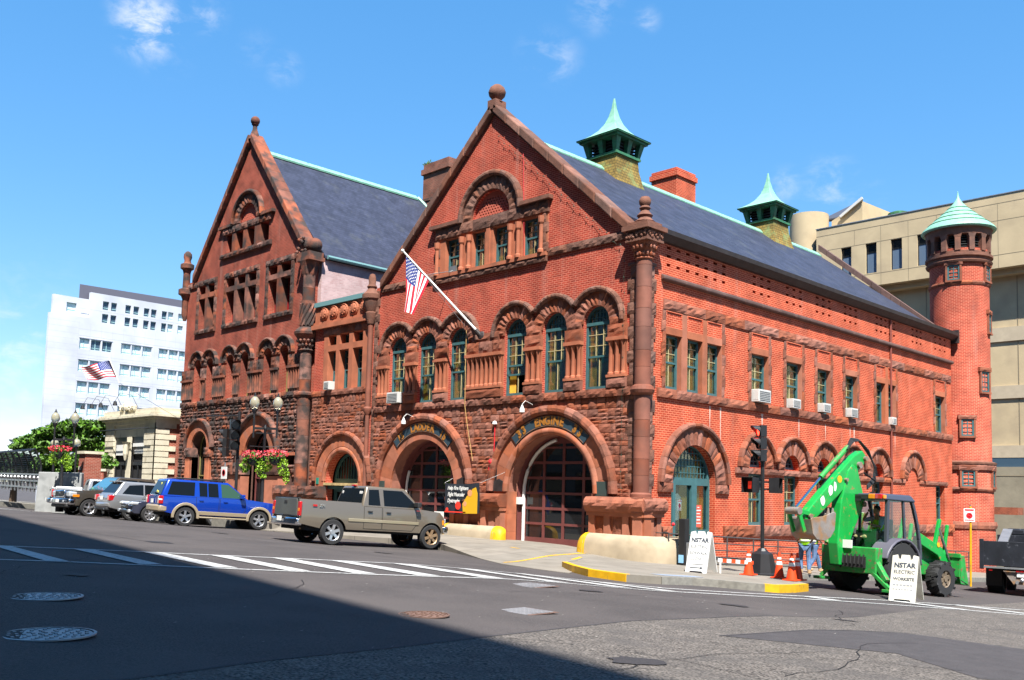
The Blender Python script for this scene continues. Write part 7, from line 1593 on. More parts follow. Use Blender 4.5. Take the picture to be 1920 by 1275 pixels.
M_ldark = mat('lens_dark', (.03, .012, .01), .2); M_lred = mat('lens_red_lit', (.8, .02, .01), .3, emit=(1, .03, .015), estr=4.5); M_lgr = mat('lens_dark_green', (.01, .03, .02), .2)
# right-hand signal
px0, py0 = 4.78, -.42; zb = walk(px0, py0) + .02
TS = thing('traffic_signal', 'black pole with a red traffic light and two pedestrian signals at the corner', 'traffic light', (px0, py0, zb))
b = MB(); b.lathe((px0, py0, zb), [(.47, 0), (.47, .05), (.42, .08), (.3, .62), (.16, .70), (.1, .78)], 8, phase=pi / 8); b.build('pedestal', M_blk, TS)
b = MB(); b.tube([(px0, py0, zb + .7), (px0, py0, zb + 3.3)], .055, 12); b.tube([(px0, py0, zb + 3.3), (px0, py0, zb + 3.35)], .08, 12); b.build('pole', M_blk, TS, smooth=True)
hb = MB(); ang = radians(-128); L3, d, l = signal_head(hb, None, (px0 - .03, py0 - .02, zb + 3.86), ang); ho_ = hb.build('signal_head', M_blk, TS)
for o, m_, nm in zip(L3, (M_lgr, M_ldark, M_lred), ('green_lens', 'amber_lens', 'red_lens')): child(ho_, nm, disc(MB(), o, d, l, .14), m_)
for (a_, off, lit) in ((-100, -.3, 1), (15, .3, 0)):
    an = radians(a_); dd = Vector((cos(an), sin(an), 0)); ll = Vector((-sin(an), cos(an), 0)); rdir = Vector((.69, .72, 0)) * off; c = Vector((px0, py0, zb + 2.62)) + rdir
    q = MB(); q.hexa([c + ll * x - dd * .06 * 1 + Vector((0, 0, z)) if y == 0 else c + ll * x + dd * .1 + Vector((0, 0, z)) for z in (-.22, .22) for (x, y) in ((-.2, 0), (.2, 0), (.2, 1), (-.2, 1))])
    for s_ in (-1, 1): q.hexa([c + ll * s_ * (.2 + e) + dd * y + Vector((0, 0, z)) for z in (-.22, .22) for (e, y) in ((0, .1), (.012, .1), (.012, .24), (0, .24))])
    q.hexa([c + ll * x + dd * y + Vector((0, 0, z)) for z in (.22, .232) for (x, y) in ((-.2, .1), (.2, .1), (.2, .26), (-.2, .26))])
    q.bar(Vector((px0, py0, zb + 2.72)), c + Vector((0, 0, .1)), .05); q.bar(Vector((px0, py0, zb + 2.5)), c - Vector((0, 0, .1)), .05)
    pq = q.build('pedestrian_signal', M_blk, TS)
    f = MB(); o = c + dd * .105; f.quad(o - ll * .17 - Vector((0, 0, .19)), o + ll * .17 - Vector((0, 0, .19)), o + ll * .17 + Vector((0, 0, .19)), o - ll * .17 + Vector((0, 0, .19))); child(pq, 'screen', f, mat('ped_screen', (.02, .008, .008), .3))
    if lit:
        hnd = MB(); o2 = c + dd * .109
        for k in range(4): p0 = o2 + ll * (-.055 + .035 * k); hnd.quad(p0 - ll * .011 - Vector((0, 0, .02)), p0 + ll * .011 - Vector((0, 0, .02)), p0 + ll * .011 + Vector((0, 0, .11)), p0 - ll * .011 + Vector((0, 0, .11)))
        hnd.quad(o2 - ll * .07 - Vector((0, 0, .11)), o2 + ll * .06 - Vector((0, 0, .11)), o2 + ll * .06 - Vector((0, 0, .01)), o2 - ll * .07 - Vector((0, 0, .01))); child(pq, 'hand_symbol', hnd, mat('hand_dim', (.25, .01, .01), .4, emit=(1, .05, .02), estr=.25))
# left-hand signal
lx, ly = -19.6, -4.2; lz = .1
T2 = thing('traffic_signal', 'dark traffic light seen from behind on the left, in front of the dark gabled building', 'traffic light', (lx, ly, lz))
b = MB(); b.tube([(lx, ly, lz), (lx, ly, lz + 5.05)], .07, 10); b.tube([(lx, ly, lz + 4.85), (lx - 1.9, ly - .6, lz + 4.85)], .035, 8); b.build('pole', M_blk, T2, smooth=True)
hb = MB(); L3, d, l = signal_head(hb, None, (lx + .1, ly - .25, lz + 3.95), radians(-12), s=1.3); hb.bar((lx, ly, lz + 4.3), (lx + .1, ly - .25, lz + 4.3), .06); o = hb.build('signal_head', M_blk, T2)
for q in L3: child(o, 'lens', disc(MB(), q, d, l, .18), M_ldark)
hb = MB(); L3, d, l = signal_head(hb, None, (lx - .35, ly - .42, lz + 3.6), radians(-140), s=1.15); hb.bar((lx, ly, lz + 4.2), (lx - .35, ly - .42, lz + 4.2), .05); o = hb.build('signal_head', M_blk, T2)
for q in L3: child(o, 'lens', disc(MB(), q, d, l, .14), M_ldark)
rs = thing('regulation_sign', 'small white and red regulation sign on a thin post below the left traffic light', 'sign', (-19.95, -4.6, .1))
b = MB(); b.tube([(-19.95, -4.6, .1), (-19.95, -4.6, 2.8)], .035, 8); b.build('post', M_galv, rs); b = MB(); b.box(-20.15, -19.65, -4.68, -4.65, 2.05, 2.6); o = b.build('sign_plate', M_white, rs, bevel=.0)
rg = MB(); rg.lathe((-19.9, -4.69, 2.33), [(.15, 0), (.15, .006), (.11, .006), (.11, 0)], 20, ax=1); child(o, 'red_symbol', rg, mat('red_paint'))
# acorn lamps
M_globe = mat('acorn_globe', (.62, .58, .42), .15, trans=.55, coat=1)
def acorn(mb_iron, mb_glass, x, y, z, s=1.0):
    mb_iron.lathe((x, y, z - .42 * s), [(.04 * s, 0), (.05 * s, .2 * s), (.1 * s, .3 * s), (.13 * s, .38 * s), (.12 * s, .42 * s)], 12)
    mb_glass.lathe((x, y, z), [(.12 * s, 0), (.19 * s, .12 * s), (.215 * s, .24 * s), (.19 * s, .38 * s), (.12 * s, .48 * s), (.05 * s, .54 * s)], 16)
    mb_iron.lathe((x, y, z + .52 * s), [(.07 * s, 0), (.08 * s, .03 * s), (.03 * s, .08 * s), (.035 * s, .12 * s), (0, .2 * s)], 10)
M_leafl = mat('lime_foliage', (.20, .36, .008), .7, rnd=.25); M_leaf = mat('basket_foliage', (.06, .17, .012), .75, rnd=.35); M_fl = mat('pink_red_flowers', (.62, .035, .06), .6, rnd=.4); M_fo = mat('red_flowers', (.8, .05, .03), .6, rnd=.4)
def leafclump(mb, c, n_, sx, sy, sz, s=.05):
    for k in range(n_):
        a, b2, r_ = U(0, 2 * pi), math.acos(U(-1, 1)), U(.3, 1) ** .5; p = Vector((c[0] + sx * r_ * sin(b2) * cos(a), c[1] + sx * r_ * sin(b2) * sin(a) * sy / sx, c[2] + sz * r_ * cos(b2)))
        u = Vector((U(-1, 1), U(-1, 1), U(-1, 1))).normalized(); v = u.cross(Vector((U(-1, 1), U(-1, 1), U(-1, 1)))).normalized(); q = U(.6, 1.4) * s; mb.quad(p - u * q, p - v * q * .6, p + u * q, p + v * q * .6, R())
def basket(lab, c, s=1.0, trail=1):
    t = thing('flower_basket', lab, 'flower basket', (c[0], c[1], c[2] - .3 * s), group='flower baskets hung on the lamp posts')
    b = MB(); b.lathe(c, [(.05, -.35 * s), (.22 * s, -.25 * s), (.3 * s, 0)], 12); b.build('bowl', M_trim, t)
    b = MB(); leafclump(b, (c[0], c[1], c[2] + .05 * s), 260, .48 * s, .48 * s, .28 * s, .05); b.build('foliage', M_leaf, t)
    b = MB()
    for (dx, dy, dz, n_, sx, sz) in ((-.35, -.2, -.35, 260, .26, .34), (.25, .25, -.4, 260, .26, .42), (.35, .38, -.85, 120, .16, .3 * trail)): leafclump(b, (c[0] + dx * s, c[1] + dy * s, c[2] + dz * s), n_, sx * s, sx * s, sz * s, .05)
    b.build('trailing_foliage', M_leafl, t)
    b = MB(); leafclump(b, (c[0], c[1], c[2] + .2 * s), 300, .62 * s, .62 * s, .2 * s, .045); b.build('flowers', M_fl, t)
def lamp(lab, x, y, z, h, baskets=True):
    t = thing('street_lamp', lab, 'street lamp', (x, y, z), group='twin acorn street lamps')
    b = MB(); b.lathe((x, y, z), [(.2, 0), (.2, .3), (.12, .5), (.1, .9), (.07, 1.0), (.06, h - .6), (.09, h - .55), (.05, h - .4)], 14); b.build('post', M_blk, t, smooth=True)
    b = MB(); g = MB(); dx, dy = .35, .36
    b.bar((x - dx, y - dy, z + h - .55), (x + dx, y + dy, z + h - .55), .09, .1); b.bar((x - dx * .8, y - dy * .8, z + h - .75), (x + dx * .8, y + dy * .8, z + h - .75), .04, .05)
    for s_ in (-1, 1): b.tube([(x + s_ * dx, y + s_ * dy, z + h - .95), (x + s_ * dx, y + s_ * dy, z + h)], .045, 8); acorn(b, g, x + s_ * dx, y + s_ * dy, z + h + .3); b.tube([(x, y, z + h - 1.35), (x + s_ * .45, y + s_ * .46, z + h - 1.32)], .018, 5)
    b.build('crossarm', M_blk, t); g.build('lamp_globe', M_globe, t, smooth=True)
lamp('black twin-globe street lamp with two flower baskets, in front of the dark gabled building', -16.75, -4.5, -.05, 4.85)
basket('hanging basket of pink flowers and lime foliage left of the nearer lamp post', (-17.05, -4.85, 2.95), .9, .4); basket('hanging basket of pink flowers with a long lime trail right of the nearer lamp post', (-16.4, -4.15, 3.0), .95, 1.2)
lamp('black twin-globe street lamp in the far left, between the mesh fence and the cream building', -30.3, -8.1, .2, 4.2)
basket('hanging basket of red flowers on the far left lamp post', (-30.45, -8.2, 3.2), .95, .5)
for i, (x, y, h) in enumerate([(-34.8, -7.0, 3.55), (-33.9, -6.15, 3.6), (-41.5, -3.4, 2.85)]):
    t = thing('globe_lamp', ['single round globe lamp left of the far twin lamp post', 'single round globe lamp right of the far twin lamp post', 'low globe lamp seen over the concrete barrier beside the brick pillar'][i], 'street lamp', (x, y, .2)); b = MB(); b.tube([(x, y, .2), (x, y, .2 + h - .3)], [.09, .05], 8); b.lathe((x, y, .2 + h - .35), [(.05, 0), (.12, .2)], 8); b.lathe((x, y, .2), [(.35, 0), (.3, 1.6), (.08, 2.0)], 10); b.build('post', M_blk, t); g = MB(); g.ball((x, y, .2 + h + .05), .22, 14); g.lathe((x, y, .2 + h + .25), [(.06, 0), (0, .16)], 8); g.build('lamp_globe', M_globe, t, smooth=True)
# concrete wheel guards
def guard(lab, pts, ends, f=None):
    t = thing('wheel_guard', lab, 'concrete barrier', (pts[0][0], pts[0][1], walk(*pts[0])))
    b = MB(); secs = []
    P_ = []
    for i in range(len(pts) - 1):
        a, c = Vector(pts[i]), Vector(pts[i + 1]); n_ = max(1, int((c - a).length / .35))
        for k in range(n_): P_.append(a.lerp(c, k / n_))
    P_.append(Vector(pts[-1]))
    prof = [(0, 0), (0, .88), (.1, .96), (.22, .97), (.34, .9), (.44, .74), (.5, .5), (.52, 0)]
    for i, p in enumerate(P_):
        d = (P_[min(i + 1, len(P_) - 1)] - P_[max(0, i - 1)]).normalized(); n_ = Vector((d.y, -d.x)); zb_ = min(walk(p.x, p.y), apron_z(p.x, p.y) if p.x < -1 else 9) - .03; ztop = .52 - .0 * p.x
        secs.append([b.p((p.x + n_.x * o, p.y + n_.y * o, zb_ + (ztop - zb_) * q)) for o, q in prof])
    for i in range(len(secs) - 1):
        for k in range(len(prof) - 1): b.face([secs[i][k], secs[i + 1][k], secs[i + 1][k + 1], secs[i][k + 1]])
    b.face(secs[0]); b.face(secs[-1][::-1]); b.build('barrier_body', M_guard, t, smooth=True)
    for e, sg in ends:
        p = P_[0] if e == 0 else P_[-1]; q = P_[1] if e == 0 else P_[-2]; d = (p - q).normalized(); n_ = Vector((d.y, -d.x)) * (1 if e else -1); y = MB(); zb_ = walk(p.x, p.y) - .05; rings = []
        for k in range(6):
            an = pi / 2 * k / 5; sc2 = cos(an); rings.append([y.p((p.x + d.x * .34 * sin(an) + n_.x * (.26 + (o - .26) * (.35 + .65 * sc2)), p.y + d.y * .34 * sin(an) + n_.y * (.26 + (o - .26) * (.35 + .65 * sc2)), zb_ + (.53 - zb_) * qq * (.45 + .55 * sc2))) for o, qq in prof])
        for i in range(5):
            for k in range(len(prof) - 1): y.face([rings[i][k], rings[i + 1][k], rings[i + 1][k + 1], rings[i][k + 1]])
        y.face(rings[-1]); 
        # collar back along the barrier
        r0 = [(p.x - d.x * .1 + n_.x * (.26 + (o - .26) * 1.02), p.y - d.y * .1 + n_.y * (.26 + (o - .26) * 1.02), zb_ + (.535 - zb_) * qq) for o, qq in prof]; ri = [y.p(v_) for v_ in r0]
        for k in range(len(prof) - 1): y.face([ri[k], rings[0][k], rings[0][k + 1], ri[k + 1]])
        y.build('yellow_end', M_yel, t, smooth=True)
guard('concrete wheel guard with yellow ends between the two engine doors', [(-9.0, -.42), (-6.15, -.42)], [(0, 0), (1, 1)])
guard('concrete wheel guard wrapping the street corner of the fire station, yellow at its left end', [(-1.75, -.42), (.55, -.42), (.8, -.3), (.92, .0), (.92, .55)], [(0, 0)])
# A-frame signs
def aframe(lab, x, y, zf, hd, lines, h=1.12, w=.62, arrow=False, m_=None, spread=.72):
    t = thing('a_frame_sign', lab, 'sign', (x, y, zf)); a = radians(hd); dw = Vector((cos(a), sin(a), 0)); ds = Vector((-sin(a), cos(a), 0)); O = Vector((x, y, zf))
    m_ = m_ or mat('sign_white', (.62, .62, .60), .6, var=.05)
    for s_ in (0, 1):
        def F(u, w_, z, s_=s_):
            k = z / h; fr = spread / 2 * k if s_ == 0 else spread - spread / 2 * k; return tuple(O + dw * u + ds * (fr + (w_ if s_ else -w_)) + Vector((0, 0, z)))
        b = MB(F); hw = w / 2; b.prism([(-hw, 0), (-hw + .1, 0), (-hw + .14, .05), (hw - .14, .05), (hw - .1, 0), (hw, 0), (hw * .98, h - .03), (hw * .6, h), (hw * .55, h - .1), (hw * .36, h - .12), (hw * .3, h), (-hw * .3, h), (-hw * .36, h - .12), (-hw * .55, h - .1), (-hw * .6, h), (-hw * .98, h - .03)], -.02, .025)
        o = b.build('panel', m_, t)
        if s_ == 0:
            tx = MB(F)
            for (s2, sz, zz, bo_) in lines: add_text(tx, s2, lambda X, Y_, Z, zz=zz: (X, .028 + Z, zz + Y_), sz, bo_, ext=.002)
            if arrow: tx.box(-.2, .14, .026, .031, .13, .15); tx.prism([(.12, .105), (.2, .14), (.12, .175)], .026, .031); tx.box(-.2, .2, .026, .031, .225, .238)
            child(o, 'lettering', tx, mat('sign_ink', (.02, .03, .05), .7))
aframe('white A-frame sidewalk-closed sign with an arrow, standing before the corner railing', 4.42, -3.28, walk(4.4, -3.2) + .02, 9, [('NSTAR', .165, .88, .006), ('ELECTRIC', .12, .7, 0), ('SIDEWALK', .11, .53, 0), ('CLOSED', .11, .38, -.001)], arrow=True, h=1.13)
aframe('grubby white A-frame worksite sign beside the front wheel of the backhoe', 9.5, -1.95, road(9.5, -1.9), 9, [('NSTAR', .16, .86, .006), ('ELECTRIC', .115, .70, .001), ('WORKSITE', .10, .53, .003), ], m_=mat('sign_grubby', (.50, .48, .41), .7, var=.15, dirt=(.4, .36, .28), dirtscale=5, dirtlo=.55, dirthi=.8), spread=.85)
# cones
def cone(lab, x, y, s=1.0, mm=None, tilt=0):
    z = (walk(x, y) + .03); t = thing('traffic_cone', lab, 'traffic cone', (x, y, z), group='orange cones at the kerb'); 
    b = MB(); b.lathe((x, y, z + .03), [(.15 * s, 0), (.035 * s, .68 * s), (.03 * s, .72 * s)], 18); b.build('cone_body', M_orange, t, smooth=True); MB().box(x - .19 * s, x + .19 * s, y - .19 * s, y + .19 * s, z, z + .035).build('base', M_orange, t, bevel=.01)
    for (a, b2) in ((.36, .46), (.52, .58)): r_ = lambda q: (.15 - .115 * q / .68) * s + .004; MB().lathe((x, y, z + .03), [(r_(a), a * s), (r_(b2), b2 * s)], 18).build('reflective_collar', M_band, t, smooth=True)
M_orange = mat('safety_orange', (.75, .06, .01), .5)
cone('orange and white cone just left of the traffic signal base', 4.98, -1.5, .98); cone('orange cone just right of the traffic signal base', 5.82, -1.3, .95); cone('orange cone nearest the yellow kerb end', 6.5, -1.85, .98); cone('orange cone with white collars touching the rightmost cone from behind', 6.4, -1.35, 1.0)
bb = thing('barricade_board', 'orange and white striped barricade board between the sidewalk sign and the left cone', 'barricade', (4.6, -1.9, -.3)); A1, A2 = Vector((4.45, -2.25, .04)), Vector((5.1, -1.45, -.02))
for k in range(8): q = MB(); q.bar(A1.lerp(A2, k / 8), A1.lerp(A2, (k + 1) / 8), .03, .1); q.build('stripe', M_orange if k % 2 else M_white, bb)
q = MB(); q.bar((4.5, -2.2, -.36), (4.5, -2.2, .05), .04); q.bar((5.05, -1.5, -.4), (5.05, -1.5, .0), .04); q.build('leg', M_white, bb)
# railing along the side ramp
RL = thing('ramp_railing', 'dark five-bar railing along the side wall of the fire station', 'railing', (1.25, 12, walk(1.25, 12)))
rt = lambda y: .60 - .0455 * y; rbm = lambda y: -.32 - .0505 * y
for k in range(5):
    b = MB(); f = k / 4; z0 = rbm(0) + (rt(0) - rbm(0)) * f; z1 = rbm(26) + (rt(26) - rbm(26)) * f; b.tube([(1.25, -.15, z0), (1.25, 26, z1)], .022 if k < 4 else .028, 6); b.tube([(1.25, -.15, z0), (.6, -.15 + .2, z0)], .02, 6); b.build('rail', M_rail, RL)
for k in range(16):
    y = -.15 + k * 1.72; b = MB(); b.tube([(1.25, y, walk(1.25, y) - .1), (1.25, y, rt(y))], .026, 6); b.build('post', M_rail, RL)
MB().hexa([(.12, 1.0, -1.6), (1.1, 1.0, -1.6), (1.1, 9, -1.6), (.12, 9, -1.6), (.12, 1.0, -.05), (1.1, 1.0, -.05), (1.1, 9, -.75), (.12, 9, -.75)]).build('ramp', M_conc, RL)
# black post with box, bicycle
PS = thing('pay_station', 'tall black utility post with a blue sticker, beside the bicycle at the corner', 'utility post', (1.75, .1, walk(1.75, 0))); z = walk(1.75, 0)
b = MB(); b.box(1.6, 1.85, -.1, .15, z, z + 1.5); b.build('post', M_blk, PS, bevel=.02); MB().box(1.86, 2.0, -.06, .12, z, z + .75).build('cabinet', M_galv, PS, bevel=.01); MB().box(1.62, 1.8, -.12, -.1, z + .1, z + .35).build('sticker', mat('sticker_blue', (.25, .5, .75), .5), PS)
BC = thing('bicycle', 'dark bicycle with an orange bell and red light leaning on the corner railing', 'bicycle', (1.15, -.3, walk(1.1, -.3))); z = walk(1.1, -.3) + .02
bx = lambda u, h_: (1.02 + u * .28, -.45 + u * .55, z + h_)
for u, nm in ((0, 'wheel'), (1.7, 'wheel')):
    q = MB(); q.tube([bx(u + .54 * cos(2 * pi * k / 24), .34 + .33 * sin(2 * pi * k / 24)) for k in range(25)], .018, 6); 
    for k in range(8): q.tube([bx(u, .34), bx(u + .53 * cos(pi * k / 4), .34 + .32 * sin(pi * k / 4))], .003, 3)
    q.build(nm, M_tyre, BC)
q = MB()
for a, c in ((bx(0, .34), bx(.75, .32)), (bx(0, .34), bx(.55, .78)), (bx(.75, .32), bx(.55, .8)), (bx(.55, .76), bx(1.4, .78)), (bx(.75, .32), bx(1.4, .7)), (bx(1.38, .95), bx(1.7, .34)), (bx(.55, .8), bx(.5, .95))): q.tube([a, c], .018, 6)
q.build('frame', mat('bike_black', (.02, .02, .025), .4), BC); q = MB(); q.tube([bx(1.38, .95), bx(1.36, 1.05), (bx(1.3, 1.05)[0] - .2, bx(1.3, 1.05)[1] + .1, z + 1.07)], .014, 6); q.tube([bx(1.36, 1.05), (bx(1.3, 1.05)[0] + .2, bx(1.3, 1.05)[1] - .1, z + 1.07)], .014, 6); q.build('handlebar', M_trim, BC); q = MB(); q.ball(bx(.5, .98), .09, 8, (1.3, .6, .4)); q.build('saddle', M_trim, BC); MB().ball(bx(1.42, .98), .085, 8).build('orange_bell', M_orange, BC); MB().ball((1.25, .1, z + 1.25), .06, 8).build('red_light', mat('red_paint'), BC)
# banner on the pier
BN = thing('banner', 'black, white and yellow charity banner tied over the pier between the engine doors', 'banner', (-8.2, -.85, .9))
b = MB(); nx, nz = 10, 6; G_ = [[b.p((-9.25 + 2.05 * i / nx, -.62 - .05 * sin(i * .9) - .03 * j / nz - .01 * sin(i * 2.1 + j), .93 + 1.17 * j / nz - .05 * (1 - (2 * i / nx - 1) ** 2) + .03 * i / nx)) for i in range(nx + 1)] for j in range(nz + 1)]
for j in range(nz):
    for i in range(nx): b.face([G_[j][i], G_[j][i + 1], G_[j + 1][i + 1], G_[j + 1][i]])
bo_ = b.build('sheet', mat('banner_black', (.02, .025, .035), .6), BN, smooth=True)
tx = MB(); BF = lambda u, z, w=0: (-9.2 + u, -.70 - w, .93 + z)
for (s2, u, z, sz) in (('Help Fire Fighters', .66, .97, .205), ('Fight Muscular', .56, .72, .205), ('Dystrophy', .42, .47, .205)): add_text(tx, s2, lambda X, Y_, Z, u=u, z=z: BF(u + .12 + X * .82, z + Y_, Z), sz, .006, shear=.25, ext=.003)
child(bo_, 'lettering', tx, M_white)
q = MB(); q.prism([(-8.05, .92), (-7.25, .94), (-7.25, 1.7), (-7.35, 1.95), (-7.55, 1.88), (-7.62, 1.72), (-7.85, 1.6), (-8.1, 1.3)], -.725, -.715); child(bo_, 'yellow_coat_picture', q, mat('banner_yellow', (.65, .36, .01), .6))
q = MB(); q.lathe((-7.68, -.73, 1.72), [(.13, 0), (.13, .008)], 14, ax=1); q.lathe((-7.95, -.73, 1.3), [(.1, 0), (.1, .008)], 14, ax=1); child(bo_, 'face_picture', q, mat('banner_skin', (.75, .3, .14), .6))
q = MB(); q.lathe((-8.35, -.73, 1.22), [(.16, 0), (.16, .006)], 14, ax=1); q.lathe((-9.0, -.73, 1.05), [(.08, 0), (.08, .006)], 12, ax=1); child(bo_, 'red_roundel', q, mat('banner_red', (.75, .04, .02), .6))
MB().box(-9.15, -7.9, -.725, -.715, .94, .99).build('red_stripe', mat('banner_red'), BN)
q = MB(); q.tube([(-7.2, -.66, 2.12), (-6.3, -.2, 2.55)], .005, 4); q.tube([(-9.25, -.66, 2.1), (-9.3, -.2, 2.3)], .005, 4); q.build('cord', M_white, BN)
MB().box(-9.9, -9.35, -.62, -.58, -.2, .95).build('white_board', M_white)
tag(bpy.data.objects['white_board'], 'plain white board leaning in the left engine doorway behind the pickup nose', 'board')
# window air conditioners
def ac(lab, f, u0, u1, z0, z1, w=.32, grp='window air conditioners'):
    c = f((u0 + u1) / 2, 0, z0); t = thing('window_air_conditioner', lab, 'air conditioner', c, group=grp)
    MB(f).box(u0, u1, -.25, w, z0, z1).build('casing', M_wplast, t, bevel=.015)
    g = MB(f); g.box(u0 + .07, u1 - .07, w, w + .012, z0 + .06, z1 - .06); g.build('grille', M_grille, t); g = MB(f)
    for k in range(6): zz = z0 + .08 + (z1 - z0 - .16) * k / 5; g.box(u0 + .07, u1 - .07, w + .01, w + .02, zz, zz + .015)
    for k in range(5): ww = .05 + k * .05; g.box(u0 - .008, u0 + .003, ww, ww + .025, z0 + .08, z1 - .08)
    g.build('louvres', M_wplast, t)
ac('white air conditioner in the leftmost arched window over the left engine door', FR, -13.75, -12.95, 5.55, 6.02)
ac('small white air conditioner in the left window of the link bay', FR, -18.75, -18.3, 6.45, 6.85)
ac('largest white air conditioner, in the first single window of the side wall', SD, 6.95, 7.85, 5.56, 6.05, .3)
ac('white air conditioner in the second single window of the side wall', SD, 9.65, 10.3, 5.54, 5.92, .26); ac('white air conditioner in the third single window of the side wall', SD, 12.25, 12.9, 5.58, 5.96, .26); ac('white air conditioner in the fourth single window of the side wall', SD, 14.8, 15.45, 5.56, 5.96, .26)
ac('small white air conditioner in the right light of the paired side windows', SD, 19.15, 19.6, 5.52, 5.88, .22)
# ---- flags
def flag(name, lab, P00, du, dv, rip, name_big=True):
    """P00 hoist top; du(t) along the fly, dv down the hoist"""
    t = thing(name, lab, 'flag', P00); nx, ny = 26, 26; pts = [[rip(i / nx, j / ny) for i in range(nx + 1)] for j in range(ny + 1)]
    parts = {'red': MB(), 'white': MB(), 'blue': MB()}
    idx = {k: {} for k in parts}
    for j in range(ny):
        for i in range(nx):
            st_ = int(j / ny * 13 + 1e-6); blue = (i / nx < .4) and st_ < 7; k = 'blue' if blue else ('red' if st_ % 2 == 0 else 'white'); mb = parts[k]; q = []
            for (a, c) in ((i, j), (i + 1, j), (i + 1, j + 1), (i, j + 1)):
                if (a, c) not in idx[k]: idx[k][(a, c)] = mb.p(pts[c][a])
                q.append(idx[k][(a, c)])
            mb.face(q)
    parts['red'].build('red_stripes', mat('flag_red', (.62, .01, .03), .8), t, smooth=True); parts['white'].build('white_stripes', mat('flag_white', (.8, .8, .8), .8), t, smooth=True); cb = parts['blue'].build('blue_canton', mat('flag_blue', (.02, .04, .20), .8), t, smooth=True)
    s_ = MB()
    for r_ in range(9):
        for c in range(6 if r_ % 2 == 0 else 5):
            u = .4 * ((c + .5 + .5 * (r_ % 2)) / 6); v = 7 / 13 * (r_ + .6) / 9.4; p = Vector(rip(u, v)); a = Vector(rip(u + .012, v)) - p; b2 = Vector(rip(u, v + .012)) - p; n_ = a.cross(b2).normalized(); a.normalize(); b2.normalize()
            for off in (.006, -.006):
                ring_ = [s_.p(p + n_ * off + (a * cos(2 * pi * k / 10 + .3) + b2 * sin(2 * pi * k / 10 + .3)) * ((.04 if k % 2 == 0 else .016) * (1 if a.length and name_big else .6))) for k in range(10)]; s_.face(ring_)
    child(cb, 'stars', s_, mat('flag_white'))
    return t
# pole on the front: foot on the wall, tip out and up to the left
PB = Vector((-8.0, -.05, 8.0)); PT_ = Vector((-10.55, -2.15, 11.45)); pd = (PT_ - PB).normalized()
fp = thing('flagpole', 'white flagpole slanting up and out from the front wall between the arched window groups', 'flagpole', tuple(PB))
b = MB(); b.tube([PB, PT_], [.055, .035], 10); b.build('staff', M_white, fp, smooth=True); MB().ball(PT_ + pd * .06, .075, 10).build('ball_finial', M_white, fp, smooth=True)
b = MB(); b.ball(PB + Vector((0, .0, 0)), .2, 10, (1, .5, 1)); b.tube([PB, PB + pd * .35], .09, 10); b.build('wall_bracket', M_gutter, fp); b = MB(); b.tube([(-9.9, -.02, 10.95), tuple(PB.lerp(PT_, .72))], .018, 6); b.tube([tuple(PB.lerp(PT_, .95)), (-8.9, -.15, 8.5)], .008, 4); b.build('stay', M_galv, fp); MB().box(-10.1, -9.7, -.05, .0, 10.75, 11.15).build('stay_plate', M_galv, fp)
H0 = PB.lerp(PT_, .97)
def rip1(u, v):     # hoist runs down the pole, the cloth hangs straight down in folds
    p = H0 - pd * (1.35 * (u if False else v)); hang = u
    fold = (1 - .62 * hang); base = H0 - pd * (1.45 * v * fold + .0)
    x = base.x + .04 * sin(9 * v + 3 * u) * hang; y = base.y + .10 * sin(11 * v + 1.2) * hang; z = base.z - 2.35 * hang + .25 * v * hang
    return (x + .12 * hang * (v - .2), y, z)
flag('flag', 'stars and stripes flag hanging limp from the slanting pole on the fire station', tuple(H0), None, None, rip1)
F0 = Vector((-32.48, -5.18, 8.43)); F1 = Vector((-32.26, -4.83, 7.53)); fl_d = Vector((-.69, -.72, 0))
def rip2(u, v):
    p = F0.lerp(F1, v) + fl_d * (1.62 * u) + Vector((0, 0, -.42 * u * (1 - .55 * v) + .05 * sin(7 * u))); w_ = .12 * sin(8 * u + 2 * v); return (p.x - .72 * w_, p.y + .69 * w_, p.z)
flag('flag', 'small stars and stripes flag flying in front of the pale office block', tuple(F0), None, None, rip2, False)
q = thing('flagpole', 'thin white flagpole holding the small far left flag, rising beside the cream building', 'flagpole', (-31.2, -3.1, .2)); b = MB(); b.tube([(-32.55, -5.3, 8.7), (-31.9, -4.25, 6.3), (-31.9, -4.25, .2)], .035, 6) if False else b.tube([F0 + Vector((-.03, -.05, .14)), F1 + (F1 - F0) * .35], .03, 6); b.build('staff', M_white, q)
b = MB(); b.tube([tuple(F1 + (F1 - F0) * .35), (-34.35, .0, 5.6)], .012, 4); b.build('stay', M_galv, q)
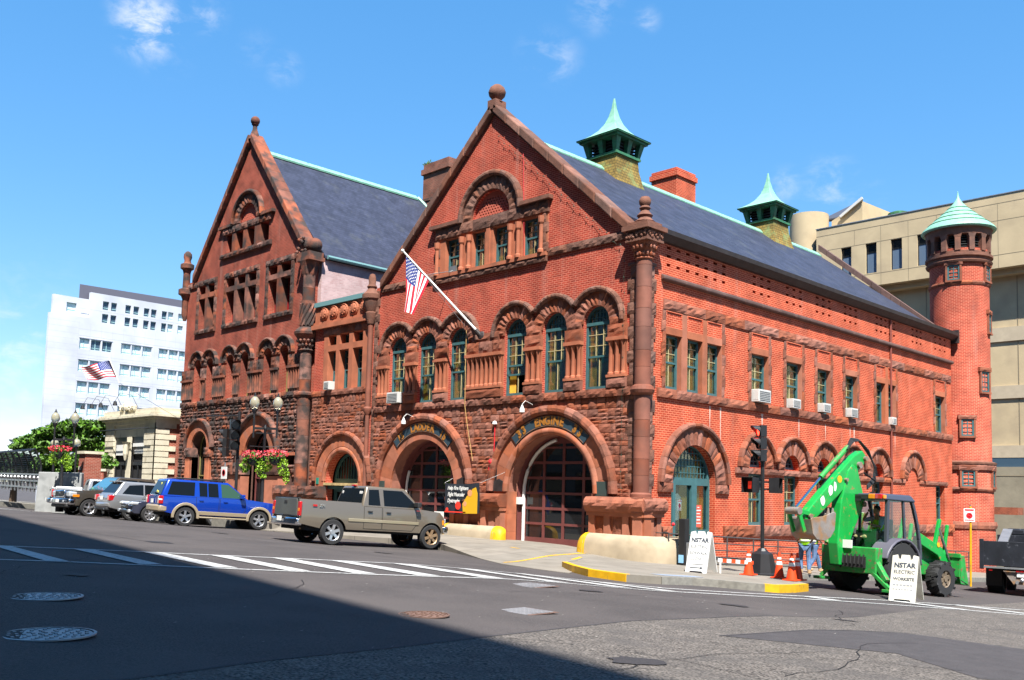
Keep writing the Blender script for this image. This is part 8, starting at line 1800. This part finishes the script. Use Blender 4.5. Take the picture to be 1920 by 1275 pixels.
# no-parking sign
NP = thing('no_parking_sign', 'white and red no-parking sign on a yellow post beside the round tower', 'sign', (6.13, 12.1, walk(6, 12) - .1)); b = MB(); b.tube([(6.13, 12.1, road(6.13, 12.1)), (6.18, 12.05, 1.75)], .04, 8); b.build('post', M_yel, NP); sd = Vector((.69, .72, 0)); c = Vector((6.15, 12.0, 1.42)); dn = Vector((.45, -.89, 0)); sd = Vector((.89, .45, 0))
PF = lambda u, w_, z: tuple(c + sd * u + dn * w_ + Vector((0, 0, z)))
b = MB(PF); b.prism([(-.17, -.25), (.17, -.25), (.19, -.23), (.19, .23), (.17, .25), (-.17, .25), (-.19, .23), (-.19, -.23)], 0, .01); o = b.build('sign_plate', M_white, NP)
b = MB(PF); b.lathe((0, .012, -.02), [(.11, 0), (.11, .004), (.08, .004), (.08, 0)], 20, ax=1); b.box(-.15, .15, .011, .014, .16, .22); b.box(-.15, .15, .011, .014, -.2, -.17); b.bar((-.06, .013, .04), (.06, .013, -.08), .01, .03); child(o, 'red_symbol', b, mat('red_paint')); b = MB(); b.tube([(6.17, 12.05, 1.7), (6.17, 12.05, 1.8)], .03, 6); b.build('post_cap', M_galv, NP)
# ---- far left: barriers, pillar, railing, mesh fence, trees
for i, (x, y, lab) in enumerate([(-32.6, -7.75, 'grey concrete barrier block left of the far lamp post'), (-31.3, -7.35, 'grey concrete barrier block between the far lamp post and the brick pillar')]):
    z = road(x, y); t = MB(); a = Vector((x, y, 0)); d = Vector((.69, .72, 0)); n_ = Vector((.72, -.69, 0)); L_ = .72; Z0, Z1 = z - .1, 2.2
    q = [a - d * L_ + n_ * .3, a + d * L_ + n_ * .3, a + d * L_ - n_ * .3, a - d * L_ - n_ * .3]; q2 = [a - d * (L_ - .03) + n_ * .14, a + d * (L_ - .03) + n_ * .14, a + d * (L_ - .03) - n_ * .14, a - d * (L_ - .03) - n_ * .14]
    t.hexa([(p.x, p.y, Z0) for p in q] + [(p.x, p.y, Z1) for p in q2]); o = t.build('concrete_barrier', mat('barrier_grey', (.26, .27, .27), .9, var=.12, dirt=(.19, .2, .2), dirtscale=2), bevel=.04); tag(o, lab, 'barrier', 'concrete barriers at the bridge end')
BP = thing('brick_pillar', 'square red brick pillar with a stone cap left of the cream building', 'pillar', (-34.6, -5.1, .2)); MB().box(-35.05, -34.15, -5.55, -4.65, .1, 3.3).build('shaft', M_brickB, BP); MB().box(-35.15, -34.05, -5.65, -4.55, 3.3, 3.45).build('cap', M_ws, BP)
q = MB()
for k in range(6): q.box(-34.95, -34.7, -5.6, -5.55, .8 + k * .32, 1.0 + k * .32)
q.build('stone_inset', M_ws, BP)
BW2 = thing('brick_wall', 'low red brick wall with a pale coping between the brick pillar and the cream building', 'wall', (-37.5, -3.2, .2)); MB().bar((-37.6, -4.0, 1.2), (-36.9, -3.3, 1.2), .5, 2.4).build('wall_body', M_brickB, BW2); MB().bar((-37.7, -4.1, 2.46), (-36.8, -3.2, 2.46), .6, .14).build('coping', M_ws, BW2)
BR = thing('bridge_railing', 'grey metal bridge railing with round castings at the far left', 'railing', (-41, -7, .5))
r0, r1 = Vector((-56, -5.4, 1.45)), Vector((-35.4, -7.5, 1.33))
for dz in (0, .38, .74): q = MB(); q.bar(r0 + Vector((0, 0, dz)), r1 + Vector((0, 0, dz)), .08, .09); q.build('rail', M_galv, BR)
for k in range(22):
    p = r0.lerp(r1, k / 21); q = MB(); q.bar(p + Vector((0, 0, -.25)), p + Vector((0, 0, .78)), .07, .1); q.ball(p + Vector((.04, -.06, .55)), .11, 8); q.build('baluster', M_galv, BR)
MB().box(-33.35, -33.1, -8.15, -7.8, .5, 2.15).build('end_post', M_ws, BR)
MF = thing('mesh_fence', 'black curved wire-mesh fence above the bridge railing', 'fence', (-42, -6.3, .6))
f0, f1 = Vector((-58, -4.5, 0)), Vector((-38.2, -6.5, 0)); q = MB(); fr2 = MB()
def fpt(u, s_): # profile curls toward the street at the top
    p = f0.lerp(f1, u); z = 1.2 + 2.4 * min(1, s_ * 1.15); off = max(0, s_ - .55) * 1.3; zz = z - max(0, s_ - .85) * .9; return Vector((p.x + .1 * off, p.y - off, zz))
n_ = 60
for k in range(n_ + 1):
    u = k / n_; pts_ = [fpt(u, s_ / 8) for s_ in range(9)]
    if k % 5 == 0: fr2.tube(pts_, .05, 5)
    else: q.tube(pts_, .016, 3, cap=False)
for s_ in range(0, 25): q.tube([fpt(0, s_ / 24), fpt(1, s_ / 24)], .016, 3, cap=False)
fr2.build('frame_post', M_blk, MF); q.build('wire_mesh', M_blk, MF)
M_cr = mat('tree_leaves', (.065, .155, .008), .7, rnd=.45); M_cr2 = mat('tree_leaves_dark', (.022, .06, .01), .75, rnd=.5); M_bark = mat('bark', (.10, .07, .05), .9)
def tree(lab, x, y, z, h, clumps, dens=200, m_=None, leaf=.14, grp='trees behind the bridge railing'):
    t = thing('tree', lab, 'tree', (x, y, z), group=grp); b = MB(); b.tube([(x, y, z), (x + .1, y, z + h * .35), (x - .1, y + .1, z + h * .6)], [.28, .2, .12], 8)
    for (cx, cy, cz, sx, sz) in clumps: b.tube([(x, y, z + h * .4), ((x + cx) / 2, (y + cy) / 2, (z + h * .4 + cz) / 2 + .2), (cx, cy, cz)], [.12, .07, .03], 6)
    b.build('trunk', M_bark, t); c = MB()
    for (cx, cy, cz, sx, sz) in clumps:
        n2 = int(dens * sx)
        for k in range(6): a = U(0, 2 * pi); leafclump(c, (cx + sx * .7 * cos(a), cy + sx * .7 * sin(a), cz + U(-.4, .4) * sz), n2 // 6, sx * .5, sx * .5, sz * .55, leaf)
        leafclump(c, (cx, cy, cz), n2 // 2, sx, sx, sz * .6, leaf)
    c.build('crown', m_ or M_cr, t)
dtr = Vector((.69, .72, 0))
def tp_(px_, py_, D):
    d_ = (ff + (px_ - 923.87) / 1771.15 * rr - (py_ - 776.6) / 1771.15 * uu); q = Vector((19.459, -25.529, 1.75)) + d_ * D; return q
def treeat(lab, base, cl, D, **k):
    b = tp_(*base, D); tree(lab, b.x, b.y, road(b.x, b.y), b.z - road(b.x, b.y) + 1.5, [(*tp_(a, c, D), s_, z_) for a, c, s_, z_ in cl], **k)
treeat('bright green spreading tree between the mesh fence and the cream building', (150, 800), [(70, 825, 1.3, .5), (95, 812, 1.3, .5), (130, 805, 1.6, .6), (165, 800, 1.6, .7), (190, 805, 1.5, .8), (60, 838, 1.2, .4), (105, 838, 1.5, .6), (160, 830, 1.6, .8), (190, 840, 1.4, .9), (45, 838, .8, .3)], 66, dens=420, leaf=.17)
treeat('lower yellow-green shrubby tree behind the far lamp posts', (120, 860), [(100, 865, 1.1, .7), (130, 870, 1.2, .8), (160, 865, 1.2, .8), (185, 870, 1.1, .7), (100, 895, 1.0, .6), (130, 895, 1.0, .6)], 58, dens=420, leaf=.15)
treeat('dark green tree mass seen through the mesh fence', (30, 850), [(5, 862, 1.4, .7), (30, 864, 1.4, .7), (55, 868, 1.4, .7), (10, 885, 1.4, .8), (45, 890, 1.4, .8), (75, 880, 1.2, .7), (-20, 870, 1.5, .9)], 68, dens=500, m_=M_cr2, leaf=.17)
# small things on the far skyline and an extra cable
q = MB(); q.bar(tuple(tp_(23, 848, 150)), tuple(tp_(23, 825, 150)), .15); q.ball(tuple(tp_(23, 822, 150)), .6, 8); o = q.build('distant_mast', M_wplast); tag(o, 'tiny pale mast with a ball on the skyline at the far left', 'mast')
# faint illegible lines of the grubby worksite sign
_sg = [o for o in bpy.data.objects if o.get('label', '').startswith('grubby white A-frame')][0]
a_ = radians(9); _dw = Vector((cos(a_), sin(a_), 0)); _ds = Vector((-sin(a_), cos(a_), 0)); _O = Vector(_sg.location)
_F = lambda u, w_, z: tuple(_O + _dw * u + _ds * (.85 / 2 * z / 1.12 - w_) + Vector((0, 0, z)))
q = MB(_F); NOSPLIT.add('faint_print')
for zz, h_, n_ in ((.37, .035, 6), (.27, .03, 7)):
    for k in range(n_): u0 = -.24 + .48 * k / n_; q.box(u0, u0 + .48 / n_ * U(.5, .8), .026, .0275, zz, zz + h_)
q.build('faint_print', mat('faded_ink', (.2, .21, .23), .8), _sg)

# ---- cracks and tar seams in the road
random.seed(31)
def crack(x, y, ang, L_, w=.012, m_=None):
    pts = [(x, y)]; a = radians(ang)
    for k in range(int(L_ / .35)): a += U(-.35, .35); pts.append((pts[-1][0] + .35 * cos(a), pts[-1][1] + .35 * sin(a)))
    strip('road_crack', pts, w, .012, m_ or M_crk)
M_crk = mat('crack_dark', (.012, .011, .012), .95)
for (x, y, a, L_) in [(12.4, -18.5, 60, 5), (14.2, -19, 100, 4), (13.2, -16.2, 20, 3), (15.0, -17.5, 80, 5), (12.0, -12.5, 50, 6), (9.0, -20.2, 120, 4), (6.0, -21.5, 170, 5), (8.4, -14.5, 100, 3.5), (4.5, -23.5, 10, 4), (-3.0, -12.0, 190, 6), (-12, -13.5, 175, 8), (12.6, -8.5, 80, 5)]: crack(x, y, a, L_)
strip('tar_seam', [(13.0, -15.46), (12.99, -13.17), (13.47, -11.15), (15.0, -10.93)], .05, .011, M_patch)
strip('asphalt_seam', [(13.4, -30), (13.17, -22.81), (12.83, -21.57), (12.58, -20.11), (12.3, -18.78), (11.96, -17.09), (11.65, -15.49), (11.65, -14.02), (11.64, -12.61), (11.54, -10.77), (11.33, -7.98)], .05, .008, M_patch)
lit = MB()
for k in range(70):
    x, y = U(3, 14), U(-22, -9); z = road(x, y) + .012; s_ = U(.01, .035); lit.quad((x, y, z), (x + s_, y + .01, z + .004), (x + s_, y + s_, z + .01), (x, y + s_ * .8, z))
o = lit.build('road_litter', mat('litter_pale', (.28, .27, .25), .8)); o['kind'] = 'stuff'

# ---- tyre tracks, stains and patched road areas
M_stain = mat('road_stain', (.030, .027, .028), .8, spk=.4, spks=60)
for (x, y, r_) in ((8.2, -12.2, .22), (3.2, -17.6, .18), (9.9, -10.2, .3), (-8, -11.0, .25), (13.9, -18.3, .28), (6.2, -20.6, .15), (-2.2, -9.0, .3), (11.9, -9.9, .2)):
    drape('oil_stain', [(x + r_ * U(.6, 1.3) * cos(2 * pi * k / 12), y + r_ * U(.6, 1.3) * sin(2 * pi * k / 12)) for k in range(12)], road, .0125, M_stain)
# ---- white efflorescence runs under the side windows
M_eff = mat('lime_run', (.62, .42, .34), .95, var=.2, vscale=20)
rn = MB(SD)
for (y, z0, z1, w_) in ((4.05, 5.15, 4.3, .05), (4.75, 5.15, 3.6, .045), (7.7, 5.15, 4.6, .1), (10.6, 5.15, 4.2, .05), (12.9, 5.1, 4.4, .04), (15.6, 5.15, 4.0, .09), (19.9, 5.15, 4.3, .04), (15.2, 5.1, 4.6, .05)):
    n_ = 8
    for k in range(n_):
        a, b = z0 + (z1 - z0) * k / n_, z0 + (z1 - z0) * (k + 1) / n_; q0, q1 = w_ * (1 - k / n_) * U(.5, 1) + .008, w_ * (1 - (k + 1) / n_) * U(.5, 1) + .006
        rn.quad((y - q0, .004, a), (y + q0, .004, a), (y + q1, .004, b), (y - q1, .004, b))
NOSPLIT.add('lime_runs'); rn.build('lime_runs', M_eff, FS)
